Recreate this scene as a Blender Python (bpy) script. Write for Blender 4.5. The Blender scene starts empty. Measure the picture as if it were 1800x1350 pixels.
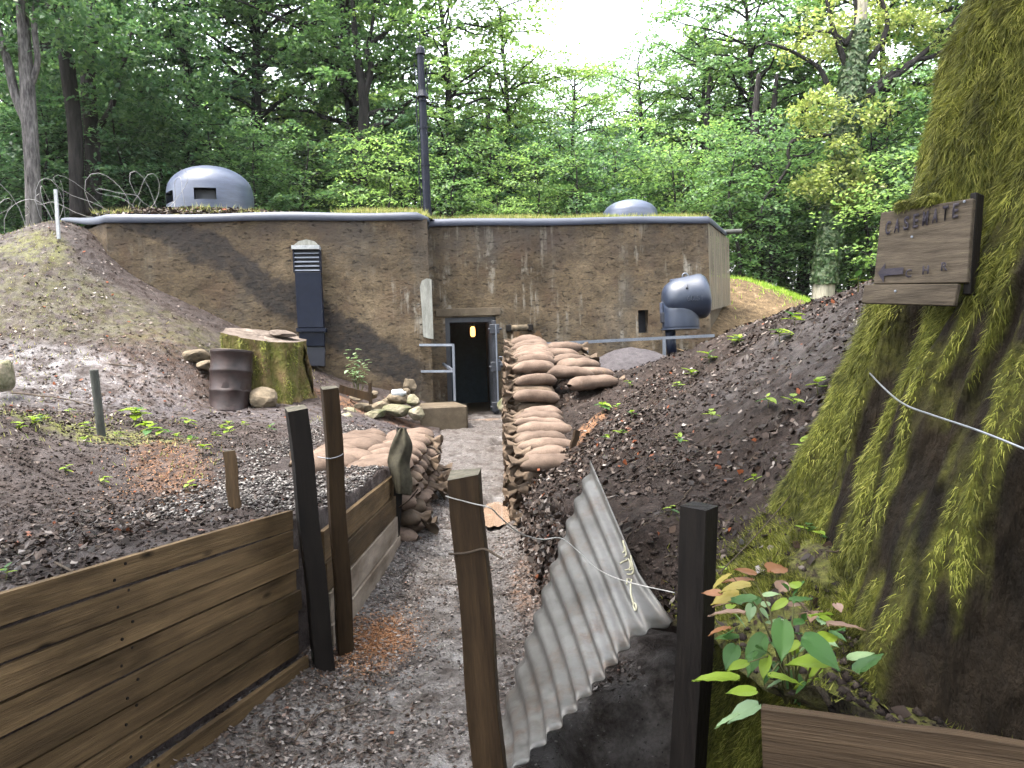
import bpy, bmesh, math, random
import numpy as np
from mathutils import Vector, Matrix, Euler

# ------------------------------------------------------------------ camera, sky, sun, exposure
SC = bpy.context.scene
COL = SC.collection
R = math.radians
EYE = Vector((0.0, 0.0, 1.6))
FPX = 1350.0                      # focal length in photograph pixels (1800 wide)
PITCH, ROLL = R(1.485), R(1.9)
CAMR = (Euler((math.pi / 2 - PITCH, 0, 0)).to_matrix() @ Matrix.Rotation(-ROLL, 3, 'Z'))
cam_d = bpy.data.cameras.new('camera')
cam_d.sensor_width = 36.0
cam_d.lens = 36.0 * FPX / 1800.0
cam_d.clip_start, cam_d.clip_end = 0.05, 5000.0
cam = bpy.data.objects.new('camera', cam_d)
COL.objects.link(cam)
cam.matrix_world = Matrix.Translation(EYE) @ CAMR.to_4x4()
SC.camera = cam

SUN_EL, SUN_AZ = R(70), R(-112)     # azimuth from +Y (view direction) towards +X (right)
world = bpy.data.worlds.new('World')
SC.world = world
world.use_nodes = True
wn = world.node_tree
for n in list(wn.nodes): wn.nodes.remove(n)
w_out = wn.nodes.new('ShaderNodeOutputWorld')
w_bg = wn.nodes.new('ShaderNodeBackground')
w_hs = wn.nodes.new('ShaderNodeHueSaturation')
w_sky = wn.nodes.new('ShaderNodeTexSky')
w_sky.sky_type = 'NISHITA'
w_sky.sun_disc = False
w_sky.sun_elevation = SUN_EL
w_sky.sun_rotation = SUN_AZ
w_sky.dust_density = 4.0
w_sky.air_density = 1.3
w_sky.ozone_density = 1.0
w_hs.inputs['Saturation'].default_value = 0.32      # thin bright overcast: the blue is mostly washed out
w_bg.inputs['Strength'].default_value = 0.15
wn.links.new(w_sky.outputs[0], w_hs.inputs['Color'])
wn.links.new(w_hs.outputs[0], w_bg.inputs['Color'])
wn.links.new(w_bg.outputs[0], w_out.inputs['Surface'])

sun_d = bpy.data.lights.new('sun', 'SUN')
sun_d.energy = 1.25
sun_d.angle = R(14)
sun_d.color = (1.0, 0.95, 0.86)
sun = bpy.data.objects.new('sun', sun_d)
COL.objects.link(sun)
_sd = Vector((math.sin(SUN_AZ) * math.cos(SUN_EL), math.cos(SUN_AZ) * math.cos(SUN_EL), math.sin(SUN_EL)))
sun.rotation_euler = _sd.to_track_quat('Z', 'Y').to_euler()
sun.location = (20, 20, 40)

SC.view_settings.view_transform = 'Standard'
SC.view_settings.look = 'None'
SC.view_settings.exposure = 3.1
SC.view_settings.gamma = 1.0
SC.view_settings.use_curve_mapping = False
SC.render.engine = 'CYCLES'
cy = SC.cycles
cy.use_denoising = True
cy.use_adaptive_sampling = True; cy.adaptive_threshold = 0.015
cy.max_bounces = 6; cy.diffuse_bounces = 3; cy.glossy_bounces = 2
cy.transmission_bounces = 3; cy.transparent_max_bounces = 4
cy.caustics_reflective = False; cy.caustics_refractive = False

# ------------------------------------------------------------------ helpers: pixels to points
def ray(px, py):
    return CAMR @ Vector(((px - 900.0) / FPX, (675.0 - py) / FPX, -1.0))
def P(px, py, Y):
    d = ray(px, py); return EYE + d * (Y / d.y)
def PZ(px, py, z):
    d = ray(px, py); return EYE + d * ((z - EYE.z) / d.z)
def PP(px, py, p0, n):
    d = ray(px, py); return EYE + d * ((p0 - EYE).dot(n) / d.dot(n))

# ------------------------------------------------------------------ helpers: noise in numpy
def _hash(i, j, k):
    h = (i * 374761393 + j * 668265263 + k * 2147483647 * 3 + 1274126177) & 0xffffffff
    h = ((h ^ (h >> 13)) * 1274126177) & 0xffffffff
    h = ((h ^ (h >> 16)) * 2246822519) & 0xffffffff
    return ((h ^ (h >> 15)) & 0xffffff) / float(0xffffff)
def vnoise(x, y, z):
    x = np.asarray(x, float); y = np.asarray(y, float) + 0 * x; z = np.asarray(z, float) + 0 * x
    i, j, k = np.floor(x), np.floor(y), np.floor(z)
    fx, fy, fz = x - i, y - j, z - k
    i, j, k = i.astype(np.int64), j.astype(np.int64), k.astype(np.int64)
    fx, fy, fz = [f * f * (3 - 2 * f) for f in (fx, fy, fz)]
    def c(a, b, d): return _hash(i + a, j + b, k + d)
    x00 = c(0,0,0)*(1-fx)+c(1,0,0)*fx; x10 = c(0,1,0)*(1-fx)+c(1,1,0)*fx
    x01 = c(0,0,1)*(1-fx)+c(1,0,1)*fx; x11 = c(0,1,1)*(1-fx)+c(1,1,1)*fx
    return ((x00*(1-fy)+x10*fy)*(1-fz)+(x01*(1-fy)+x11*fy)*fz) * 2 - 1
def fbm(x, y, z=0.0, o=4, g=0.5):
    s, a, f = 0.0, 1.0, 1.0
    for q in range(o):
        s = s + a * vnoise(np.asarray(x) * f + 17.3 * q, np.asarray(y) * f - 9.1 * q, np.asarray(z) * f + 3.7 * q)
        a *= g; f *= 2.03
    return s

# ------------------------------------------------------------------ helpers: meshes
def link(o, parent=None):
    COL.objects.link(o)
    if parent is not None: o.parent = parent
    return o
def np_mesh(name, verts, quads=None, tris=None, smooth=False):
    me = bpy.data.meshes.new(name)
    verts = np.asarray(verts, np.float32).reshape(-1, 3)
    loops, starts, tot, n = [], [], [], 0
    for arr, k in ((quads, 4), (tris, 3)):
        if arr is None or len(arr) == 0: continue
        arr = np.asarray(arr, np.int32).reshape(-1, k)
        loops.append(arr.ravel()); starts.append(n + np.arange(len(arr)) * k); tot.append(np.full(len(arr), k))
        n += arr.size
    loops = np.concatenate(loops); starts = np.concatenate(starts); tot = np.concatenate(tot)
    me.vertices.add(len(verts)); me.vertices.foreach_set('co', verts.ravel())
    me.loops.add(len(loops)); me.loops.foreach_set('vertex_index', loops.astype(np.int32))
    me.polygons.add(len(starts)); me.polygons.foreach_set('loop_start', starts.astype(np.int32))
    me.polygons.foreach_set('loop_total', tot.astype(np.int32))
    if smooth: me.polygons.foreach_set('use_smooth', np.ones(len(starts), bool))
    me.update(calc_edges=True); me.validate()
    return me
class MB:
    """collects faces of ONE part and links them as one mesh object"""
    def __init__(s): s.v, s.f = [], []
    def add(s, v, f):
        b = len(s.v); s.v += [tuple(q) for q in v]; s.f += [tuple(b + i for i in q) for q in f]; return s
    def box(s, c, size, M=None, taper=1.0):
        hx, hy, hz = [q / 2 for q in size]
        v = [Vector((x * (taper if z > 0 else 1), y * (taper if z > 0 else 1), z)) for z in (-hz, hz) for x, y in ((-hx, -hy), (hx, -hy), (hx, hy), (-hx, hy))]
        if M is not None: v = [M @ q for q in v]
        v = [q + Vector(c) for q in v]
        return s.add(v, [(3,2,1,0),(4,5,6,7),(0,1,5,4),(1,2,6,5),(2,3,7,6),(3,0,4,7)])
    def tube(s, pts, rad, n=8, cap=True, squash=1.0):
        pts = [Vector(p) for p in pts]
        if not hasattr(rad, '__len__'): rad = [rad] * len(pts)
        up = None; rings = []
        for i, p in enumerate(pts):
            t = (pts[min(i+1, len(pts)-1)] - pts[max(i-1, 0)])
            t = t.normalized() if t.length > 1e-9 else Vector((0,0,1))
            if up is None:
                up = t.orthogonal().normalized()
            up = (up - t * up.dot(t)); up = up.normalized() if up.length > 1e-6 else t.orthogonal().normalized()
            w = t.cross(up)
            rings.append([p + (up * math.cos(a) + w * math.sin(a) * squash) * rad[i] for a in [2*math.pi*k/n for k in range(n)]])
        v = [q for r in rings for q in r]; f = []
        for i in range(len(rings)-1):
            for k in range(n):
                a, b = i*n+k, i*n+(k+1) % n
                f.append((a, b, b+n, a+n))
        if cap:
            f.append(tuple(range(n-1, -1, -1))); f.append(tuple(range((len(rings)-1)*n, len(rings)*n)))
        return s.add(v, f)
    def lathe(s, prof, n=24, c=(0,0,0), M=None):
        v = []; f = []
        for r, z in prof:
            for k in range(n):
                a = 2*math.pi*k/n; q = Vector((r*math.cos(a), r*math.sin(a), z))
                if M is not None: q = M @ q
                v.append(q + Vector(c))
        for i in range(len(prof)-1):
            for k in range(n):
                a, b = i*n+k, i*n+(k+1) % n; f.append((a, b, b+n, a+n))
        f.append(tuple(range(n-1, -1, -1))); f.append(tuple(range((len(prof)-1)*n, len(prof)*n)))
        return s.add(v, f)
    def grid(s, G):
        """G[i][j] points"""
        m, n = len(G), len(G[0]); v = [q for r in G for q in r]; f = []
        for i in range(m-1):
            for j in range(n-1): f.append((i*n+j, i*n+j+1, (i+1)*n+j+1, (i+1)*n+j))
        return s.add(v, f)
    def build(s, name, mat, parent=None, smooth=False, bevel=0.0, matrix=None):
        me = bpy.data.meshes.new(name); me.from_pydata([tuple(q) for q in s.v], [], s.f)
        bm = bmesh.new(); bm.from_mesh(me)
        bmesh.ops.recalc_face_normals(bm, faces=bm.faces)
        if bevel > 0:
            bmesh.ops.bevel(bm, geom=list(bm.edges), offset=bevel, segments=1, affect='EDGES', clamp_overlap=True)
        bm.to_mesh(me); bm.free()
        if smooth:
            for p in me.polygons: p.use_smooth = True
        if mat is not None: me.materials.append(mat)
        o = link(bpy.data.objects.new(name, me), parent)
        if matrix is not None: o.matrix_local = matrix
        return o
def nth(n):
    return f"{n}{'th' if 10 < n % 100 < 14 else {1: 'st', 2: 'nd', 3: 'rd'}.get(n % 10, 'th')}"
def tag(o, label=None, cat=None, group=None, kind=None):
    if label: o['label'] = label
    if cat: o['category'] = cat
    if group: o['group'] = group
    if kind: o['kind'] = kind
    return o
def empty(name, loc=(0,0,0), rz=0.0):
    o = bpy.data.objects.new(name, None); o.empty_display_size = 0.1
    link(o); o.location = loc; o.rotation_euler = (0, 0, rz); return o
def copy_tree(o, parent=None):
    c = o.copy(); link(c, parent)
    for ch in o.children: copy_tree(ch, c)
    return c
def frame_between(a, b, twist=0.0, side=None):
    """matrix with Z along a->b, origin a"""
    z = (Vector(b) - Vector(a)).normalized()
    x = (Vector(side) if side is not None else Vector((math.cos(twist), math.sin(twist), 0)))
    x = (x - z * x.dot(z)).normalized(); y = z.cross(x)
    M = Matrix((x, y, z)).transposed().to_4x4(); M.translation = Vector(a); return M

# ------------------------------------------------------------------ materials
def nodes(name):
    m = bpy.data.materials.new(name); m.use_nodes = True
    nt = m.node_tree; b = nt.nodes['Principled BSDF']; return m, nt, b
def N(nt, t, **kw):
    n = nt.nodes.new(t)
    for k, v in kw.items():
        if k in n.inputs: n.inputs[k].default_value = v
        else: setattr(n, k, v)
    return n
def ramp(nt, fac, stops):
    r = nt.nodes.new('ShaderNodeValToRGB'); el = r.color_ramp.elements
    while len(el) < len(stops): el.new(0.5)
    for e, (p, c) in zip(el, stops):
        e.position = p; e.color = (c[0], c[1], c[2], 1) if hasattr(c, '__len__') else (c, c, c, 1)
    nt.links.new(fac, r.inputs[0]); return r.outputs[0]
def mixc(nt, fac, a, b, mode='MIX'):
    m = nt.nodes.new('ShaderNodeMix'); m.data_type = 'RGBA'; m.blend_type = mode
    for s, v in ((m.inputs[0], fac), (m.inputs[6], a), (m.inputs[7], b)):
        if isinstance(v, (int, float)): s.default_value = v
        elif isinstance(v, (tuple, list)): s.default_value = (v[0], v[1], v[2], 1)
        else: nt.links.new(v, s)
    return m.outputs[2]
def mth(nt, op, a, b=0.0, clamp=False):
    m = nt.nodes.new('ShaderNodeMath'); m.operation = op; m.use_clamp = clamp
    for s, v in ((m.inputs[0], a), (m.inputs[1], b)):
        if isinstance(v, (int, float)): s.default_value = v
        else: nt.links.new(v, s)
    return m.outputs[0]
def coords(nt, scale=(1,1,1), rand=True, kind='Object', rot=(0,0,0)):
    tc = nt.nodes.new('ShaderNodeTexCoord'); mp = nt.nodes.new('ShaderNodeMapping')
    mp.inputs['Scale'].default_value = scale; mp.inputs['Rotation'].default_value = rot
    nt.links.new(tc.outputs[kind], mp.inputs[0])
    if rand:
        oi = nt.nodes.new('ShaderNodeObjectInfo'); v = nt.nodes.new('ShaderNodeVectorMath'); v.operation = 'SCALE'
        v.inputs[0].default_value = (37.0, 61.0, 23.0); nt.links.new(oi.outputs['Random'], v.inputs['Scale'])
        nt.links.new(v.outputs[0], mp.inputs['Location'])
    return mp.outputs[0]
def noise(nt, vec, scale, detail=4.0, rough=0.6, dist=0.0):
    n = nt.nodes.new('ShaderNodeTexNoise'); n.inputs['Scale'].default_value = scale
    n.inputs['Detail'].default_value = detail; n.inputs['Roughness'].default_value = rough
    n.inputs['Distortion'].default_value = dist; nt.links.new(vec, n.inputs['Vector']); return n.outputs[0]
def bump(nt, b, h, strength=0.5, dist=0.02, prev=None):
    n = nt.nodes.new('ShaderNodeBump'); n.inputs['Strength'].default_value = strength
    n.inputs['Distance'].default_value = dist; nt.links.new(h, n.inputs['Height'])
    if prev is not None: nt.links.new(prev, n.inputs['Normal'])
    nt.links.new(n.outputs[0], b.inputs['Normal']); return n.outputs[0]
def simple(name, c0, c1, scale=6.0, stretch=(1,1,1), rough=(0.6, 0.9), bmp=0.4, bd=0.01, metal=0.0, spec=0.5, fine=None, var=0.0):
    m, nt, b = nodes(name)
    v = coords(nt, stretch)
    n1 = noise(nt, v, scale, 6, 0.65)
    col = ramp(nt, n1, [(0.3, c0), (0.7, c1)])
    n2 = noise(nt, v, (fine or scale * 6), 4, 0.6)
    col = mixc(nt, 0.35, col, mixc(nt, 1.0, col, ramp(nt, n2, [(0.3, 0.45), (0.7, 1.5)]), 'MULTIPLY'))
    if var:
        oi = nt.nodes.new('ShaderNodeObjectInfo')
        col = mixc(nt, 1.0, col, ramp(nt, oi.outputs['Random'], [(0, 1 - var), (1, 1 + var)]), 'MULTIPLY')
    nt.links.new(col, b.inputs['Base Color'])
    nt.links.new(ramp(nt, n2, [(0.25, rough[0]), (0.75, rough[1])]), b.inputs['Roughness'])
    b.inputs['Metallic'].default_value = metal
    b.inputs['Specular IOR Level'].default_value = spec if rough[0] < .45 else spec * .22
    if bmp:
        h = mth(nt, 'ADD', n1, n2); bump(nt, b, h, bmp, bd)
    return m
def leaf_mat(name, stops, rough=0.45, trans=0.35, tint=0.15):
    m, nt, b = nodes(name)
    g = nt.nodes.new('ShaderNodeNewGeometry'); oi = nt.nodes.new('ShaderNodeObjectInfo')
    col = ramp(nt, g.outputs['Random Per Island'], stops)
    if tint:
        col = mixc(nt, 1.0, col, ramp(nt, oi.outputs['Random'], [(0, (1 - tint, 1 - tint, 1 - tint)), (0.5, (1, 1, 1)), (1, (1 + 1.6 * tint, 1 + tint, 1))]), 'MULTIPLY')
    nt.links.new(col, b.inputs['Base Color']); b.inputs['Roughness'].default_value = rough
    b.inputs['Specular IOR Level'].default_value = 0.22 if trans else 0.12
    if trans:
        t = nt.nodes.new('ShaderNodeBsdfTranslucent')
        nt.links.new(mixc(nt, 1.0, col, (1.2, 1.24, 0.9), 'MULTIPLY'), t.inputs['Color'])
        mx = nt.nodes.new('ShaderNodeMixShader'); mx.inputs[0].default_value = trans
        nt.links.new(b.outputs[0], mx.inputs[1]); nt.links.new(t.outputs[0], mx.inputs[2])
        nt.links.new(mx.outputs[0], nt.nodes['Material Output'].inputs['Surface'])
    return m

MT = {}
def soil_mat(name, dark, mid, pale, wetc, wet_rough=0.16):
    """earth: colour grain plus the 'wet' and 'chips' attributes (wet mud, orange wood chippings)"""
    m, nt, b = nodes(name)
    v = coords(nt, (1,1,1), rand=False)
    big = noise(nt, v, 1.1, 4, 0.6); med = noise(nt, v, 9, 5, 0.7); fin = noise(nt, v, 55, 4, 0.7)
    col = ramp(nt, med, [(0.28, dark), (0.55, mid), (0.78, pale)])
    col = mixc(nt, 0.7, col, mixc(nt, 1.0, col, ramp(nt, fin, [(0.3, 0.4), (0.7, 1.7)]), 'MULTIPLY'))
    col = mixc(nt, 0.6, col, mixc(nt, 1.0, col, ramp(nt, big, [(0.3, 0.6), (0.7, 1.35)]), 'MULTIPLY'))
    at = N(nt, 'ShaderNodeAttribute', attribute_name='wet'); ac = N(nt, 'ShaderNodeAttribute', attribute_name='chips'); ag = N(nt, 'ShaderNodeAttribute', attribute_name='green')
    w = mth(nt, 'MULTIPLY', at.outputs['Fac'], ramp(nt, noise(nt, v, 4.5, 5, 0.65), [(0.38, 0.15), (0.6, 1.0)]), True)
    col = mixc(nt, w, col, mixc(nt, 0.6, wetc, mixc(nt, 1.0, wetc, ramp(nt, fin, [(0.3, 0.5), (0.7, 1.4)]), 'MULTIPLY')))
    ch = mth(nt, 'MULTIPLY', ac.outputs['Fac'], ramp(nt, noise(nt, v, 16, 5, 0.75), [(0.42, 0.0), (0.56, 1.0)]), True)
    col = mixc(nt, ch, col, ramp(nt, fin, [(0.3, (0.10, 0.045, 0.02)), (0.7, (0.25, 0.135, 0.075))]))
    gr = mth(nt, 'MULTIPLY', ag.outputs['Fac'], ramp(nt, noise(nt, v, 7, 5, 0.75), [(0.40, 0.0), (0.60, 1.0)]), True)
    col = mixc(nt, gr, col, ramp(nt, fin, [(0.3, (0.075, 0.085, 0.018)), (0.7, (0.17, 0.17, 0.045))]))
    nt.links.new(col, b.inputs['Base Color'])
    rr = ramp(nt, fin, [(0.3, 0.55), (0.75, 0.95)])
    rw = ramp(nt, noise(nt, v, 20, 3, 0.6), [(0.35, wet_rough), (0.7, 0.5)])
    rmix = nt.nodes.new('ShaderNodeMix'); nt.links.new(w, rmix.inputs[0]); nt.links.new(rr, rmix.inputs[2]); nt.links.new(rw, rmix.inputs[3])
    nt.links.new(rmix.outputs[0], b.inputs['Roughness'])
    nt.links.new(mth(nt, 'ADD', mth(nt, 'MULTIPLY', w, 0.45), 0.06), b.inputs['Specular IOR Level'])
    h = mth(nt, 'ADD', mth(nt, 'MULTIPLY', med, 1.4), mth(nt, 'MULTIPLY', fin, 0.7))
    h = mth(nt, 'MULTIPLY', h, mth(nt, 'SUBTRACT', 1.0, mth(nt, 'MULTIPLY', w, 0.8))); bump(nt, b, h, 0.85, 0.035)
    return m
MT['soil'] = soil_mat('soil', (0.008, 0.0055, 0.0045), (0.022, 0.0155, 0.0125), (0.050, 0.036, 0.030), (0.034, 0.028, 0.028), 0.32)
MT['soil_left'] = soil_mat('soil_pale', (0.012, 0.0085, 0.007), (0.033, 0.024, 0.0205), (0.075, 0.058, 0.051), (0.050, 0.042, 0.044), 0.12)
MT['mud'] = soil_mat('trench_mud', (0.017, 0.0128, 0.0105), (0.050, 0.040, 0.0345), (0.145, 0.126, 0.112), (0.088, 0.078, 0.073), 0.05)
MT['forest_floor'] = soil_mat('forest_soil', (0.03, 0.02, 0.012), (0.10, 0.07, 0.04), (0.22, 0.16, 0.10), (0.05, 0.05, 0.05), 0.5)
MT['puddle'] = simple('muddy_water', (0.17, 0.115, 0.08), (0.23, 0.16, 0.115), 3, rough=(0.03, 0.08), bmp=0.05, bd=0.002)
MT['plank'] = simple('weathered_plank', (0.052, 0.033, 0.0165), (0.125, 0.082, 0.042), 3.2, (0.45, 12, 12), (0.5, 0.8), 0.6, 0.006, fine=17, var=0.3)
def add_knots(m):
    nt = m.node_tree; b = nt.nodes['Principled BSDF']
    v = coords(nt, (2.4, 0.02, 6.5)); vo = nt.nodes.new('ShaderNodeTexVoronoi'); vo.inputs['Scale'].default_value = 1.0
    nt.links.new(v, vo.inputs['Vector'])
    k = ramp(nt, vo.outputs['Distance'], [(0.05, 0.08), (0.13, 1.0)])
    lk = b.inputs['Base Color'].links[0].from_socket
    st = ramp(nt, noise(nt, coords(nt, (0.8, 3, 3)), 1.6, 4, 0.6), [(0.32, 0.35), (0.55, 1.0)])
    nt.links.new(mixc(nt, 1.0, mixc(nt, 1.0, lk, k, 'MULTIPLY'), st, 'MULTIPLY'), b.inputs['Base Color'])
add_knots(MT['plank'])
MT['plank_dark'] = simple('dark_ridged_plank', (0.022, 0.014, 0.008), (0.060, 0.040, 0.024), 3.2, (0.3, 10, 14), (0.5, 0.8), 0.8, 0.008, fine=14)
MT['plank_pale'] = simple('muddy_plank', (0.085, 0.062, 0.042), (0.30, 0.25, 0.20), 2.6, (0.8, 3, 3), (0.5, 0.85), 0.3, 0.004, fine=20, var=0.15)
MT['post'] = simple('timber_post', (0.032, 0.020, 0.011), (0.085, 0.054, 0.029), 2.5, (9, 9, 0.6), (0.55, 0.85), 0.35, 0.004, fine=20)
MT['post_brown'] = simple('brown_post', (0.011, 0.0062, 0.003), (0.034, 0.0205, 0.010), 2.5, (9, 9, 0.6), (0.45, 0.8), 0.35, 0.004, fine=20)
MT['post_dark'] = simple('tarred_post', (0.0036, 0.0030, 0.0028), (0.0125, 0.0098, 0.0082), 3, (8, 8, 0.7), (0.45, 0.8), 0.35, 0.003, fine=24)
MT['post_grain'] = simple('sawn_end_grain', (0.06, 0.055, 0.04), (0.17, 0.15, 0.115), 8, (1, 5, 1), (0.7, 0.95), 0.4, 0.004)
MT['sign'] = simple('sign_board', (0.028, 0.022, 0.016), (0.092, 0.073, 0.053), 4, (1.2, 12, 12), (0.6, 0.9), 0.5, 0.004, fine=26)
MT['sign_paint'] = simple('faded_stencil_paint', (0.014, 0.013, 0.022), (0.050, 0.043, 0.048), 14, (1, 4, 1), (0.6, 0.8), 0.2, 0.002)
MT['bag'] = simple('sandbag_cloth', (0.060, 0.041, 0.031), (0.132, 0.095, 0.073), 4.5, (1,1,1), (0.75, 0.95), 0.30, 0.006, fine=60, var=0.16)
MT['bag_dirty'] = simple('soiled_sandbag_cloth', (0.048, 0.034, 0.023), (0.112, 0.081, 0.058), 5, (1,1,1), (0.7, 0.95), 0.35, 0.006, fine=60, var=0.2)
MT['rag'] = simple('camouflage_cloth', (0.012, 0.011, 0.008), (0.060, 0.053, 0.036), 9, (1,1,1), (0.8, 0.95), 0.3, 0.006, fine=50)
MT['zinc'] = simple('galvanised_sheet', (0.042, 0.038, 0.033), (0.118, 0.115, 0.109), 3.5, (1,1,1), (0.38, 0.62), 0.10, 0.002, 0.4, fine=34)
def add_rust(m):
    nt = m.node_tree; b = nt.nodes['Principled BSDF']; lk = b.inputs['Base Color'].links[0].from_socket
    v = coords(nt, (1, 1, 1)); f = mth(nt, 'MULTIPLY', ramp(nt, noise(nt, v, 5, 6, .75), [(.50, 0.0), (.66, 1.0)]), .75)
    nt.links.new(mixc(nt, f, lk, ramp(nt, noise(nt, v, 45, 4, .7), [(.3, (.030, .020, .014)), (.7, (.095, .062, .042))])), b.inputs['Base Color'])
add_rust(MT['zinc'])
MT['mark'] = simple('cream_paint', (0.26, 0.245, 0.17), (0.36, 0.34, 0.25), 9, rough=(0.5, 0.7), bmp=0.05)
MT['rust'] = simple('rusty_drum', (0.007, 0.0048, 0.0050), (0.030, 0.0150, 0.0125), 4, (1,1,1), (0.32, 0.7), 0.25, 0.004, 0.35, fine=26)
MT['blue_metal'] = simple('blue_painted_steel', (0.010, 0.0155, 0.030), (0.016, 0.023, 0.041), 2, rough=(0.32, 0.52), bmp=0.05, bd=0.003)
MT['blue_dark'] = simple('navy_painted_steel', (0.0042, 0.0062, 0.0135), (0.0072, 0.010, 0.020), 2, rough=(0.35, 0.55), bmp=0.05, bd=0.003, spec=0.15)
MT['blue_black'] = simple('black_blue_steel', (0.005, 0.006, 0.012), (0.008, 0.010, 0.018), 2, rough=(0.4, 0.6), bmp=0.05)
MT['slat'] = simple('pale_slat', (0.16, 0.18, 0.23), (0.26, 0.28, 0.33), 5, rough=(0.35, 0.55), bmp=0.05)
MT['dome'] = simple('blue_grey_dome_paint', (0.026, 0.034, 0.060), (0.048, 0.060, 0.096), 2.2, (0.6, 0.6, 4), (0.30, 0.5), 0.12, 0.006)
MT['cap'] = simple('blue_grey_cap_paint', (0.015, 0.0195, 0.034), (0.037, 0.044, 0.066), 1.6, (1,1,5), (0.42, 0.68), 0.25, 0.008, fine=26)
MT['mast'] = simple('mast_paint', (0.004, 0.005, 0.011), (0.008, 0.010, 0.019), 4, rough=(0.4, 0.6), bmp=0.1, spec=0.15)
MT['galv'] = simple('grey_rail', (0.085, 0.096, 0.118), (0.14, 0.155, 0.18), 8, rough=(0.35, 0.55), bmp=0.08, bd=0.002, metal=0.4)
MT['pipe'] = simple('grey_green_pipe', (0.035, 0.037, 0.034), (0.075, 0.076, 0.068), 6, (3,3,1), (0.5, 0.75), 0.2, 0.003)
MT['white_paint'] = simple('white_stake_paint', (0.20, 0.21, 0.215), (0.34, 0.35, 0.355), 7, rough=(0.5, 0.75), bmp=0.1, bd=0.002)
MT['steel_dark'] = simple('dark_door_steel', (0.012, 0.014, 0.020), (0.032, 0.034, 0.042), 6, rough=(0.35, 0.6), bmp=0.15, bd=0.003, metal=0.3)
MT['inner'] = simple('corridor_paint', (0.035, 0.06, 0.085), (0.05, 0.08, 0.11), 2, rough=(0.6, 0.8), bmp=0.1)
MT['inner_lit'] = simple('corridor_lit_tone', (0.25, 0.24, 0.22), (0.34, 0.33, 0.31), 2, rough=(0.6, 0.8), bmp=0.1)  # paler colour paints the right corridor wall as faintly lit
MT['step'] = simple('step_concrete', (0.052, 0.040, 0.027), (0.105, 0.083, 0.058), 3, rough=(0.6, 0.9), bmp=0.5, bd=0.01)
MT['plaster'] = simple('pale_plaster', (0.13, 0.13, 0.115), (0.24, 0.24, 0.215), 5, (3,3,0.5), (0.7, 0.9), 0.4, 0.006)
MT['rock'] = simple('limestone', (0.038, 0.031, 0.021), (0.165, 0.130, 0.090), 4, rough=(0.7, 0.95), bmp=0.7, bd=0.02, fine=18, var=0.2)
MT['rock_moss'] = simple('mossy_stone', (0.045, 0.055, 0.020), (0.19, 0.16, 0.12), 5, rough=(0.75, 0.95), bmp=0.7, bd=0.02, fine=20)
MT['stump_side'] = simple('mossy_stump_bark', (0.055, 0.066, 0.010), (0.115, 0.072, 0.040), 5.5, (1,1,0.55), (0.75, 0.95), 1.0, 0.05, fine=26)
MT['stump_top'] = simple('weathered_end_grain', (0.040, 0.030, 0.023), (0.130, 0.105, 0.088), 5, rough=(0.65, 0.9), bmp=0.5, bd=0.01)
MT['bark'] = simple('forest_bark', (0.010, 0.009, 0.0095), (0.034, 0.030, 0.029), 4, (3,3,0.5), (0.8, 0.95), 0.7, 0.04, fine=14)
MT['bark_pale'] = simple('pale_blotched_bark', (0.016, 0.014, 0.015), (0.14, 0.13, 0.125), 4.5, (3,3,0.6), (0.75, 0.95), 0.7, 0.04, fine=9)
MT['bark_oak'] = simple('pale_oak_bark', (0.20, 0.18, 0.14), (0.42, 0.385, 0.31), 3, (4,4,0.5), (0.8, 0.95), 0.8, 0.04, fine=14)
MT['bark_big'] = simple('dark_wet_bark', (0.003, 0.0022, 0.0014), (0.017, 0.0118, 0.0072), 3, (2,2,0.7), (0.7, 0.95), 0.9, 0.04, fine=16)
MT['twig'] = simple('dry_twig', (0.022, 0.016, 0.012), (0.075, 0.058, 0.042), 7, rough=(0.7, 0.95), bmp=0.3)
MT['wire'] = simple('steel_wire', (0.16, 0.15, 0.14), (0.38, 0.37, 0.35), 30, rough=(0.4, 0.65), bmp=0, metal=0.5)
MT['wire_bright'] = simple('bright_steel_wire', (0.18, 0.19, 0.21), (0.30, 0.31, 0.34), 30, rough=(0.25, 0.4), bmp=0, metal=0.6)
MT['wire_rust'] = simple('old_barbed_wire', (0.17, 0.165, 0.17), (0.34, 0.33, 0.33), 20, rough=(0.5, 0.75), bmp=0, metal=0.2)
MT['gravel'] = simple('grey_grit', (0.026, 0.022, 0.024), (0.062, 0.055, 0.057), 14, rough=(0.5, 0.85), bmp=0.8, bd=0.02, fine=60)
MT['chip'] = leaf_mat('orange_wood_chip', [(0.0, (0.12, 0.05, 0.02)), (0.5, (0.22, 0.105, 0.052)), (1.0, (0.32, 0.19, 0.11))], 0.8, 0.0, 0)
MT['litter'] = leaf_mat('dead_leaf', [(0.0, (0.008, 0.0055, 0.0045)), (0.55, (0.026, 0.0165, 0.012)), (0.80, (0.062, 0.043, 0.033)), (0.93, (0.125, 0.105, 0.092)), (0.972, (0.22, 0.195, 0.18)), (0.98, (0.12, 0.034, 0.013)), (1.0, (0.13, 0.04, 0.016))], 0.45, 0.0, 0)
MT['litter_path'] = leaf_mat('trodden_leaf', [(0.0, (0.014, 0.010, 0.009)), (0.45, (0.042, 0.028, 0.021)), (0.72, (0.080, 0.060, 0.050)), (0.92, (0.16, 0.138, 0.125)), (0.985, (0.25, 0.225, 0.21)), (1.0, (0.15, 0.05, 0.02))], 0.33, 0.0, 0)
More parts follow.
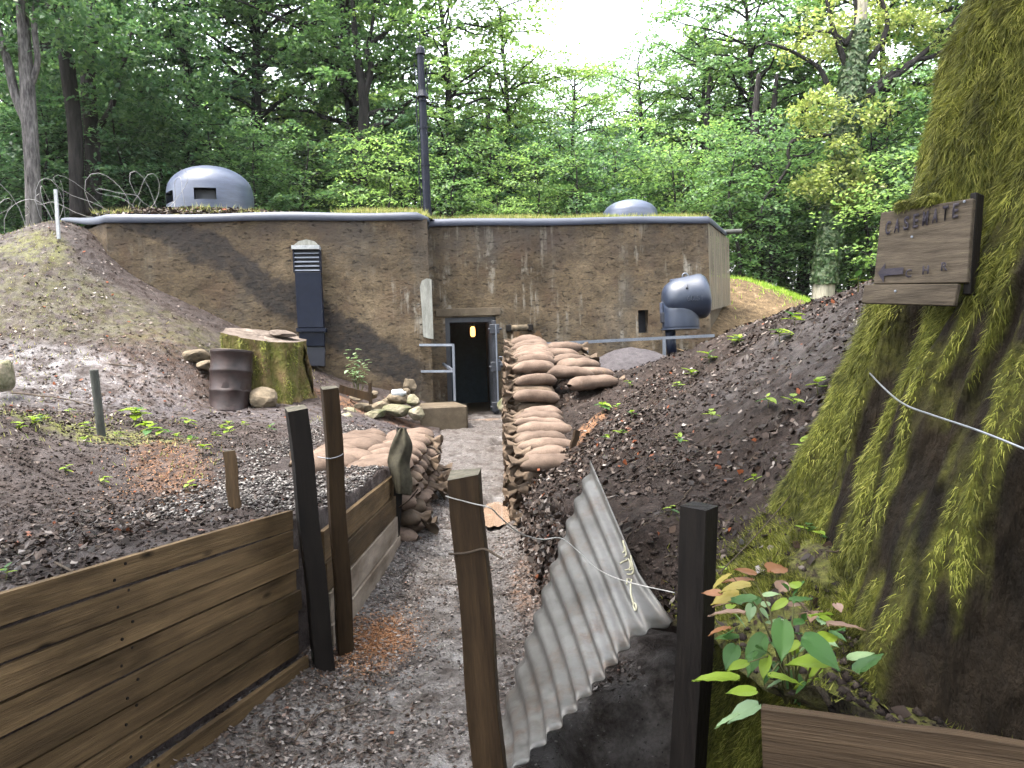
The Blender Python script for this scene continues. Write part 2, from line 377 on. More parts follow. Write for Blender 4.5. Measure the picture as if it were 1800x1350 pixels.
MT['pebble'] = leaf_mat('pebble', [(0.0, (0.018, 0.015, 0.014)), (0.55, (0.060, 0.052, 0.048)), (0.85, (0.14, 0.128, 0.118)), (1.0, (0.27, 0.25, 0.235))], 0.3, 0.0, 0)
MT['clod'] = leaf_mat('soil_crumb', [(0.0, (0.009, 0.0065, 0.0055)), (0.7, (0.024, 0.0175, 0.0145)), (1.0, (0.052, 0.040, 0.034))], 0.8, 0.0, 0)
MT['moss'] = leaf_mat('hanging_moss', [(0.0, (0.036, 0.042, 0.006)), (0.45, (0.085, 0.092, 0.014)), (0.8, (0.155, 0.158, 0.028)), (1.0, (0.23, 0.22, 0.06))], 0.75, 0.35, 0)
MT['grass'] = leaf_mat('roof_grass', [(0.0, (0.10, 0.13, 0.03)), (0.5, (0.20, 0.22, 0.06)), (1.0, (0.36, 0.31, 0.14))], 0.6, 0.3, 0)
MT['leaf_dark'] = leaf_mat('dark_beech_leaf', [(0.0, (0.028, 0.066, 0.038)), (0.6, (0.058, 0.120, 0.058)), (1.0, (0.10, 0.175, 0.075))], 0.42, 0.5, 0.12)
MT['leaf_mid'] = leaf_mat('beech_leaf', [(0.0, (0.055, 0.112, 0.048)), (0.6, (0.100, 0.190, 0.074)), (1.0, (0.165, 0.265, 0.10))], 0.42, 0.56, 0.14)
MT['leaf_light'] = leaf_mat('young_leaf', [(0.0, (0.09, 0.16, 0.055)), (0.6, (0.165, 0.265, 0.085)), (1.0, (0.25, 0.35, 0.12))], 0.42, 0.58, 0.14)
MT['leaf_yellow'] = leaf_mat('yellow_green_leaf', [(0.0, (0.11, 0.155, 0.048)), (0.6, (0.21, 0.26, 0.085)), (1.0, (0.33, 0.355, 0.14))], 0.42, 0.5, 0.1)
MT['ivy'] = leaf_mat('ivy_leaf', [(0.0, (0.030, 0.060, 0.024)), (0.7, (0.075, 0.12, 0.050)), (1.0, (0.18, 0.21, 0.12))], 0.4, 0.25, 0)
MT['seedling'] = leaf_mat('seedling_leaf', [(0.0, (0.10, 0.20, 0.018)), (0.6, (0.19, 0.31, 0.030)), (1.0, (0.33, 0.40, 0.09))], 0.45, 0.4, 0.1)
MT['stem'] = simple('green_stem', (0.05, 0.06, 0.02), (0.09, 0.075, 0.035), 9, rough=(0.6, 0.8), bmp=0)

def film_moss(m):
    nt = m.node_tree; b = nt.nodes['Principled BSDF']; lk = b.inputs['Base Color'].links[0].from_socket
    at = N(nt, 'ShaderNodeAttribute', attribute_name='green'); v = coords(nt, (1, 1, 1), rand=False)
    f = mth(nt, 'MULTIPLY', at.outputs['Fac'], ramp(nt, noise(nt, v, 9, 5, .7), [(.32, .25), (.55, 1.0)]), True)
    nt.links.new(mixc(nt, f, lk, ramp(nt, noise(nt, v, 40, 4, .7), [(.3, (.035, .042, .006)), (.7, (.15, .15, .024))])), b.inputs['Base Color'])
film_moss(MT['bark_big'])
def clump_tone(m, scale, lo, hi):
    nt = m.node_tree; b = nt.nodes['Principled BSDF']; lk = b.inputs['Base Color'].links[0].from_socket
    f = mixc(nt, 1.0, lk, ramp(nt, noise(nt, coords(nt, (1, 1, .6), rand=False), scale, 4, .7), [(.34, lo), (.66, hi)]), 'MULTIPLY')
    nt.links.new(f, b.inputs['Base Color'])
    for n in nt.nodes:
        if n.type == 'BSDF_TRANSLUCENT': nt.links.new(f, n.inputs['Color'])
clump_tone(MT['moss'], 7, .36, 1.75)
# ------------------------------------------------------------------ facade material
def concrete_mat():
    m, nt, b = nodes('brown_concrete')
    tc = nt.nodes.new('ShaderNodeTexCoord'); v = tc.outputs['Object']
    def mp(sc, rot=(0,0,0), loc=(0,0,0)):
        q = nt.nodes.new('ShaderNodeMapping'); q.inputs['Scale'].default_value = sc; q.inputs['Rotation'].default_value = rot; q.inputs['Location'].default_value = loc
        nt.links.new(v, q.inputs[0]); return q.outputs[0]
    big = noise(nt, mp((1,1,1)), 0.55, 5, 0.6); med = noise(nt, mp((1,1,1.5)), 2.6, 6, 0.7); fin = noise(nt, mp((1,1,2)), 22, 5, 0.7)
    col = ramp(nt, big, [(0.30, (0.040, 0.029, 0.0175)), (0.55, (0.074, 0.0545, 0.0335)), (0.75, (0.114, 0.087, 0.0555))])
    col = mixc(nt, 1.0, col, mixc(nt, 1.0, col, ramp(nt, med, [(0.28, 0.40), (0.5, 1.0), (0.72, 1.55)]), 'MULTIPLY'))
    col = mixc(nt, 0.8, col, mixc(nt, 1.0, col, ramp(nt, fin, [(0.3, 0.45), (0.7, 1.6)]), 'MULTIPLY'))
    # reddish blush and grey blush
    col = mixc(nt, ramp(nt, noise(nt, mp((1,1,1), loc=(7,3,1)), 1.3, 4, 0.6), [(0.52, 0.0), (0.72, 0.55)]), col, (0.056, 0.032, 0.021))
    col = mixc(nt, ramp(nt, noise(nt, mp((1,1,0.6), loc=(2,9,5)), 1.0, 4, 0.6), [(0.52, 0.0), (0.70, 0.7)]), col, (0.050, 0.045, 0.039))
    # lime runs: narrow in x, long in z
    sep = nt.nodes.new('ShaderNodeSeparateXYZ'); nt.links.new(v, sep.inputs[0])
    runs = ramp(nt, noise(nt, mp((2.6, 2.6, 0.22)), 2.2, 5, 0.65), [(0.53, 0.0), (0.62, 1.0)])
    brk = ramp(nt, noise(nt, mp((1, 1, 0.8), loc=(4,1,8)), 2.4, 6, 0.75), [(0.46, 0.0), (0.60, 1.0)])
    zone = ramp(nt, noise(nt, mp((0.35, 0.35, 0.5), loc=(9,0,2)), 1.3, 2, 0.5), [(0.36, 0.15), (0.55, 1.0)])
    rgt = ramp(nt, mth(nt, 'MULTIPLY_ADD', sep.outputs[0], 0.16), [(0.0, 0.25), (0.25, 1.0)])
    lime = mth(nt, 'MULTIPLY', mth(nt, 'MULTIPLY', runs, brk), mth(nt, 'MULTIPLY', zone, rgt))
    col = mixc(nt, mth(nt, 'MULTIPLY', lime, 0.9), col, (0.20, 0.185, 0.155))
    # dark paint band running down to the right across the left block (old camouflage) : x,z line
    d = mth(nt, 'ADD', mth(nt, 'MULTIPLY', sep.outputs[0], 0.64), sep.outputs[2])
    d = mth(nt, 'ADD', d, mth(nt, 'MULTIPLY', mth(nt, 'SUBTRACT', noise(nt, mp((1,1,1), loc=(1,1,1)), 1.6, 5, 0.65), 0.5), 0.9))
    band = mth(nt, 'SUBTRACT', 1.0, mth(nt, 'MULTIPLY', mth(nt, 'ABSOLUTE', mth(nt, 'SUBTRACT', d, 0.33)), 2.4), True)
    band = ramp(nt, band, [(0.05, 0.0), (0.30, 1.0)])
    lim = ramp(nt, mth(nt, 'MULTIPLY_ADD', sep.outputs[0], -0.25), [(0.86, 0.0), (0.95, 1.0)])
    band = mth(nt, 'MULTIPLY', band, lim)
    band = mth(nt, 'MULTIPLY', band, ramp(nt, noise(nt, mp((1,1,1.6)), 6, 5, 0.7), [(0.30, 0.42), (0.55, 0.9)]))
    col = mixc(nt, band, col, (0.014, 0.0125, 0.013))
    up = mth(nt, 'MULTIPLY', ramp(nt, mth(nt, 'MULTIPLY', sep.outputs[2], 0.2), [(0.66, 0.0), (0.84, 0.6)]), ramp(nt, noise(nt, mp((1,1,1), loc=(5,5,5)), 1.5, 4, 0.6), [(0.4, 0.0), (0.62, 1.0)]))
    col = mixc(nt, up, col, (0.036, 0.030, 0.027))
    pits = ramp(nt, noise(nt, mp((1.0, 1.0, 2.8)), 8.0, 6, 0.78), [(0.365, 1.0), (0.41, 0.0)])
    col = mixc(nt, mth(nt, 'MULTIPLY', pits, 0.85), col, (0.014, 0.011, 0.010))
    nt.links.new(col, b.inputs['Base Color'])
    nt.links.new(ramp(nt, fin, [(0.3, 0.55), (0.7, 0.9)]), b.inputs['Roughness'])
    b.inputs['Specular IOR Level'].default_value = 0.12
    h = mth(nt, 'SUBTRACT', mth(nt, 'ADD', mth(nt, 'MULTIPLY', fin, 0.5), med), mth(nt, 'MULTIPLY', pits, 1.3))
    bump(nt, b, h, 0.9, 0.035)
    return m
MT['concrete'] = concrete_mat()
MT['concrete_pale'] = simple('pale_side_concrete', (0.085, 0.070, 0.050), (0.17, 0.147, 0.108), 2.2, (4,4,0.5), (0.6, 0.9), 0.4, 0.02, fine=12)

# ------------------------------------------------------------------ terrain functions
def tps(pts):
    pts = np.array(pts, float); xy, z = pts[:, :2], pts[:, 2]
    def U(r2): return np.where(r2 > 1e-12, 0.5 * r2 * np.log(np.maximum(r2, 1e-12)), 0)
    n = len(xy); d2 = ((xy[:, None] - xy[None]) ** 2).sum(-1)
    K = U(d2) + 0.02 * np.eye(n); Pm = np.c_[np.ones(n), xy]
    A = np.block([[K, Pm], [Pm.T, np.zeros((3, 3))]])
    w = np.linalg.solve(A, np.r_[z, 0, 0, 0])
    def f(x, y):
        x = np.asarray(x, float); y = np.asarray(y, float); s = x.shape; x = x.ravel(); y = y.ravel()
        out = np.empty_like(x)
        for i in range(0, len(x), 20000):
            q = np.c_[x[i:i+20000], y[i:i+20000]]
            out[i:i+20000] = U(((q[:, None] - xy[None]) ** 2).sum(-1)) @ w[:n] + w[n] + q @ w[n+1:]
        return out.reshape(s)
    return f
E7 = R(7.0)
EV = Vector((math.cos(E7), math.sin(E7), 0)); NV = Vector((-math.sin(E7), math.cos(E7), 0))   # along the facade, into the bunker
LC = P(757, 560, 14.2); LC.z = 0            # right corner of the left block
RC0 = LC + NV * 0.82                          # the recessed wall with the door starts here
def LF(px, py, out=0.0): return PP(px, py, LC - NV * out, NV)
def RF(px, py, out=0.0): return PP(px, py, RC0 - NV * out, NV)

_fy = [-3, 5.5, 6.6, 9, 11, 13, 14.5, 16]; _fz = [0.0, 0.0, 0.03, 0.2, 0.42, 0.6, 0.66, 0.67]
def floor_z(y): return np.interp(y, _fy, _fz)
_ly = [-4, 1, 3.98, 4.9, 6.5, 9.3, 11, 13, 14.05, 14.15, 14.35, 40]; _lx = [-3.4, -2.03, -1.2, -1.12, -1.06, -0.95, -1.05, -1.25, -1.4, -1.5, -8.0, -8.6]
def XL(y): return np.interp(y, _ly, _lx)
_ry = [0.9, 1.2, 1.75, 1.95, 2.3, 3.0, 3.6, 4.2, 5.0, 6.6, 7.2, 14.5, 15.0, 15.4, 20]; _rx = [4.2, 2.3, 1.22, 0.85, 0.72, 0.66, 0.55, 0.36, 0.24, 0.16, 0.34, 0.40, 0.9, 2.0, 5.2]
def XR(y): return np.interp(y, _ry, _rx)

lp = []
for px, py in [(105,391),(185,443),(222,476),(296,517),(370,550),(407,568),(480,605),(541,642),(605,668),(703,690),(740,700)]:
    lp.append(tuple(LF(px, py)))
for a in [(0,425,13.0),(60,412,14.5),(0,500,12.0),(100,500,12.2),(200,560,12.0),(300,600,11.8),(0,600,11),(150,620,11),(300,660,11.2),
          (0,680,10),(150,690,10.2),(300,695,10.8),(400,716,11.2),(450,716,11.2),(480,690,12),(560,690,12.3),(620,722,12.0),(690,738,12.3),
          (0,716,9),(180,770,7.6),(300,742,9),(400,760,8.6),(500,762,9),(560,780,8.6),(620,775,9.0),(640,757,10.2),
          (0,732,6.9),(100,762,7),(200,780,7.2),(0,845,5.7),(100,860,5.9),(220,855,6.2),(0,950,4.2),(100,940,4.4),(250,905,5),(380,870,5.4),(470,870,5.4),
          (350,785,7.2),(450,805,7),(0,1045,2.75),(150,1005,3.05),(300,962,3.4),(420,930,3.75),(520,905,4.2),(610,872,5.0),(650,845,5.8),(690,822,6.5)]:
    lp.append(tuple(P(*a)))
for y in (6.9, 7.6, 8.4): lp.append((-1.15, y, floor_z(y) + 0.48)); lp.append((-2.0, y, 0.74))
lp.append((-1.2, 9.15, 0.55))
for y in (9.9, 10.6, 11.4, 12.2, 13.0, 13.8): lp.append((float(XL(y)), y, float(floor_z(y)) + 0.01)); lp.append((float(XL(y)) - 0.35, y, float(floor_z(y)) + 0.08))
lp += [(-10,5,1.35),(-12,12,2.9),(-15,20,5.0),(-6,0,1.05),(-3.5,0,0.95),(-3.4,-2,0.95),(-8.6,17,4.55),(-9.5,20,4.6),(-7.9,15.2,4.3),(-14,8,1.9)]
zL0 = tps(lp)
rp = [tuple(P(*a)) for a in [(1010,792,7.5),(1050,747,8.2),(1060,722,9),(1090,668,10.2),(1080,658,10.8),(1180,624,10.5),(1300,582,9.5),(1430,540,8),(1540,517,6.5),
      (1200,702,7),(1350,652,6.5),(1100,752,6.8),(1250,642,8.6),(1400,592,7),(1450,702,4.3),(1400,642,5.6),(1480,622,5.0),
      (1200,802,4.9),(1300,752,5),(1080,834,5.0),(1000,864,5.6),(985,884,6.0),(1165,904,3.9),(1230,904,3.9),(1330,852,4.0),(1400,802,3.8),
      (1300,952,3.4),(1300,1052,3.0),(1180,1058,3.3),(1380,1000,2.9),(1300,1150,2.55),(1350,1200,2.3),(1450,1210,2.1)]]
rp += [(3.5,4,2.0),(5,6,2.5),(6,9,2.45),(5,3,2.0),(4,1,1.3),(10,5,3),(10,12,2.5),(4.5,12.5,1.5),(2.0,12.5,1.15),(1.2,13.5,1.05),(3,14.5,1.05),(6,16.5,1.7),(12,18,2.4),(1.1,2.12,0.42),(1.5,1.85,0.28),(2.0,1.7,0.25),(2.6,1.4,0.3),(1.6,2.2,0.4),(0.4,11.5,1.3),(0.5,9.6,1.0)]
zR0 = tps(rp)
def rough_of(x, y, s=1.0):
    return s * (0.035 * fbm(x * 2.2, y * 2.2, 0.3, 4, 0.6) + 0.018 * fbm(x * 11, y * 11, 4.1, 3, 0.6))
def zL(x, y):
    x = np.asarray(x, float); y = np.asarray(y, float)
    k = np.clip((9.0 - y) / 4 + 0.55, 0.35, 1.0)
    return zL0(x, y) + rough_of(x, y) * k
def zR(x, y):
    x = np.asarray(x, float); y = np.asarray(y, float)
    return zR0(x, y) + rough_of(x + 40, y) * 1.25 + 0.022 * fbm(x * 5.2, y * 5.2, 7.7, 2, .6)
PUD = []
for _px, _py, _qx, _qy in ((872, 897, .15, .72), (880, 800, .13, .38), (857, 736, .36, .30)):
    _z = .05
    for _ in range(6): _c = PZ(_px, _py, _z); _z = float(floor_z(_c.y)) - .012
    PUD.append((PZ(_px, _py, _z), _qx, _qy, _z))
def zF(x, y):
    x = np.asarray(x, float); y = np.asarray(y, float)
    c = 0.5 * (XL(np.minimum(y, 14)) + XR(y)); w = 0.5 * (XR(y) - XL(np.minimum(y, 14)))
    return floor_z(y) + 0.10 * np.clip(np.abs(x - c) / np.maximum(w, .2), 0, 1.2) ** 3 * (y < 9.2) + 0.6 * rough_of(x - 20, y) - 0.01 - sum(.075 * np.clip(1.35 - ((x - c.x) / rx) ** 2 - ((y - c.y) / ry) ** 2, 0, 1) for c, rx, ry, _ in PUD) - 0.75 * np.clip((x - .12) / .3, 0, 1) ** 1.2 * np.clip((3.55 - y) / .4, 0, 1)

def put_attr(me, name, vals):
    a = me.attributes.new(name, 'FLOAT', 'POINT'); a.data.foreach_set('value', np.asarray(vals, np.float32).ravel())
def sheet(name, X, Y, Z, mat, extra=None):
    n, m = X.shape
    idx = np.arange(n * m).reshape(n, m)
    q = np.stack([idx[:-1, :-1], idx[:-1, 1:], idx[1:, 1:], idx[1:, :-1]], -1).reshape(-1, 4)
    me = np_mesh(name, np.stack([X, Y, Z], -1).reshape(-1, 3), q, None, True)
    for k, v in (extra or {}).items(): put_attr(me, k, v)
    me.materials.append(mat)
    o = link(bpy.data.objects.new(name, me)); tag(o, kind='structure'); return o
def spaced(a, b, h0, grow):
    t, h = [0.0], h0
    while t[-1] < b - a: t.append(t[-1] + h); h *= grow
    t = np.array(t) / t[-1] * (b - a); return a + t
def blob(x, y, cx, cy, rx, ry, rot=0.0):
    c, s = math.cos(rot), math.sin(rot); dx, dy = x - cx, y - cy
    return np.clip(1.6 - 1.6 * (((dx*c+dy*s)/rx)**2 + ((-dx*s+dy*c)/ry)**2), 0, 1)

# left bank
rows = np.r_[spaced(-3, 2, 0.3, 0.96), np.arange(2.05, 9.5, 0.05), spaced(9.55, 14.0, 0.06, 1.008), np.arange(14.05, 14.5, .05), spaced(14.6, 22, 0.2, 1.03)]
offs = np.r_[0, spaced(0.03, 15.0, 0.035, 1.016)]
YY = np.repeat(rows[:, None], len(offs), 1); XX = XL(YY) - offs[None]
ZZ = zL(XX, YY)
# vertical earth face below the edge, hidden behind planks and bags
for k, dz in ((0, 1.2),):
    sk_x, sk_y = XX[:, :1] + 0.02, YY[:, :1]; sk_z = np.minimum(ZZ[:, :1], floor_z(sk_y)) - 0.35
XX = np.c_[sk_x, XX]; YY = np.c_[sk_y, YY]; ZZ = np.c_[sk_z, ZZ]
b1 = P(150, 692, 10.2); b2 = P(650, 750, 10.8); b3 = P(300, 690, 10.6)
wet = np.clip(blob(XX, YY, b1.x, b1.y, 4.2, 1.05, 0.06) + blob(XX, YY, b2.x, b2.y, 1.7, 1.1) + blob(XX, YY, -1.6, 10.9, 1.2, 1.6) + 0.25, 0, 1)
c1 = P(300, 830, 6.6); c2 = P(640, 690, 12.4); c3 = P(290, 645, 11.3)
chips = np.clip(0.35 * blob(XX, YY, c1.x, c1.y, 0.35, 1.3, 0.5) + 0.8 * blob(XX, YY, c2.x, c2.y, 1.1, 0.5) + 0.12 * blob(XX, YY, c3.x, c3.y, 1.1, 1.0), 0, 1)
g1 = P(100, 740, 7.6); g2 = P(150, 540, 12.0); g3 = P(60, 440, 12.8)
green = np.clip(0.8 * blob(XX, YY, g1.x, g1.y, 1.5, 0.7) + 0.22 * blob(XX, YY, g2.x, g2.y, 3.0, 0.9, 0.2) + 0.5 * blob(XX, YY, g3.x, g3.y, 0.7, 0.4) + 0.9 * (YY > 14.4), 0, 1)
sheet('ground', XX, YY, ZZ, MT['soil_left'], {'wet': wet, 'chips': chips, 'green': green})

# right bank
rows = np.r_[spaced(0.9, 2.0, 0.05, 1.0), np.arange(2.04, 8.0, 0.04), spaced(8.05, 16.8, 0.05, 1.02)]
offs = np.r_[0, spaced(0.025, 13.0, 0.03, 1.017)]
YY = np.repeat(rows[:, None], len(offs), 1); XX = XR(YY) + offs[None]
ZZ = zR(XX, YY)
lower = np.clip((YY - 14.6) / 1.0, 0, 1); ZZ = ZZ - 0.0 * lower
und = np.clip((4.6 - rows) / 1.0, 0, 1)[:, None] * 0.75          # the face is hollowed out below the iron sheet
e_x, e_y, e_z = XX[:, :1], YY[:, :1], ZZ[:, :1]
fz = floor_z(e_y)
sk = []
for t in np.linspace(1, 0.1, 8):
    zz = fz - 0.25 + (e_z - fz + 0.25) * (1 - t)
    xx = e_x - 0.03 + und * np.sin(min(1, t * 1.7) * math.pi / 2) + 0.05 * fbm(e_y * 3, zz * 5, 2.2, 3)
    sk.append((xx, e_y, zz))
XX = np.c_[tuple(s[0] for s in sk) + (XX,)]; ZZ = np.c_[tuple(s[2] for s in sk) + (ZZ,)]; YY = np.c_[tuple(s[1] for s in sk) + (YY,)]
rd = P(1480, 560, 6.3)
wet = np.clip(0.30 * blob(XX, YY, rd.x, rd.y, 1.6, 2.0) + 0.08, 0, 1)
c1 = P(1040, 740, 8.3); chips = 0.9 * blob(XX, YY, c1.x, c1.y, 0.14, 0.9, -0.35)
mg = P(1400, 1050, 2.7); green = np.clip(0.9 * blob(XX, YY, mg.x, mg.y, 0.5, 0.7), 0, 1)
sheet('earth_bank', XX, YY, ZZ, MT['soil'], {'wet': wet, 'chips': chips, 'green': green})

# trench floor
rows = np.r_[spaced(-3, 2, 0.3, 0.96), np.arange(2.04, 9.0, 0.045), spaced(9.05, 15.4, 0.05, 1.01)]
tt = np.linspace(0, 1, 64)
YY = np.repeat(rows[:, None], 64, 1); xl = XL(np.minimum(rows, 14.0)) - 0.25; xr = XR(np.clip(rows, 2.0, 14.4)) + 0.75 + np.clip((2 - rows), 0, 3) * 1.0
XX = xl[:, None] + (xr - xl)[:, None] * tt[None]; ZZ = zF(XX, YY)
wet = np.clip(0.7 + 0.65 * blob(XX, YY, -0.35, 9.0, 0.7, 4.2) + 0.5 * blob(XX, YY, -0.5, 3.2, 0.6, 1.4) + 0.4 * blob(XX, YY, -0.8, 12.5, 1.2, 2.2), 0, 1)
c1 = PZ(655, 1120, 0.05); c2 = PZ(800, 730, 0.62); c3 = PZ(925, 1010, 0.1)
chips = np.clip(1.1 * blob(XX, YY, c1.x, c1.y, 0.26, 0.55) + 0.5 * blob(XX, YY, c3.x, c3.y, 0.14, 0.8), 0, 1)
sheet('path', XX, YY, ZZ, MT['mud'], {'wet': wet, 'chips': chips, 'green': 0 * XX})

# puddles: flat muddy water in hollows of the path
for (c, rx, ry, z), lab in zip(PUD, ('largest muddy brown puddle on the path beside the near sandbags', 'small muddy puddle halfway along the path', 'brown puddle in front of the doorway')):
    n = 48; z -= .018; ring = []
    for k in range(n):
        a = 2 * math.pi * k / n; r = 1.12 + .22 * float(fbm(math.cos(a) * 1.5 + c.y, math.sin(a) * 1.5, c.x, 3)); ring.append(Vector((rx * r * math.cos(a), ry * r * math.sin(a), 0)))
    o = MB().add(ring + [Vector((0, 0, 0))], [(k, (k + 1) % n, n) for k in range(n)]).build('puddle', MT['puddle']); o.location = (c.x, c.y, z); tag(o, lab, 'puddle', 'puddles on the path')

# forest ground behind the bunker, reaching the horizon
fp = [tuple(P(*a)) for a in [(1285,500,19.0),(1350,500,19.6),(1425,538,20.5),(1300,560,17.6),(1445,535,22.0),(60,408,17.5),(0,405,17),(1285,585,16.6)]]
fp += [(7,17,2.0),(12,18,2.3),(12,24,3.0),(20,20,3.2),(-2,22,4.2),(2,23,4.0),(-8,22,4.5),(-15,22,4.8),(-25,25,5),(-10,32,4.3),(0,32,3.8),(10,32,3.2),(20,34,3.4),(0,60,4.5),(30,60,4.5),(-30,60,5),(5,15.5,1.2),(9,15.5,1.5),(15,15.5,2.0)]
zG0 = tps(fp)
def zG(x, y):
    x = np.asarray(x, float); y = np.asarray(y, float)
    far = np.clip((y - 60) / 30, 0, 1); fx = np.clip((np.abs(x) - 30) / 20, 0, 1); k = np.maximum(far, fx)
    return zG0(np.clip(x, -30, 30), np.clip(y, 15, 62)) * (1 - k) + 4.6 * k + 0.08 * fbm(x * 0.9, y * 0.9, 1.0, 4)
gy = np.r_[np.arange(15.6, 26, 0.13), spaced(26, 900, 0.3, 1.09)]; gx = spaced(0, 900, 0.2, 1.07); gx = np.r_[-gx[::-1], gx[1:]]
XX, YY = np.meshgrid(gx, gy); ZZ = zG(XX, YY)
ZZ = np.where((XX < 4.6) & (XX > -7.5) & (YY < 20), np.minimum(ZZ, 3.9), ZZ)
ZZ = np.where((XX < -6) & (YY < 21), ZZ - 0.35, ZZ)
hx = P(1380, 515, 20); green = np.clip(blob(XX, YY, hx.x + 0.5, hx.y + 0.4, 2.2, 1.6) + (YY > 24) * 0.3, 0, 1)
sheet('forest_ground', XX, YY, ZZ, MT['forest_floor'], {'wet': 0 * XX, 'chips': 0 * XX, 'green': green})

# ------------------------------------------------------------------ bunker
bunker = empty('bunker', (LC.x, LC.y, 0.6))
tag(bunker, 'long brown concrete bunker with blue-grey painted roof edge', 'bunker')
BI = Matrix.Translation(-Vector(bunker.location))     # parts are modelled in world space
def bpart(mb, name, mat, smooth=False, parent=None, bevel=0.0):
    o = mb.build(name, mat, parent or bunker, smooth, bevel)
    if parent is None: o.matrix_parent_inverse = Matrix.Translation(-Vector(bunker.location))
    return o
ZT = LF(600, 371).z; ZTR = RF(1000, 381).z       # top of the painted cap on the two blocks
ZCB = LF(600, 388).z; ZCBR = RF(1000, 396).z     # bottom of the cap
def S(p, o): return (Vector((p.x, p.y, 0)) - o).dot(EV)
sLL = S(LF(188, 420), LC)                         # left end of the straight front
sRR = S(RF(1246, 450), RC0)
def L3(s, z, out=0.0): q = LC + EV * s - NV * out; return Vector((q.x, q.y, z))
def R3(s, z, out=0.0): q = RC0 + EV * s - NV * out; return Vector((q.x, q.y, z))
# left block: front, return, and the far left stretch that bends back
LEND = P(112, 395, 14.6); LEND.z = 0
mb = MB()
zs = [0.2, ZCB]
mb.add([L3(sLL, 0.2), L3(0, 0.2), L3(0, ZCB + .02), L3(sLL, ZCB + .02)], [(0,1,2,3)])
mb.add([L3(0, 0.2), L3(0, 0.2, -0.82), L3(0, ZCB + .02, -0.82), L3(0, ZCB + .02)], [(0,1,2,3)])
LW = bpart(mb, 'front_wall', MT['concrete']); tag(LW, 'left block of the bunker front with a dark diagonal paint band')
mb = MB(); a = L3(sLL, 0); zl = LEND.copy()
mb.add([Vector((zl.x, zl.y, 1.5)), Vector((a.x, a.y, 1.5)), Vector((a.x, a.y, ZCB + .02)), Vector((zl.x, zl.y, LF(112, 400).z))], [(0,1,2,3)])
bpart(mb, 'end_wall', MT['concrete'])
# right block with the doorway and the small niche as real openings
def hole_wall(mb, F, s0, s1, z0, z1, holes, depth):
    ss = sorted({s0, s1} | {h[0] for h in holes} | {h[1] for h in holes}); zz = sorted({z0, z1} | {h[2] for h in holes} | {h[3] for h in holes})
    for i in range(len(ss)-1):
        for j in range(len(zz)-1):
            cs, cz = (ss[i]+ss[i+1])/2, (zz[j]+zz[j+1])/2
            if any(h[0] < cs < h[1] and h[2] < cz < h[3] for h in holes): continue
            mb.add([F(ss[i], zz[j]), F(ss[i+1], zz[j]), F(ss[i+1], zz[j+1]), F(ss[i], zz[j+1])], [(0,1,2,3)])
    for h in holes:
        d = -h[4]
        mb.add([F(h[0],h[2]), F(h[0],h[2],d), F(h[0],h[3],d), F(h[0],h[3])], [(0,1,2,3)])
        mb.add([F(h[1],h[2],d), F(h[1],h[2]), F(h[1],h[3]), F(h[1],h[3],d)], [(0,1,2,3)])
        mb.add([F(h[0],h[3]), F(h[0],h[3],d), F(h[1],h[3],d), F(h[1],h[3])], [(0,1,2,3)])
        mb.add([F(h[0],h[2],d), F(h[0],h[2]), F(h[1],h[2]), F(h[1],h[2],d)], [(0,1,2,3)])
ds0, ds1 = S(RF(785, 640), RC0), S(RF(874, 640), RC0); dz0, dz1 = RF(850, 727).z, RF(823, 557).z
ns0, ns1 = S(RF(1122, 565), RC0), S(RF(1140, 565), RC0); nz0, nz1 = RF(1130, 585).z, RF(1130, 545).z
mb = MB()
hole_wall(mb, R3, -0.4, sRR, 0.3, ZCBR + .02, [(ds0, ds1, dz0, dz1, 0.45), (ns0, ns1, nz0, nz1, 0.22)], 0.4)
RWALL = bpart(mb, 'door_wall', MT['concrete']); tag(RWALL, 'right block of the bunker front streaked with white lime runs')
mb = MB(); mb.add([R3(ns0, nz0, -0.22), R3(ns1, nz0, -0.22), R3(ns1, nz1, -0.22), R3(ns0, nz1, -0.22)], [(0,1,2,3)])
bpart(mb, 'niche', MT['steel_dark'])
# right flank
RE = RC0 + EV * sRR; RF1 = P(1283, 500, 17.9); RF1.z = 0
zf0, zf1 = RF(1246, 392).z, P(1281, 420, 17.9).z
mb = MB(); nseg = 11
for k in range(nseg):
    t0, t1 = k / nseg, (k + 1) / nseg
    p0, p1 = RE.lerp(RF1, t0), RE.lerp(RF1, t1); dd = 0.004 * ((k * 7) % 3)
    off = Vector(((RF1 - RE).y, -(RF1 - RE).x, 0)).normalized() * dd
    za = zf0 + (zf1 - zf0) * t0; zb = zf0 + (zf1 - zf0) * t1
    zz0, zz1 = P(1250, 545, p0.y).z + (0.05) , P(1282, 537, p1.y).z
    zz0 = P(1250, 546, 15.7).z * (1 - t0) + P(1282, 536, 17.9).z * t0; zz1 = P(1250, 546, 15.7).z * (1 - t1) + P(1282, 536, 17.9).z * t1
    q0, q1 = p0 + off, p1 + off
    mb.add([Vector((q0.x, q0.y, zz0)), Vector((q1.x, q1.y, zz1)), Vector((q1.x, q1.y, zb)), Vector((q0.x, q0.y, za))], [(0,1,2,3)])
    mb.add([Vector((q0.x - .25, q0.y + .05, zz0)), Vector((q1.x - .25, q1.y + .05, zz1)), Vector((q1.x, q1.y, zz1)), Vector((q0.x, q0.y, zz0))], [(0,1,2,3)])
bpart(mb, 'side_wall', MT['concrete_pale'])
mb = MB(); q0 = RE + Vector((-0.14, 0.1, 0)); q1 = RF1 + Vector((-0.14, 0.1, 0))
mb.add([Vector((q0.x, q0.y, 0.8)), Vector((q1.x, q1.y, 0.8)), Vector((q1.x, q1.y, 2.9)), Vector((q0.x, q0.y, 2.9))], [(0,1,2,3)])
bpart(mb, 'side_plinth', MT['step'])
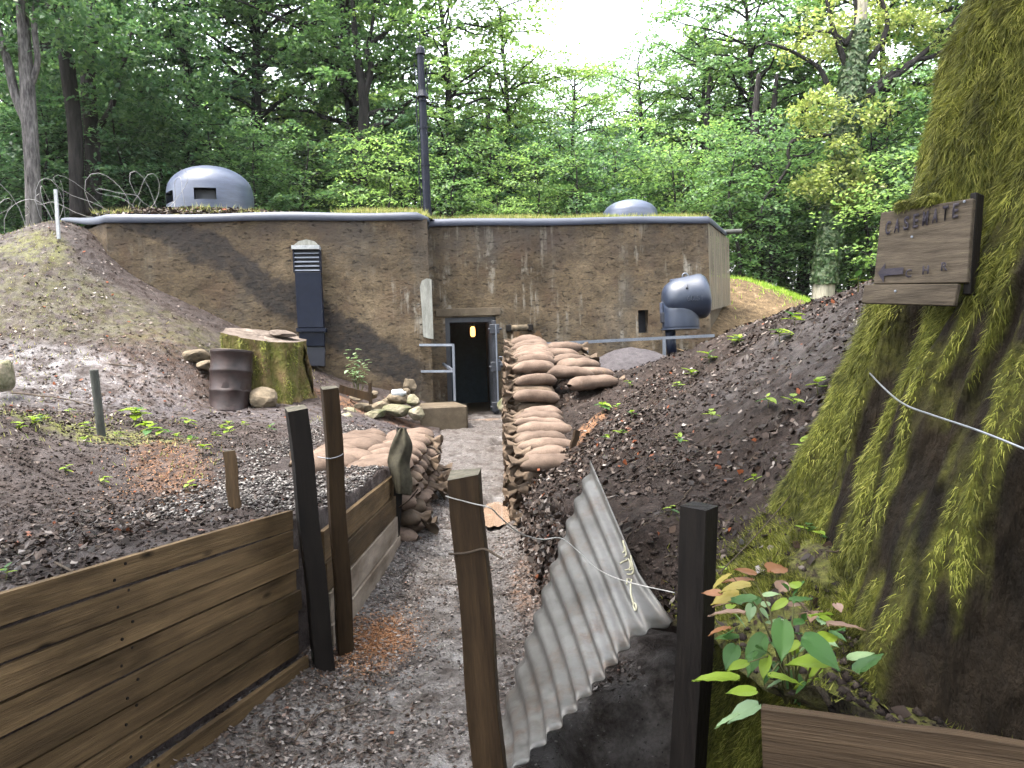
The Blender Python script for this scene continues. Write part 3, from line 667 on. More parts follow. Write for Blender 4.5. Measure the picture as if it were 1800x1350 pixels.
mb = MB(); gp = P(1270, 408, 17.4); mb.tube([gp, gp + Vector((0.42, -0.05, 0.0))], 0.055, 10, True)
bpart(mb, 'gutter_spout', MT['pipe'])
# painted roof cap: a rounded moulding following the wall tops
def cap_profile(h, r=0.16):
    return [(0.035, 0.0), (0.05, 0.02), (0.05, h * 0.45), (0.035, h * 0.72), (-0.02, h * 0.9), (-0.12, h), (-0.6, h + 0.015), (-1.4, h + 0.02)]
def cap(name, path, mat):
    """path: list of (point xy, outward normal xy, z bottom, height, shrink)"""
    mb = MB(); G = []
    for p, n, zb, h, _ in path:
        G.append([Vector((p.x, p.y, 0)) + Vector((n.x, n.y, 0)) * o + Vector((0, 0, zb + z)) for o, z in cap_profile(h)])
    mb.grid(G); mb.add(G[0], [tuple(range(len(G[0])))]); mb.add(G[-1], [tuple(range(len(G[-1])))])
    return bpart(mb, name, mat, True)
path = []; n0 = -NV; hL = ZT - ZCB
wl = (L3(sLL, 0) - LEND); nl = Vector((wl.y, -wl.x, 0)).normalized()
ze = P(112, 389, 14.6).z
for t in np.linspace(0, 1, 9):
    p = LEND.lerp(L3(sLL, 0), t); k = t * t * (3 - 2 * t)
    zb = (ze - 0.02) * (1 - k ** 0.7) + ZCB * k ** 0.7
    path.append((p, nl.lerp(n0, 0.5 * t), zb, 0.10 + (hL - 0.10) * k, 0))
for s in np.linspace(sLL, -0.45, 14)[1:]: path.append((L3(s, 0), n0, ZCB + 0.012 * math.sin(s * 1.7), hL + 0.008 * math.sin(s * 2.3 + 1), 0))
for a in np.linspace(0, 90, 10)[1:]:
    a = R(a); c = L3(-0.22, 0, -0.22)
    nn = (-NV * math.cos(a) + EV * math.sin(a))
    path.append((c + nn * 0.22, nn, ZCB - 0.02 * math.sin(a), hL * (1 - 0.30 * math.sin(a)), 0))
path.append((L3(0, 0, -0.8), EV, ZCB - 0.03, hL * 0.65, 0))
cap('roof_cap', path, MT['cap'])
path = []; hR = ZTR - ZCBR
for s in np.linspace(-0.3, sRR, 16): path.append((R3(s, 0), n0, ZCBR + 0.010 * math.sin(s * 1.9) + (RF(1240, 392).z - ZCBR) * max(0, s / sRR) * 0.6, hR, 0))
fd = (RF1 - RE).normalized(); fn = Vector((fd.y, -fd.x, 0))
for t in np.linspace(0.02, 0.8, 6): path.append((RE.lerp(RF1, t), fn if t > .1 else (n0 + fn).normalized(), RF(1240, 392).z * (1 - t) + P(1276, 416, 17.5).z * t, hR * (1 - 0.35 * t), 0))
cap('roof_cap', path, MT['cap'])
# solid roof body so light does not leak
mb = MB(); a = L3(sLL, 0); pts = [LEND + Vector((0.1, 0.3, 0)), a + NV * 0.25, L3(-0.1, 0, -0.25), R3(0, 0, -0.25), R3(sRR, 0, -0.25), RF1 + Vector((-0.4, 0, 0)), RF1 + Vector((-0.6, 5, 0)), LEND + Vector((0.1, 6, 0))]
n = len(pts); mb.add([Vector((p.x, p.y, ZCBR - 0.1)) for p in pts] + [Vector((p.x, p.y, ZCBR - 0.6)) for p in pts], [tuple(range(n)), tuple(range(2*n-1, n-1, -1))] + [(i, (i+1) % n, n + (i+1) % n, n + i) for i in range(n)])
bpart(mb, 'roof_slab', MT['step'])
# turf on the roof
def roof_z(x, y):
    s = (x - LC.x) * EV.x + (y - LC.y) * EV.y; d = (x - LC.x) * NV.x + (y - LC.y) * NV.y
    left = 1 / (1 + np.exp((s - 0.05) * 14)); zt = ZT * left + ZTR * (1 - left)
    d2 = d - 0.82 * (1 - left); k = 1 - np.exp(-np.clip(d2 - 0.2, 0, 9) * 1.1)
    bumpl = 0.24 * np.exp(-((s + 4.6) / 2.0) ** 2) + 0.06
    return zt - 0.04 + k * (bumpl + 0.21) + 0.03 * fbm(x * 3, y * 3, 5.0, 3) * np.clip(d2, 0, 1)
ss = np.linspace(sLL - 1.2, sRR + 0.75, 110); dd = np.r_[np.linspace(0.12, 2.0, 22), spaced(2.1, 9.0, 0.2, 1.1)]
SS, DD = np.meshgrid(ss, dd); rec = 0.82 / (1 + np.exp(-(SS - 0.05) * 14)); DD = DD + rec
bend = np.clip((SS - sRR + 0.1) / 0.8, 0, 1); DD = DD + bend * 2.0
bl = np.clip((sLL - SS) / 1.2, 0, 1); DD = DD + bl * 1.15
XX = LC.x + SS * EV.x + DD * NV.x; YY = LC.y + SS * EV.y + DD * NV.y; ZZ = roof_z(XX, YY) - 0.42 * bl - bend * 0.3
MT['turf'] = soil_mat('roof_turf', (0.06, 0.05, 0.025), (0.16, 0.13, 0.07), (0.30, 0.25, 0.17), (0.1, 0.1, 0.1), 0.5)
sheet('roof_turf', XX, YY, ZZ, MT['turf'], {'wet': 0 * XX, 'chips': 0 * XX, 'green': 0.55 + 0.45 * np.clip(fbm(XX * .6, YY * .6, 1, 2), -1, 1)})

# plaster patch by the corner
mb = MB(); poly = [(738,505),(741,494),(750,489),(758.5,491),(762,596),(754,595),(744,592),(741,540)]
v = [LF(x, y, 0.012) for x, y in poly]; w = [LF(x, y, -0.02) for x, y in poly]; n = len(poly)
mb.add(v + w, [tuple(range(n))] + [(i, (i+1) % n, n + (i+1) % n, n + i) for i in range(n)]); bpart(mb, 'plaster_patch', MT['plaster'])

# ventilation duct on the left block
duct = bpart(MB().add([], []) if False else MB().box((0,0,0), (.001,.001,.001)), 'ventilation_duct', MT['blue_dark']) if False else None
mb = MB()
def fbox(F0, x0, x1, y0, y1, o0, o1):
    a = [LF(x0, y1), LF(x1, y1), LF(x1, y0), LF(x0, y0)]
    return [q - NV * o for o in (o0, o1) for q in a], [(0,1,2,3),(7,6,5,4),(0,4,5,1),(1,5,6,2),(2,6,7,3),(3,7,4,0)]
def quadbox(c, o0, o1):
    a = [LF(*q) for q in c]
    return [q - NV * o for o in (o0, o1) for q in a], [(0,1,2,3),(7,6,5,4),(0,4,5,1),(1,5,6,2),(2,6,7,3),(3,7,4,0)]
mb.add(*quadbox([(526,577),(571,577),(566,481),(521,481)], 0.0, 0.20))
mb.add(*quadbox([(529,609),(572,609),(571,578),(527,578)], 0.0, 0.16))
duct = bpart(mb, 'ventilation_duct', MT['blue_dark'], bevel=0.008); tag(duct, 'navy steel ventilation duct with louvred intake')
def dpart(mb, name, mat, bevel=0.0):
    o = mb.build(name, mat, duct, False, bevel); return o
dpart(MB().add(*quadbox([(529,643),(572,643),(572,609.5),(529,609.5)], 0.0, 0.12)), 'duct_foot', MT['blue_black'])
dpart(MB().add(*quadbox([(524,584),(575,584),(575,577.5),(524,577.5)], 0.0, 0.225)), 'duct_band', MT['blue_dark'])
dpart(MB().add(*quadbox([(519.5,480.5),(566,480.5),(564,442),(518,442)], 0.0, 0.12)), 'intake_box', MT['blue_black'])
for k in range(5):
    y = 446.5 + k * 7.4; x = 518 + k * 0.35
    a = [LF(x - 0.5, y + 2.6), LF(x + 46.5, y + 2.2), LF(x + 46.5, y - 0.4), LF(x - 0.5, y)]
    v = [a[0] - NV * 0.20, a[1] - NV * 0.20, a[2] - NV * 0.121, a[3] - NV * 0.121]
    v += [q + Vector((0, 0, 0.012)) for q in v]
    dpart(MB().add(v, [(0,1,2,3),(7,6,5,4),(0,4,5,1),(1,5,6,2),(2,6,7,3),(3,7,4,0)]), 'slat', MT['slat'])
for x0, x1, xb in ((517.2, 519.4, 1.6), (562.6, 564.8, 1.8)):
    dpart(MB().add(*quadbox([(x0+xb,481),(x1+xb,481),(x1,442),(x0,442)], 0.0, 0.205)), 'cheek', MT['blue_dark'])
dpart(MB().add(*quadbox([(516,441.6),(564,441.2),(564,434.5),(516,435)], 0.0, 0.25)), 'intake_lip', MT['white_paint'])
c = [(517,434.4),(527,426),(541,422.5),(555,426),(563,434)]
v = [LF(x, y) - NV * o for o in (0.0, 0.18) for x, y in c]; v[5:] = [q + Vector((0,0,-0.01)) for q in v[5:]]
dpart(MB().add(v, [(0,1,2,3,4),(9,8,7,6,5)] + [(i, i+1, i+6, i+5) for i in range(4)] + [(4,0,5,9)]), 'hood_stone', MT['plaster'])

# doorway: frame, corridor, open steel door, lamp
mb = MB()
fw = 0.05
mb.add([R3(ds0, dz1 + .0), R3(ds1, dz1), R3(ds1, dz1 - .12), R3(ds0, dz1 - .12)] + [R3(ds0, dz1, -.4), R3(ds1, dz1, -.4), R3(ds1, dz1 - .12, -.4), R3(ds0, dz1 - .12, -.4)], [(0,1,2,3),(7,6,5,4),(0,4,5,1),(3,2,6,7)])
v = [R3(s, z, o) for s, z, o in [(ds0 + .003, dz0, -.06), (ds0 + .09, dz0, -.06), (ds0 + .09, dz1 - .10, -.06), (ds0 + .003, dz1 - .10, -.06), (ds0 + .003, dz0, -.4), (ds0 + .09, dz0, -.4), (ds0 + .09, dz1 - .10, -.4), (ds0 + .003, dz1 - .10, -.4)]]
mb2 = MB(); mb2.add(v, [(0,1,2,3),(1,5,6,2)])
v = [R3(ds0, dz1 - .003, -.06), R3(ds1, dz1 - .003, -.06), R3(ds1, dz1 - .10, -.06), R3(ds0, dz1 - .10, -.06), R3(ds0, dz1 - .003, -.4), R3(ds1, dz1 - .003, -.4), R3(ds1, dz1 - .10, -.4), R3(ds0, dz1 - .10, -.4)]
mb2.add(v, [(0,1,2,3),(3,2,6,7)])
bpart(mb2, 'door_frame', MT['steel_dark'])
a, b_ = ds0 - 0.15, ds1 + 0.2; D = -4.5; Q = -0.45
mb = MB()
mb.add([R3(a, dz0, Q), R3(a, dz0, D), R3(a, dz1 + .1, D), R3(a, dz1 + .1, Q)], [(0,1,2,3)])
mb.add([R3(a, dz0, D), R3(b_, dz0, D), R3(b_, dz1 + .1, D), R3(a, dz1 + .1, D)], [(0,1,2,3)])
mb.add([R3(a, dz1 + .1, Q), R3(b_, dz1 + .1, Q), R3(b_, dz1 + .1, D), R3(a, dz1 + .1, D)], [(0,1,2,3)])
mb.add([R3(a, dz0, Q), R3(ds0, dz0, Q), R3(ds0, dz1 + .1, Q), R3(a, dz1 + .1, Q)], [(0,1,2,3)])
mb.add([R3(ds1, dz0, Q), R3(b_, dz0, Q), R3(b_, dz1 + .1, Q), R3(ds1, dz1 + .1, Q)], [(0,1,2,3)])
mb.add([R3(ds0, dz1, Q), R3(ds1, dz1, Q), R3(ds1, dz1 + .1, Q), R3(ds0, dz1 + .1, Q)], [(0,1,2,3)])
bpart(mb, 'corridor', MT['inner'])
mb = MB(); mb.add([R3(b_, dz0, Q), R3(b_, dz0, D), R3(b_, dz1 + .1, D), R3(b_, dz1 + .1, Q)], [(0,1,2,3)]); bpart(mb, 'corridor_side', MT['inner_lit'])
mb = MB(); mb.add([R3(a, dz0 + .004, 0.02), R3(b_, dz0 + .004, 0.02), R3(b_, dz0 + .004, D), R3(a, dz0 + .004, D), R3(a, dz0 - .3, 0.02), R3(b_, dz0 - .3, 0.02)], [(0,1,2,3),(0,4,5,1)]); bpart(mb, 'threshold', MT['step'])
# door leaf, swung out edge-on to the right jamb
mb = MB(); hd = S(RF(866, 640), RC0)
def dbox(s0, s1, z0, z1, o0, o1):
    v = [R3(s, z, o) for o in (o0, o1) for s, z in ((s0, z0), (s1, z0), (s1, z1), (s0, z1))]
    return v, [(0,1,2,3),(7,6,5,4),(0,4,5,1),(1,5,6,2),(2,6,7,3),(3,7,4,0)]
mb.add(*dbox(hd - .05, hd + .03, dz0 + .03, dz1 - .12, -.30, .62))
leaf = bpart(mb, 'door', MT['steel_dark'], bevel=0.006); tag(leaf, 'open dark steel door seen edge-on')
for zz in (dz0 + 0.16, dz0 + 0.92, dz1 - 0.28):
    m2 = MB(); m2.add(*dbox(hd - .10, hd + .09, zz - .09, zz + .09, .55, .66)); m2.build('lock_case', MT['steel_dark'], leaf, bevel=0.008)
    m2 = MB(); m2.tube([R3(hd - .13, zz, .64), R3(hd + .13, zz, .64)], 0.022, 8); m2.build('bolt', MT['steel_dark'], leaf)
m2 = MB(); m2.tube([R3(hd + .02, dz0 + .1, .655), R3(hd + .02, dz1 - .2, .655)], 0.016, 8); m2.build('lock_rod', MT['galv'], leaf)
m2 = MB(); m2.tube([R3(hd + .06, dz0 + .95, .64), R3(hd + .13, dz0 + .95, .68), R3(hd + .13, dz0 + 1.10, .68), R3(hd + .06, dz0 + 1.10, .64)], 0.013, 8); m2.build('handle', MT['galv'], leaf)
# lintel band above the doorway, wooden bracket to the right of it
mb = MB(); v = [RF(x, y, o) for o in (0.0, 0.025) for x, y in ((766, 557), (880, 553.5), (880, 540), (766, 543.5))]
mb.add(v, [(0,1,2,3),(7,6,5,4),(0,4,5,1),(1,5,6,2),(2,6,7,3),(3,7,4,0)]); bpart(mb, 'lintel', MT['step'], bevel=0.006)
# lit lamp in the corridor
lq = R3(S(RF(831, 583), RC0) + 0.12, 0, -3.2); lq = PP(831, 583, RC0 + NV * 3.2, NV)
lamp = empty('wall_lamp', lq); tag(lamp, 'small lit orange lamp glowing inside the dark doorway', 'lamp')
m, nt, bs = nodes('lamp_glow'); bs.inputs['Emission Color'].default_value = (1.0, 0.36, 0.08, 1); bs.inputs['Emission Strength'].default_value = 0.9; bs.inputs['Base Color'].default_value = (0.8, 0.4, 0.2, 1)
mb = MB(); mb.lathe([(0.02, -0.13), (0.055, -0.09), (0.06, 0), (0.055, 0.09), (0.02, 0.13)], 14); mb.build('bulb', m, lamp, True)
for sgn in (-1, 1): MB().lathe([(0.03, 0), (0.065, 0.005), (0.065, 0.03), (0.03, 0.04)], 14, (0, 0, 0.12 if sgn > 0 else -0.16)).build('lamp_collar', MT['steel_dark'], lamp)
MB().tube([(0, 0, 0.15), (0, 0, float(dz1 + .1 - lq.z))], 0.012, 6).build('lamp_stem', MT['steel_dark'], lamp)
# ------------------------------------------------------------------ things on the bunker roof
def dome(name, px0, px1, pyb, Y, h_ratio, label, embr):
    c = P((px0 + px1) / 2, pyb, Y); r = (P(px1, pyb, Y).x - P(px0, pyb, Y).x) / 2
    root = empty(name, c); tag(root, label, 'dome', 'armoured domes on the bunker roof')
    H = r * h_ratio; prof = [(r * 0.985, -0.5), (r * 0.995, H * .12), (r, H * 0.36), (r * 0.985, H * 0.42)]
    for t in np.linspace(8, 89, 16): prof.append((r * 0.985 * max(.01, math.cos(R(t))) ** 0.92, H * 0.42 + H * 0.58 * math.sin(R(t))))
    n = 64; v = []; f = []
    slots = embr
    for pr, pz in prof:
        for k in range(n):
            a = 2 * math.pi * k / n; v.append((pr * math.cos(a), pr * math.sin(a), pz))
    for i in range(len(prof) - 1):
        for k in range(n):
            mid = (360.0 * (k + .5) / n) % 360
            if i in (1,) and any(abs((mid - s + 180) % 360 - 180) < hw for s, hw in slots): continue
            a, b = i*n+k, i*n+(k+1) % n; f.append((a, b, b+n, a+n))
    f.append(tuple(range((len(prof)-1)*n, len(prof)*n)))
    MB().add(v, f).build('shell', MT['dome'], root, True)
    for s, hw in slots:
        q = MB(); a0, a1 = R(s - hw - 2.6), R(s + hw + 2.6); pts = []
        ring = lambda rr, z: [Vector((rr * math.cos(a0 + (a1-a0)*k/6), rr * math.sin(a0 + (a1-a0)*k/6), z)) for k in range(7)]
        z0, z1 = H * .12, H * 0.36
        o0, o1, i0, i1 = ring(r * .992, z0), ring(r * .992, z1), ring(r * .72, z0), ring(r * .72, z1)
        q.grid([o0, i0, i1, o1]); q.add([o0[0], i0[0], i1[0], o1[0]], [(0,1,2,3)]); q.add([o0[6], i0[6], i1[6], o1[6]], [(0,1,2,3)])
        e = q.build('embrasure', MT['blue_dark'], root)
        pl = MB(); mid = R(s); cc = Vector((math.cos(mid), math.sin(mid), 0)) * r * .80; t = Vector((-math.sin(mid), math.cos(mid), 0)); w = r * math.sin(R(hw)) * 0.9
        pl.add([cc - t*w + Vector((0,0,z0+.02)), cc + t*w + Vector((0,0,z0+.02)), cc + t*w + Vector((0,0,z1-.02)), cc - t*w + Vector((0,0,z1-.02))], [(0,1,2,3)])
        pl.build('shutter', MT['blue_black'], e)
    return root
dome('observation_dome', 299, 444, 375, 17.2, 1.10, 'tall blue-grey armoured dome with two dark slits on the left roof', [(283.0, 14), (222.0, 14)])
dome('observation_dome', 1060, 1156, 397, 18.2, 0.92, 'low pale armoured dome on the right roof', [])

# mast
mb0 = P(752, 392, 15.3); mt0 = P(739, 96, 15.3)
mast = empty('radio_mast', mb0); tag(mast, 'dark blue steel mast with cables standing between the roof halves', 'mast')
MI = Matrix.Translation(-mb0)
def at_mast(mb, name, mat, parent=mast, smooth=False):
    o = mb.build(name, mat, parent, smooth)
    if parent is mast: o.matrix_parent_inverse = MI
    return o
def mp_(t, dx=0, dy=0): return mb0.lerp(mt0, t) + Vector((dx, dy, 0))
pole = at_mast(MB().tube([mp_(-.1), mp_(.55), mp_(1)], [0.085, 0.08, 0.07], 12), 'pole', MT['mast'])
at_mast(MB().tube([mp_(0), mp_(.06)], 0.105, 12), 'sleeve', MT['mast'])
for t in (.34, .56, .72): at_mast(MB().tube([mp_(t), mp_(t + .010)], 0.093, 12), 'clamp', MT['mast'])
at_mast(MB().lathe([(0.10, 0), (0.085, 0.12), (0.02, 0.18)], 10, mp_(1.0)), 'head_cap', MT['mast'])
at_mast(MB().lathe([(0.13, -.08), (0.08, 0.05), (0.075, 0.1)], 10, mp_(.77)), 'collar', MT['mast'])
at_mast(MB().tube([mp_(1.04), mp_(1.13)], 0.010, 6), 'aerial', MT['mast'])
for k, dx in enumerate((-.115, .11, -.12)):
    t0, t1 = ((0.02, .95), (.76, .94), (.55, .74))[k]
    pts = [mp_(t0 + (t1 - t0) * q / 10, dx + 0.012 * math.sin(q * 1.7 + k), -.03) for q in range(11)]
    at_mast(MB().tube(pts, 0.011, 6), 'cable', MT['mast'])
at_mast(MB().tube([mp_(.93, .08), mp_(.94, .17), mp_(.90, .19), mp_(.84, .15), mp_(.83, .07)], 0.012, 6), 'bracket', MT['mast'])
at_mast(MB().tube([mp_(.72, .06), mp_(.715, .25), mp_(.70, .32)], 0.010, 6), 'bracket', MT['mast'])
at_mast(MB().tube([mp_(.80, .08), P(880, 215, 16.2), P(985, 300, 17.2), P(1098, 366, 18.2)], 0.0035, 5), 'guy_wire', MT['mast'])

# ------------------------------------------------------------------ cast iron bell by the right corner
bb = P(1199, 578, 14.3); bs_ = 14.3 / FPX
bell = empty('armoured_bell', bb); tag(bell, 'round blue-grey cast iron turret bell on a post by the right corner', 'turret bell')
def bx(dx): return dx * bs_
def bz(dy): return -dy * bs_
mb = MB()
# body: horizontal drum, rounded on the left, flat lid on the right
prof = []
rr = bx(37.5)
for t in np.linspace(0, 90, 14): prof.append((max(0.004, rr * math.sin(R(t)) ** 0.62), bx(-33) + bx(40) * (1 - math.cos(R(t)))))
prof += [(rr * 1.03, bx(25)), (rr * 1.05, bx(32)), (rr * 1.03, bx(38)), (rr * 0.93, bx(43)), (rr * 0.80, bx(45)), (0.004, bx(45.5))]
Mx = Matrix.Rotation(R(90), 3, 'Y') ; tilt = Matrix.Rotation(R(-7), 3, 'Y')
M2 = tilt @ Mx
mb.lathe(prof, 48, (0, 0, bz(-52)), M2)
body = mb.build('hood', MT['blue_metal'], bell, True)
nk = MB(); nk.lathe([(bx(31.5), bz(0)), (bx(32), bz(-4)), (bx(32), bz(-30)), (bx(31), bz(-50))], 40, (bx(-2), 0, 0)); nk.build('neck', MT['blue_metal'], bell, True)
fl = MB(); fl.lathe([(bx(30), bz(1.5)), (bx(33.5), bz(1.5)), (bx(33.5), bz(-1)), (bx(30), bz(-1))], 40, (bx(-3), 0, 0)); fl.build('base_flange', MT['blue_metal'], bell)
MB().tube([(bx(-21), 0, bz(0)), (bx(-19), 0, bz(52))], bx(9), 16).build('support_post', MT['blue_dark'], bell, True)
MB().tube([Vector((bx(8) + bx(5) * math.cos(a), 0, bz(-92) + bx(5) * math.sin(a))) for a in np.linspace(-0.4, math.pi + .4, 9)], bx(1.3), 8).build('lifting_ring', MT['galv'], bell, True)
MB().box((bx(-12), 0, bz(-86)), (bx(14), bx(8), bx(3)), tilt).build('top_plate', MT['dome'], bell, bevel=0.004)
MB().box((bx(-35.5), 0, bz(-38)), (bx(3), bx(14), bx(18))).build('rear_hatch', MT['dome'], bell, bevel=0.006)
MB().box((bx(-34), -bx(3), bz(-20)), (bx(7), bx(14), bx(17))).build('hinge_block', MT['blue_black'], bell, bevel=0.006)
MB().box((bx(4), -bx(31), bz(-72)), (bx(3), bx(3), bx(14)), Matrix.Rotation(R(24), 3, 'Y') @ Matrix.Rotation(R(-45), 3, 'X')).build('lug', MT['blue_black'], bell, bevel=0.004)
MB().tube([(bx(33), -bx(22), bz(-36)), (bx(45), -bx(24), bz(-36.5))], bx(1.0), 6).build('locking_pin', MT['galv'], bell)
def text_mesh(body, size, ext=0.0, align='CENTER', bold=0.0):
    cu = bpy.data.curves.new('lettering', 'FONT'); cu.body = body; cu.size = size; cu.extrude = ext; cu.align_x = align; cu.offset = bold
    o = bpy.data.objects.new('lettering', cu); COL.objects.link(o)
    dg = bpy.context.evaluated_depsgraph_get(); me = bpy.data.meshes.new_from_object(o.evaluated_get(dg))
    bpy.data.objects.remove(o); bpy.data.curves.remove(cu); return me
me = text_mesh('60.51', bx(13), 0.012); me.materials.append(MT['blue_metal'])
o = link(bpy.data.objects.new('lettering', me), bell); o.location = (bx(16), -rr * 1.015, bz(-46)); o.rotation_euler = (R(90), 0, 0)

# ------------------------------------------------------------------ railings, step, timber cradle
def rail(name, runs, label, rad=0.022, mat='galv', sq=True):
    c = Vector(runs[0][1][0]); root = empty(name, c); tag(root, label, 'railing')
    for nm, pts in runs:
        o = MB().tube(pts, rad, 4 if sq else 10).build(nm, MT[mat], root); o.matrix_parent_inverse = Matrix.Translation(-c)
    return root
Yr = 13.85
rail('door_railing', [('top_rail', [LF(738, 606.5, 0.0), P(797, 606.5, Yr)]), ('mid_rail', [LF(741, 653, 0.0), P(797, 652.5, Yr)]),
     ('post', [P(796.5, 604.5, Yr), P(799.5, 705, Yr)]), ('brace', [P(796, 651, Yr), P(779, 640, Yr + 0.9)])], 'grey steel handrail on the step left of the doorway', 0.030)
rail('ramp_handrail', [('top_rail', [R3(hd + .10, RF(873, 636).z, .30), P(901, 650, 13.2)]), ('wall_plate', [R3(hd + .10, RF(873, 640).z, .30), R3(hd + .10, RF(873, 631).z, .30)])], 'short sloping grey handrail between the door and the sandbags', 0.028)
rail('long_railing', [('top_rail', [P(953, 605, 12.6), P(1100, 597.5, 12.9), P(1255, 590, 13.2)]), ('post', [P(1030.5, 600, 12.7), P(1033, 680, 12.7)]), ('post', [P(1167, 595, 13.0), P(1169, 680, 13.0)]), ('post', [P(956, 605, 12.6), P(958, 700, 12.6)])],
     'long grey steel railing in front of the right wall', 0.035)
# concrete step
fz = 0.62
front = [PZ(737, 731, fz), PZ(822, 729, fz)]
mb = MB(); zt = fz + 0.21
f0, f1 = P(737, 716, 12.6), P(822, 713, 12.75); zt = f0.z; b0, b1 = PP(738, 702, LC - NV * 0.02, NV), P(800, 702.5, 14.3)
v = [Vector((q.x, q.y, zz)) for zz in (0.3, zt) for q in (f0, f1, Vector((b1.x, b1.y, 0)), Vector((b0.x, b0.y - .02, 0)))]
st = MB().add(v, [(3,2,1,0),(4,5,6,7),(0,1,5,4),(1,2,6,5),(2,3,7,6),(3,0,4,7)]).build('concrete_step', MT['step'], bevel=0.025)
tag(st, 'low concrete step left of the doorway', 'step')
# timber cradle on top of the far sandbags and log bracket above it
Yc = 13.55
root = empty('wooden_cradle', P(928, 600, Yc)); tag(root, 'notched wooden cradle frame standing behind the highest sandbags', 'wooden frame'); pi_ = Matrix.Translation(-P(928, 600, Yc))
def board(px, Y0, Y1, name, mat, parent, inv):
    v = [P(x, y, Y) for Y in (Y0, Y1) for x, y in px]; n = len(px)
    o = MB().add(v, [tuple(range(n)), tuple(range(2*n-1, n-1, -1))] + [(i, (i+1) % n, n + (i+1) % n, n + i) for i in range(n)]).build(name, MT[mat], parent); o.matrix_parent_inverse = inv; return o
board([(902,600),(902,586),(905,582),(910,583),(918,588),(930,590),(940,586),(944,581),(948,581),(953,592),(957,606),(957,612),(902,612)], Yc, Yc + .05, 'notched_board', 'post', root, pi_)
board([(902,700),(898.5,700),(898.5,588),(902,588)], Yc - .1, Yc, 'upright', 'plank_pale', root, pi_)
root = empty('log_bracket', RF(912, 576, .1)); tag(root, 'short log held by two dark iron brackets on the wall', 'bracket'); pi_ = Matrix.Translation(-RF(912, 576, .1))
o = MB().tube([RF(898, 577, .12), RF(928, 575.5, .12)], 0.062, 10).build('log', MT['rock'], root, True); o.matrix_parent_inverse = pi_
for x in (894, 932):
    o = MB().box(RF(x, 577 - (x - 894) * .03, .09), (0.11, 0.18, 0.13)).build('iron_bracket', MT['post_dark'], root, bevel=.01); o.matrix_parent_inverse = pi_

# ------------------------------------------------------------------ sandbags
def bag_mesh(seed, L=0.56, W=0.33, H=0.165):
    rng = np.random.RandomState(seed); nu, nv = 22, 16
    verts = []; 
    for i in range(nu + 1):
        u = -1 + 2 * i / nu; k = (1 - abs(u) ** 3.2) ** 0.5 if abs(u) < 1 else 0.0
        k = max(k, 0.12 if i in (0, nu) else k)
        for j in range(nv):
            a = 2 * math.pi * j / nv; c, s = math.cos(a), math.sin(a)
            y = W / 2 * math.copysign(abs(c) ** 0.75, c) * (0.35 + 0.65 * k); z = H / 2 * math.copysign(abs(s) ** 0.8, s) * k
            verts.append((L / 2 * u, y, z))
    v = np.array(verts)
    d = 0.024 * fbm(v[:, 0] * 5 + seed * 7, v[:, 1] * 5, v[:, 2] * 5, 3) + 0.012 * vnoise(v[:, 0] * 4 + seed, v[:, 1] * 22, v[:, 2] * 6)
    nrm = v * np.array([0.3, 1, 2.2]); nrm /= np.linalg.norm(nrm, axis=1)[:, None] + 1e-6
    v = v + nrm * d[:, None]; v[:, 2] -= 0.035 * (v[:, 0] / (L / 2)) ** 2 * rng.uniform(0.3, 1.2)
    q = [(i*nv+j, i*nv+(j+1) % nv, (i+1)*nv+(j+1) % nv, (i+1)*nv+j) for i in range(nu) for j in range(nv)]
    me = np_mesh('sandbag', v, q, None, True); return me
def neck_mesh(seed, L=0.56):
    """ruffled tied end of a sack"""
    rng = np.random.RandomState(seed + 50); n = 18; G = []
    for t, r in ((-.05, .06), (0.0, .052), (.035, .045), (.075, .075), (.115, .105)):
        ring = []
        for k in range(n + 1):
            a = 2 * math.pi * (k % n) / n; w = 1 + (0.45 * math.sin(k * 2 * math.pi / 3.6 + seed) if t > .05 else 0.12 * math.sin(k * 2.1)) * (k % n != 0)
            ring.append(Vector((-L / 2 + .03 - t + 0.02 * math.sin(a * 3 + seed) * (t > .05), r * w * math.cos(a) * 1.25, r * w * math.sin(a) * .75 - t * 0.35)))
        G.append(ring)
    mb = MB().grid(G); me = bpy.data.meshes.new('tied_neck'); me.from_pydata([tuple(x) for x in mb.v], [], mb.f)
    for p in me.polygons: p.use_smooth = True
    return me
BAGS = []
for s in range(6):
    a = bag_mesh(s); a.materials.append(MT['bag']); a2 = a.copy(); a2.materials[0] = MT['bag_dirty']
    b = neck_mesh(s); b.materials.append(MT['bag_dirty']); BAGS.append((a, a2, b))
rnd = random.Random(5)
def bag(loc, rz, label, group, flip=False, dirty=False, neck=True, tilt=(0, 0), sc=1.0):
    a, a2, b = BAGS[rnd.randrange(6)]
    o = link(bpy.data.objects.new('sandbag', a2 if dirty else a)); o.location = loc
    o.rotation_euler = (tilt[0] + rnd.uniform(-.12, .12), tilt[1] + rnd.uniform(-.09, .09), rz + rnd.uniform(-.17, .17))
    o.scale = (sc * rnd.uniform(.92, 1.08), sc * rnd.uniform(.9, 1.1), sc * rnd.uniform(.92, 1.12))
    if flip: o.rotation_euler.z += math.pi
    if neck: link(bpy.data.objects.new('tied_neck', b), o)
    tag(o, label, 'sandbag', group); return o
ORD = ['first', 'second', 'third', 'fourth', 'fifth', 'sixth', 'seventh', 'eighth', 'ninth', 'tenth', 'eleventh', 'twelfth', 'thirteenth', 'fourteenth', 'fifteenth', 'sixteenth', 'seventeenth', 'eighteenth', 'nineteenth', 'twentieth', 'twenty-first', 'twenty-second', 'twenty-third']
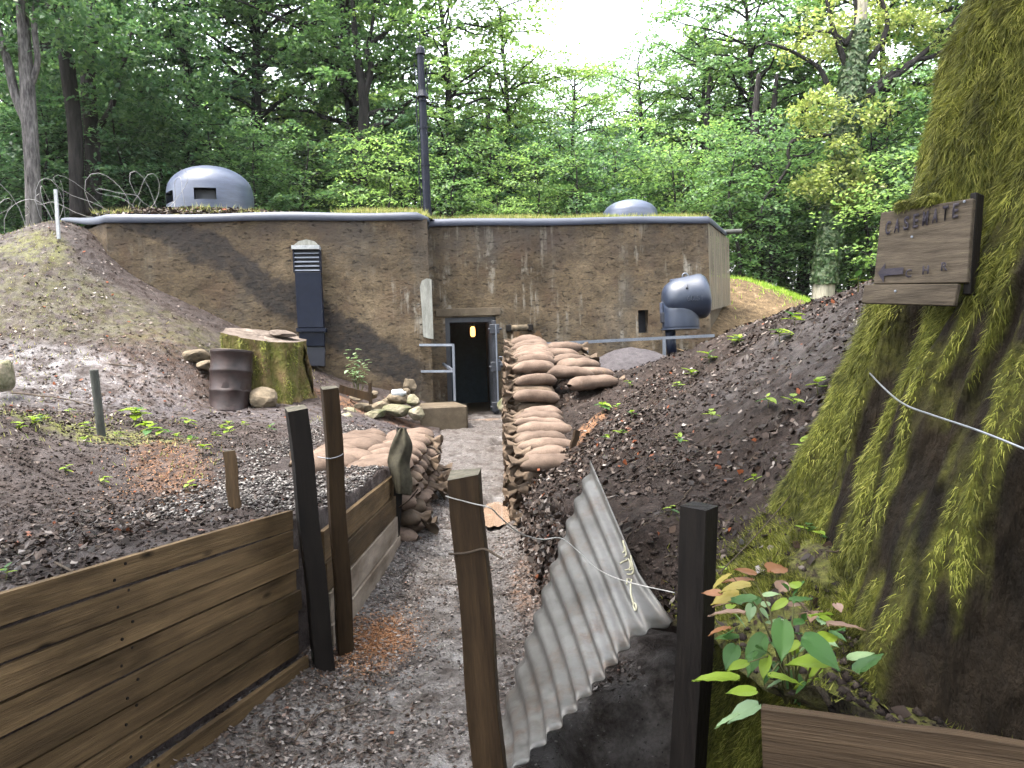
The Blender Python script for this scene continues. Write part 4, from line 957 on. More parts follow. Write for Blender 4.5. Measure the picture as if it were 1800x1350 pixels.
def ztop(y): return float(np.interp(y, [7.1, 7.8, 8.0, 9.55, 9.75, 10.1, 10.4, 12, 13.4], [.66, .78, .84, 1.07, 1.32, 1.50, 1.68, 1.88, 2.08]))
y = 7.30; ci = 0
while y < 13.45:
    f = float(floor_z(y)); zt = ztop(y); n = max(3, int(round((zt - f) / 0.135)))
    for k in range(n):
        z = f + 0.075 + k * (zt - f) / n
        top = k == n - 1
        gx = 0.285 + 0.02 * math.sin(ci * 1.9) + 0.03 * (k % 2) + (0.05 if y < 8 else 0.0) - 0.045 * (n - 1 - k) / max(1, n)
        if y < 7.9: lab = 'sandbag in the nearest tier of the right-hand sandbag wall'; gr = 'nearest tier of the right sandbag wall'
        elif y < 9.6: lab = 'sandbag in the low middle tier of the right-hand wall'; gr = 'middle tier of the right sandbag wall'
        else: lab = 'sandbag in the tall far tier of the right-hand wall by the doorway'; gr = 'far tier of the right sandbag wall'
        lab = f'sandbag of the right-hand wall, {ORD[ci]} column from the near end, ' + ('top course' if top else f'{ORD[k]} course up')
        bag((gx, y + (0.15 if k % 2 and not top else 0) + rnd.uniform(-.03, .03), z), 0.0, lab, gr, dirty=not top and rnd.random() < .75, tilt=(0, 0.03 if top else 0))
    y += 0.30; ci += 1
# second row lying on the bank behind the tall tier
for i, (px, py, Y, rz) in enumerate([(1045,672,9.95,.30),(1040,655,10.35,.22),(1003,655,10.3,.15),(1018,640,10.8,.2),(1000,632,11.2,.1),(985,622,11.7,.12),(988,612,12.1,.1)]):
    bag(P(px, py, Y), rz, ['lowest flat sandbag lying on the bank behind the tall tier', 'second sandbag up on the bank behind the tall tier', 'sandbag wedged behind the tall tier front', 'third sandbag up on the bank behind the tall tier', 'upper sandbag behind the tall tier', 'sandbag near the long railing behind the tall tier', 'highest loose sandbag below the long railing'][i], 'loose sandbags behind the tall tier', neck=i % 2 == 0, flip=True, sc=1.12)
# left stack
for c in range(8):
    y = 6.78 + c * 0.30; f = float(floor_z(y)); n = 5; zt = 0.80 + 0.01 * c
    for k in range(n):
        z = f + 0.07 + k * (zt - f) / n; top = k == n - 1
        lab = f'sandbag of the low left stack, {ORD[c]} column from the rag stake, ' + ('top course' if top else f'{ORD[k]} course up')
        bag((-1.20 - 0.03 * (n - k) * 0 + 0.03 * (k % 2) + 0.012 * (n - k) , y + (0.14 if k % 2 else 0), z), 0.0, lab, 'left sandbag stack' if not top else 'top course of the left sandbag stack', flip=True, dirty=not top and rnd.random() < .3, neck=rnd.random() < .15)
    if c < 7: bag((-1.70 + 0.05 * math.sin(c * 2), y + .1, zt - 0.045), 0.05, f'flat sandbag on the bank behind the left stack, {ORD[c]} from the rag stake', 'flat sandbags behind the left stack', dirty=False, neck=rnd.random() < .5, sc=1.08)

# ------------------------------------------------------------------ posts, planks and stakes
def post(name, ptop, pbot, w, d, yaw, mat, label, capmat=None, cat='post', slant=0.0, group=None):
    a, b = Vector(pbot), Vector(ptop); L = (b - a).length; M = frame_between(a, b, yaw)
    me_v = []; segs = 10; mb = MB()
    G = []
    for i in range(segs + 1):
        t = i / segs; wob = 0.004 * math.sin(i * 1.3 + a.x * 9)
        top = slant * (i == segs)
        G.append([Vector((-w/2 + wob, -d/2, L*t - top)), Vector((w/2 + wob, -d/2, L*t - top * .4)), Vector((w/2 + wob, d/2, L*t)), Vector((-w/2 + wob, d/2, L*t)), Vector((-w/2 + wob, -d/2, L*t - top))])
    v = [q for r in G for q in r[:4]]; f = []
    for i in range(segs):
        for k in range(4): f.append((i*4+k, i*4+(k+1) % 4, (i+1)*4+(k+1) % 4, (i+1)*4+k))
    f.append((3,2,1,0)); mb.add(v, f); 
    if capmat is None: mb.add(G[-1][:4], [(0,1,2,3)])
    o = mb.build(name, MT[mat]); o.matrix_world = M
    bv = o.modifiers.new('edge', 'BEVEL'); bv.width = 0.004; bv.segments = 2; bv.limit_method = 'ANGLE'
    if capmat:
        n = 9; Gc = [[Vector(((-w/2 + w*i/n) * .995 + wob, (-d/2 + d*j/n) * .995, L + .001 - slant * (1 - j/n) * (1 - .6 * i/n) + (0.004 * float(vnoise(i*.9, j*.9, 3.0)) if 0 < i < n and 0 < j < n else 0))) for i in range(n+1)] for j in range(n+1)]
        MB().grid(Gc).build('sawn_top', MT[capmat], o)
    tag(o, label, cat, group); return o
post('square_post', P(521, 716, 3.85), P(572, 1190, 4.0), 0.098, 0.115, R(24), 'post_dark', 'dark leaning square post at the end of the near planks', 'post_grain', slant=0.012)
post('square_post', P(580, 680, 4.12), P(609, 1160, 4.22), 0.085, 0.095, R(22), 'post_brown', 'taller brown post with a wire round it beside the dark leaning post', 'post_grain', slant=0.01)
post('square_post', P(817, 829, 2.42), P(876, 1530, 2.42), 0.098, 0.098, R(-3), 'post_brown', 'brown square post in the centre foreground with frayed pale top', 'post_grain', slant=0.018)
post('square_post', P(1231, 890, 2.55), P(1186, 1880, 2.68), 0.095, 0.095, R(-40), 'post_dark', 'black square post in front of the iron sheet', 'post_dark', slant=0.0)
post('wooden_stake', P(403, 793, 4.75), P(419, 950, 4.7), 0.075, 0.045, R(20), 'post', 'short pale brown stake behind the near planks', 'post_grain', 'stake')
post('wooden_stake', P(446, 903, 4.5), P(450, 945, 4.5), 0.09, 0.09, R(20), 'post_dark', 'stubby dark stake end beside the short pale stake', None, 'stake')
post('wooden_stake', P(283, 934, 3.9), P(288, 985, 3.85), 0.05, 0.05, R(10), 'post_dark', 'thin dark broken stake behind the near planks', None, 'stake')
post('wooden_stake', P(1015, 757, 7.6), P(1003, 800, 7.55), 0.055, 0.055, R(15), 'post_brown', 'small split stake beside the near right sandbags', None, 'stake')
post('rag_stake', P(706, 752, 6.55), P(690, 990, 6.5), 0.075, 0.075, R(20), 'post_dark', 'dark stake at the end of the far planks', None, 'stake')
o = post('steel_pipe_stake', P(165, 650, 7.5), P(181, 790, 7.6), 0.01, 0.01, 0, 'pipe', 'grey steel pipe stake leaning on the left bank', None, 'stake')
bpy.data.objects.remove(o)
a, b = P(181, 785, 7.6), P(165, 650, 7.5); o = MB().tube([a - b, Vector((0,0,0))], 0.040, 14).build('pipe_stake', MT['pipe'], None, False); o.location = b; tag(o, 'grey steel pipe stake leaning on the left bank', 'stake')
a, b = P(101, 420, 13.0), P(100, 333, 13.0); o = MB().box((0,0,0), (0.05, 0.035, (b - a).length)).build('white_stake', MT['white_paint']); o.location = (a + b) / 2; o.rotation_euler = (0, R(-1), 0); tag(o, 'thin white painted stake at the left end of the bunker', 'stake')

def plank(parent, a, b, h, thick, up, mat, seed, inv):
    """board from a to b (bottom edge), height h along up"""
    a, b = Vector(a), Vector(b); x = (b - a).normalized(); L = (b - a).length; z = (Vector(up) - x * Vector(up).dot(x)).normalized(); y = z.cross(x)
    M = Matrix((x, y, z)).transposed().to_4x4(); M.translation = a
    n = 12; v = []; f = []
    for i in range(n + 1):
        t = i / n; w0 = 0.003 * float(vnoise(t * 5, seed, 1.0)); w1 = 0.003 * float(vnoise(t * 5, seed, 4.0)); yy = 0.004 * float(vnoise(t * 2.5, seed, 8.0))
        v += [(L*t, -thick/2 + yy, w0), (L*t, -thick/2 + yy, h + w1), (L*t, thick/2 + yy, h + w1), (L*t, thick/2 + yy, w0)]
    for i in range(n):
        for k in range(4): f.append((i*4+k, (i+1)*4+k, (i+1)*4+(k+1) % 4, i*4+(k+1) % 4))
    f += [(0,1,2,3), (n*4+3, n*4+2, n*4+1, n*4)]
    o = MB().add(v, f).build('plank', MT[mat], parent); o.matrix_parent_inverse = inv; o.matrix_basis = M; return o
# near revetment: eight boards
na, nb = Vector((-2.03, 1.0, 0)), Vector((-1.20, 4.02, 0))
root = empty('plank_wall', (nb.x, nb.y, 0)); tag(root, 'near revetment of eight brown horizontal planks on the left', 'plank wall'); inv = Matrix.Translation(-Vector((nb.x, nb.y, 0)))
zz_l, zz_r = 1.00, 0.875
for k in range(8):
    hl, hr = 0.118, 0.106; off = [0, .008, .022, .012, .034, .022, .036, .11][k]
    zl, zr = zz_l - (k + 1) * hl, zz_r - (k + 1) * hr
    nx = Vector((math.cos(R(16)), -math.sin(R(16)), 0))
    ext = Vector((0.28, 1, 0)).normalized() * [0.02, 0.0, 0.03, 0.01, 0.02, 0.0, -0.03, -0.06][k]
    pk = plank(root, na + nx * off + Vector((0, 0, zl)), nb + nx * off + ext + Vector((0, 0, zr)), hr - 0.0065, 0.028, (0, 0, 1), 'plank', k * 3.1, inv)
    for xn in (1.92, 1.975):
        nl_ = MB().tube([(xn, -.013, .03 + .05 * ((xn > 1.95) + .2 * (k % 2))), (xn, -.0175, .03 + .05 * ((xn > 1.95) + .2 * (k % 2)))], .006, 8).build('nail', MT['post_dark'], pk)
# far revetment: four boards
fa, fb = Vector((-1.09, 4.25, 0)), Vector((-1.045, 6.52, 0))
root = empty('plank_wall', (fb.x, fb.y, 0)); tag(root, 'far revetment of muddy planks between the posts and the rag stake', 'plank wall'); inv = Matrix.Translation(-Vector((fb.x, fb.y, 0)))
for k in range(4):
    h = 0.175; z1 = 0.70 - k * h
    plank(root, fa + Vector((0.012 * k, 0, z1 - h + 0.012)), fb + Vector((0.012 * k, 0, z1 - h)), h - 0.010, 0.03, (0, 0, 1), ['plank', 'plank', 'plank_pale', 'plank_pale'][k], 40 + k * 3, inv)
# right plank at the bottom corner
pa, pb = P(1340, 1237, 1.98), P(1980, 1327, 1.66)
root = empty('plank_wall', (pa.x, pa.y, 0)); tag(root, 'dark ridged planks in the bottom right corner below the mossy tree', 'plank wall'); inv = Matrix.Translation(-Vector((pa.x, pa.y, 0)))
for k in range(5): plank(root, pa - Vector((0, 0, 0.19 * (k + 1) - 0.004 * k)), pb - Vector((0, 0, 0.19 * (k + 1) - 0.004 * k)), 0.185, 0.035, (0, 0, 1), 'plank_dark', 70 + k, inv)
# board edging by the bunker wall
ea, eb = P(596, 690, 12.3), P(653, 706, 12.0)
root = empty('edging_board', ea); tag(root, 'thin brown edging board staked near the bunker wall', 'board'); inv = Matrix.Translation(-ea)
plank(root, ea, eb, 0.13, 0.03, (0, 0, 1), 'post_brown', 80, inv)
o = MB().box(P(651, 692, 12.0), (0.05, 0.05, 0.34)).build('stake', MT['post_brown'], root); o.matrix_parent_inverse = inv

# camouflage rag over the stake
G = []; top = P(706, 748, 6.5)
prof_l = [(702,752),(693,766),(686,783),(682,800),(679,815),(685,826),(690,845),(694,868)]
prof_r = [(713,752),(720,766),(728,783),(724,800),(720,815),(722,830),(727,848),(724,872)]
for i in range(8):
    row = []
    for j in range(9):
        t = j / 8; x = prof_l[i][0] * (1 - t) + prof_r[i][0] * t; yv = prof_l[i][1] * (1 - t) + prof_r[i][1] * t
        Y = 6.45 - 0.09 * math.sin(t * math.pi) - 0.03 * math.sin(t * 9 + i * .8) - .008 * i
        row.append(P(x, yv, Y))
    G.append(row)
o = MB().grid(G).build('camouflage_rag', MT['rag'], None, True); sm = o.modifiers.new('thick', 'SOLIDIFY'); sm.thickness = 0.006
sb = o.modifiers.new('sub', 'SUBSURF'); sb.levels = sb.render_levels = 2
c = P(706, 800, 6.4); o.data.transform(Matrix.Translation(-c)); o.location = c
tag(o, 'crumpled camouflage cloth hanging over the stake on the left', 'cloth')

# ------------------------------------------------------------------ corrugated sheet
A, B, C, D = P(872, 1275, 3.35), P(1041, 812, 4.15), P(1157, 1075, 2.92), P(880, 1385, 2.45)
root = empty('corrugated_sheet', (A + B + C + D) / 4); tag(root, 'bent galvanised corrugated iron sheet leaning on the right bank', 'iron sheet'); inv = Matrix.Translation(-root.location)
waves, per = 11, 10; ns, ntt = waves * per, 16; G = []
def shp(s, t):
    p = B.lerp(A, s).lerp(C.lerp(D, s), t)
    n = (C - B).cross(A - B).normalized()
    if n.z < 0: n = -n
    p = p + n * (0.0135 * math.cos(2 * math.pi * s * waves)) + n * (-0.02 * math.sin(t * math.pi) * (0.3 + s)) + n * 0.010 * math.sin(s * 5 + t * 2)
    if t > 0.82 and s < 0.16: p = p + n * (-0.10 * (t - .82) / .18 * (1 - s / .16))
    return p
for i in range(ns + 1):
    s = i / ns; G.append([shp(s, j / ntt) for j in range(ntt + 1)])
o = MB().grid(G).build('sheet', MT['zinc'], root, True); o.matrix_parent_inverse = inv
sm = o.modifiers.new('thick', 'SOLIDIFY'); sm.thickness = 0.004; sm.offset = 0
n_ = (C - B).cross(A - B).normalized(); n_ = n_ if n_.z > 0 else -n_
def stroke(pts, r=0.004):
    o = MB().tube([shp(s, t) + n_ * 0.006 for s, t in pts], r, 5).build('painted_mark', MT['mark'], root); o.matrix_parent_inverse = inv
def loop(s0, t0, rs, rt, a0=0, a1=2 * math.pi, r=0.0035): stroke([(s0 + rs * math.cos(a), t0 + rt * math.sin(a)) for a in np.linspace(a0, a1, 14)], r)
loop(0.03, 0.62, 0.022, 0.012, 0.3, 4.2); loop(0.035, 0.645, 0.022, 0.010, 0.5, 3.6)
loop(0.06, 0.70, 0.030, 0.026, 1.2, 5.4); loop(0.03, 0.725, 0.030, 0.014, .4, 3.5); loop(0.04, 0.745, 0.03, 0.013, .2, 3.2)
stroke([(0.085, 0.80), (0.075, 0.775), (0.062, 0.785), (0.072, 0.81), (0.090, 0.85), (0.105, 0.885)], 0.0035); loop(0.105, 0.895, 0.012, 0.012)

# ------------------------------------------------------------------ wires
def wire(name, pix, r, mat, label, barbs=0, wob=0.0):
    pts = [P(*p) for p in pix]; c = pts[0].copy()
    # smooth through the points
    out = []
    for i in range(len(pts) - 1):
        p0, p1, p2, p3 = pts[max(i-1, 0)], pts[i], pts[i+1], pts[min(i+2, len(pts)-1)]
        for k in range(8):
            t = k / 8; out.append(0.5 * ((2*p1) + (-p0+p2)*t + (2*p0-5*p1+4*p2-p3)*t*t + (-p0+3*p1-3*p2+p3)*t**3))
    out.append(pts[-1]); out = [q - c for q in out]
    o = MB().tube(out, r, 6).build(name, MT[mat], None, True); o.location = c; tag(o, label, 'wire'); return o
wire('wire_strand', [(783,872,2.36),(800,877,2.355),(835,886,2.355),(862,893,2.36),(878,908,2.42),(910,935,2.55),(950,948,2.65),(985,946,2.7),(1015,968,2.7),(1050,1000,2.68),(1100,1022,2.62),(1186,1042,2.53)], 0.0022, 'wire', 'sagging steel wire from the centre post to the black post')
wire('wire_strand', [(1264,1008,2.62),(1330,940,3.0),(1420,840,3.4),(1500,778,3.5),(1522,755,3.5)], 0.0024, 'twig', 'rusty wire running up the right bank to the mossy tree')
wire('wire_strand', [(1525,652,3.05),(1560,688,2.72),(1592,712,2.48),(1640,730,2.28),(1720,757,2.05),(1815,795,1.85)], 0.0032, 'wire_bright', 'bright steel wire stretched across the mossy trunk')
wire('wire_strand', [(558,803,4.08),(580,806,4.06),(598,801,4.07),(603,797,4.12)], 0.0025, 'wire_bright', 'thin wire looped round the taller brown post')
wire('wire_strand', [(789,974,2.36),(820,972,2.355),(850,965,2.36),(872,976,2.33),(882,982,2.30)], 0.004, 'twig', 'short rusty wire twist on the centre post')
wire('wire_strand', [(700,893,6.5),(718,880,6.42),(735,860,6.4)], 0.006, 'twig', 'thin stick poking out below the camouflage cloth')
# concertina wire on the left bank
rng = random.Random(3)
def coil(name, p0, p1, rad, turns, r, label, seed):
    rg = random.Random(seed); n = int(turns * 18); pts = []; ax = (p1 - p0)
    ph = rg.uniform(0, 6)
    for i in range(n + 1):
        t = i / n; a = 2 * math.pi * turns * t + ph; rr = rad * (0.85 + 0.38 * math.sin(t * 17 + seed) + 0.22 * math.sin(t * 43 + 2 * seed))
        pts.append(ax * t + Vector((0.55 * rr * math.cos(a) + 0.25 * math.sin(t * 23 + seed), 0.75 * rr * math.cos(a * 1.0 + .6), rr * math.sin(a) + rad * .45 + 0.16 * math.sin(t * 31 + seed))))
    o = MB().tube(pts, r, 4).build(name, MT['wire_rust'], None, True); o.location = p0; tag(o, label, 'barbed wire', 'barbed wire coils on the left bank'); return o
coil('barbed_wire_coil', P(-60, 425, 13.6), P(110, 395, 14.6), 0.46, 5, 0.0045, 'barbed wire coil at the left edge beside the pale trunk', 1)
coil('barbed_wire_coil', P(-40, 410, 15.0), P(120, 385, 15.2), 0.42, 4, 0.0045, 'barbed wire coil behind the white stake', 8)
coil('barbed_wire_coil', P(90, 372, 15.4), P(300, 352, 16.0), 0.38, 4, 0.0042, 'loose barbed wire tangle beside the tall dome', 4)
coil('barbed_wire_coil', P(180, 372, 15.2), P(345, 368, 15.6), 0.34, 3, 0.0042, 'small barbed wire loops in front of the tall dome', 6)

# ------------------------------------------------------------------ oil drum, stump, rocks
db = P(403, 722, 11.25)
drum = empty('oil_drum', db - Vector((0, 0, 0.02))); tag(drum, 'rusty dented oil drum tilted beside the tree stump', 'drum')
Hd, rd_ = 0.89, 0.292; prof = [(rd_, 0.0), (rd_ * 1.03, 0.01), (rd_ * 1.03, 0.03), (rd_, 0.045)]
for zc in (0.31, 0.60): prof += [(rd_, zc - .035), (rd_ * 1.04, zc - .012), (rd_ * 1.04, zc + .012), (rd_, zc + .035)]
prof += [(rd_, Hd - .04), (rd_ * 1.03, Hd - .03), (rd_ * 1.035, Hd - .012), (rd_ * 1.03, Hd), (rd_ * .97, Hd), (rd_ * .955, Hd - .02), (rd_ * .95, .1)]
n = 40; v = []; f = []
for i, (r0, z0) in enumerate(prof):
    for k in range(n):
        a = 2 * math.pi * k / n
        dent = 0.03 * math.exp(-((z0 - .38) / .13) ** 2) * (float(vnoise(a * 2.2, z0 * 5, 2.0)) - .2) * (1 if math.sin(a) < 0 else .2)
        v.append(((r0 + dent) * math.cos(a), (r0 + dent) * math.sin(a), z0))
for i in range(len(prof) - 1):
    for k in range(n): f.append((i*n+k, i*n+(k+1) % n, (i+1)*n+(k+1) % n, (i+1)*n+k))
f.append(tuple(range(n-1, -1, -1)))
MB().add(v, f).build('body', MT['rust'], drum, True)
MB().lathe([(rd_ * .955, .10), (rd_ * .955, .105), (0.01, .105)], 30).build('drum_bottom', MT['rust'], drum)
o = MB().tube([Vector((rd_ * 1.0 * math.cos(a), rd_ * math.sin(a), Hd + .002)) for a in np.linspace(0, 2 * math.pi, 41)], .013, 6, False); o.build('rim', MT['rust'], drum, True)
drum.rotation_euler = (R(-4), R(4.5), 0.3)

sb_ = P(474, 692, 12.0)
sx0, sx1 = P(398, 600, 12.0).x, P(545, 600, 12.0).x
stump = empty('tree_stump', sb_); tag(stump, 'wide mossy tree stump with a slanting sawn top beside the drum', 'stump')
cx, rtop = (P(390, 590, 12).x + P(530, 590, 12).x) / 2 - sb_.x, (P(530, 590, 12).x - P(390, 590, 12).x) / 2
ztl, ztr = P(400, 578, 12).z - sb_.z, P(520, 600, 12).z - sb_.z
n, m = 56, 18; G = []; 
def stp(a, t):
    flare = 1 + 0.11 * float(vnoise(a * 8, t * 1.6, 3.0)) + 0.30 * (1 - t) ** 2.2 + 0.13 * (1 - t) * math.sin(a * 5 + 1) + 0.07 * math.sin(a * 7 + .5) * (1 - .4 * t) + 0.05 * float(fbm(math.cos(a) * 3, math.sin(a) * 3, t * 3, 3))
    if abs((a - 5.25 + math.pi) % (2 * math.pi) - math.pi) < .13: flare -= .10
    x = cx + rtop * flare * math.cos(a); yv = rtop * flare * 0.8 * math.sin(a)
    u = (math.cos(a) + 1) / 2; zt = ztl + (ztr - ztl) * u + 0.05 * math.sin(a) * 1.6
    return Vector((x, yv, -0.25 + (zt + .25) * t))
G = [[stp(2 * math.pi * k / n, i / m) for k in range(n + 1)] for i in range(m + 1)]
MB().grid(G).build('bark', MT['stump_side'], stump, True)
_rg = np.random.RandomState(12); _k = 9000; _a = _rg.uniform(math.pi, 2 * math.pi, _k); _t = _rg.uniform(.05, 1, _k)
_ok = vnoise(np.cos(_a) * 4, np.sin(_a) * 4, _t * 3) + .5 * vnoise(np.cos(_a) * 11, np.sin(_a) * 11, _t * 8) > _rg.uniform(-.35, .5, _k)
_p = np.array([tuple(stp(x, y)) for x, y in zip(_a[_ok], _t[_ok])]); _n = np.stack([np.cos(_a[_ok]), np.sin(_a[_ok]), 0 * _a[_ok]], -1)
_d = _n * .6 + np.array([0, 0, -.7]) + _rg.normal(0, .5, _p.shape); _d /= np.linalg.norm(_d, axis=1)[:, None]; _s = np.cross(_n, _d); _L = _rg.uniform(.02, .06, len(_p))[:, None]; _w = .007
me = np_mesh('moss', np.stack([_p - _s * _w, _p + _s * _w, _p + _d * _L], 1).reshape(-1, 3), None, np.arange(len(_p) * 3).reshape(-1, 3)); me.materials.append(MT['moss']); o = link(bpy.data.objects.new('moss', me), stump); tag(o, kind='stuff')
tp = [[Vector((cx, 0, (ztl + ztr) / 2 - .01)).lerp(G[-1][k], q / 5) + Vector((0, 0, 0.015 * float(vnoise(k * .7, q * 1.1, 1)))) * (q < 5) for k in range(n + 1)] for q in range(6)]
MB().grid(tp).build('sawn_top', MT['stump_top'], stump)
def rock(px, py, Y, w, h, seed, label, mat='rock', flat=0.7, group='stones by the bunker', rz=None, d=None):
    c = P(px, py, Y); W = w * Y / FPX; H = h * Y / FPX
    bm = bmesh.new(); bmesh.ops.create_icosphere(bm, subdivisions=3, radius=0.5)
    rg = np.random.RandomState(seed)
    pl = rg.normal(size=(9, 3)); pl /= np.linalg.norm(pl, axis=1)[:, None]
    for vv in bm.verts:
        q = np.array(vv.co); 
        for k in range(9):
            dd = q @ pl[k] - 0.36
            if dd > 0: q = q - pl[k] * dd * 0.9
        q = q * (1 + 0.08 * float(fbm(q[0] * 4 + seed, q[1] * 4, q[2] * 4, 3)))
        vv.co = q
    bmesh.ops.scale(bm, vec=(W * 1.2, (d or max(W, H) * 1.1), H * 1.25), verts=bm.verts)
    me = bpy.data.meshes.new('stone'); bm.to_mesh(me); bm.free(); me.materials.append(MT[mat])
    for p in me.polygons: p.use_smooth = False
    o = link(bpy.data.objects.new('stone', me)); o.location = c; o.rotation_euler = (0, rg.uniform(-.15, .15), rg.uniform(-.5, .5) if rz is None else rz)
    tag(o, label, 'stone', group); return o
rock(347, 626, 11.8, 46, 22, 1, 'flat pale stone slab left of the drum')
rock(361, 642, 11.6, 26, 16, 2, 'small stone under the flat slab')
rock(462, 704, 11.3, 50, 38, 3, 'rounded brown boulder at the foot of the drum', 'rock')
rock(447, 655, 11.7, 16, 22, 4, 'small mossy stone between drum and stump', 'rock_moss')
rock(4, 658, 9.6, 34, 54, 5, 'mossy boulder at the left edge of the view', 'rock_moss')
o = rock(497, 587, 12.0, 42, 11, 6, 'broken flat stone lying on the stump', 'stump_top', d=.35)
rub = [(720,678,12.9,24,26,'tall pale stone block at the corner of the rubble','rock'), (700,700,12.6,34,20,'rubble stone below the tall block','rock'), (726,704,12.5,24,20,'dark rubble stone beside the step','rock_moss'),
       (668,716,12.4,40,18,'long flat rubble stone left of the step','rock'), (700,722,12.3,46,22,'mossy rubble stone at the foot of the wall','rock_moss'), (640,716,12.3,36,14,'thin rubble stone by the edging board','rock'),
       (612,724,12.0,34,16,'grey stone near the brown post','rock_moss'), (733,726,12.2,26,22,'mossy corner stone touching the step','rock_moss'), (655,730,12.1,44,16,'low wide kerb stone','rock_moss'), (610,738,11.6,26,26,'square dark kerb block behind the brown post','rock_moss'),
       (685,705,12.7,26,14,'small pale rubble stone','rock'), (712,690,12.75,18,12,'small stone leaning on the tall block','rock'), (655,694,12.7,20,12,'little round stone by the bunker wall','rock'), (890,712,13.2,26,32,'grey stone block right of the doorway','rock_moss'), (625,700,12.5,22,10,'flat stone behind the edging board','rock')]
for i, (px, py, Y, w, h, lab, m) in enumerate(rub): rock(px, py, Y, w, h, 20 + i, lab, m)
o = MB().lathe([(0.07, -.1), (0.075, -.09), (0.075, .06), (0.03, .1), (0.03, .13)], 12, (0,0,0), Matrix.Rotation(R(88), 3, 'Y')).build('plastic_bottle', MT['white_paint'], None, True); o.location = P(700, 692, 12.55); tag(o, 'white plastic bottle lying among the rubble stones', 'bottle')
# gravel heap behind the right bank
hc = P(1110, 640, 12.3); n = 50; G = []
for i in range(12):
    t = i / 11; G.append([Vector((1.15 * t * math.cos(a) * 1.25, 1.0 * t * math.sin(a), 0.50 * (1 - t * t) * (1 + .1 * t * math.sin(a * 2)) - .25 * t + 0.03 * float(fbm(math.cos(a) * t * 4, math.sin(a) * t * 4, 1, 3)))) for a in [2 * math.pi * (k % n) / n for k in range(n + 1)]])
o = MB().grid(G).build('gravel_heap', MT['gravel'], None, True); o.location = (hc.x, hc.y, hc.z - .22); tag(o, 'smooth grey gravel heap below the long railing', 'gravel heap')
# ------------------------------------------------------------------ trees
def unit(v): return v / (np.linalg.norm(v, axis=-1, keepdims=True) + 1e-9)
def leaf_quads(c, n, L, W, rng, fold=0.25):
    """diamond leaves at c facing n; returns verts, quads"""
    k = len(c); d = rng.normal(size=(k, 3)); d = unit(d - n * (d * n).sum(1, keepdims=True)); w = np.cross(n, d)
    L = np.broadcast_to(np.asarray(L, float), (k,))[:, None] * rng.uniform(.7, 1.25, (k, 1)); W = np.broadcast_to(np.asarray(W, float), (k,))[:, None] * rng.uniform(.75, 1.2, (k, 1))
    v = np.stack([c - d * L * .5, c + w * W * .5 - d * L * .05 + n * fold * W * .5, c + d * L * .5 - n * L * .12, c - w * W * .5 - d * L * .05 + n * fold * W * .5], 1)
    return v.reshape(-1, 3), np.arange(k * 4).reshape(k, 4)
def spray_leaves(cen, nor, rad, per, rng, thick=0.10, jit=0.5):
    k = len(cen); c = np.repeat(cen, per, 0); n = np.repeat(nor, per, 0); r = np.repeat(np.broadcast_to(rad, (k,)), per)
    a = rng.uniform(0, 2 * np.pi, k * per); q = np.sqrt(rng.uniform(0, 1, k * per)) * r
    u = unit(np.cross(n, np.array([0.3, 0.9, 0.1]))); w = np.cross(n, u)
    p = c + u * (np.cos(a) * q)[:, None] + w * (np.sin(a) * q)[:, None] + n * rng.normal(0, 1, (k * per, 1)) * (thick * r)[:, None] - np.array([0, 0, 1.0]) * (0.25 * q * q / np.maximum(r, .01))[:, None]
    nn = unit(n + rng.normal(0, jit, (k * per, 3)))
    return p, nn
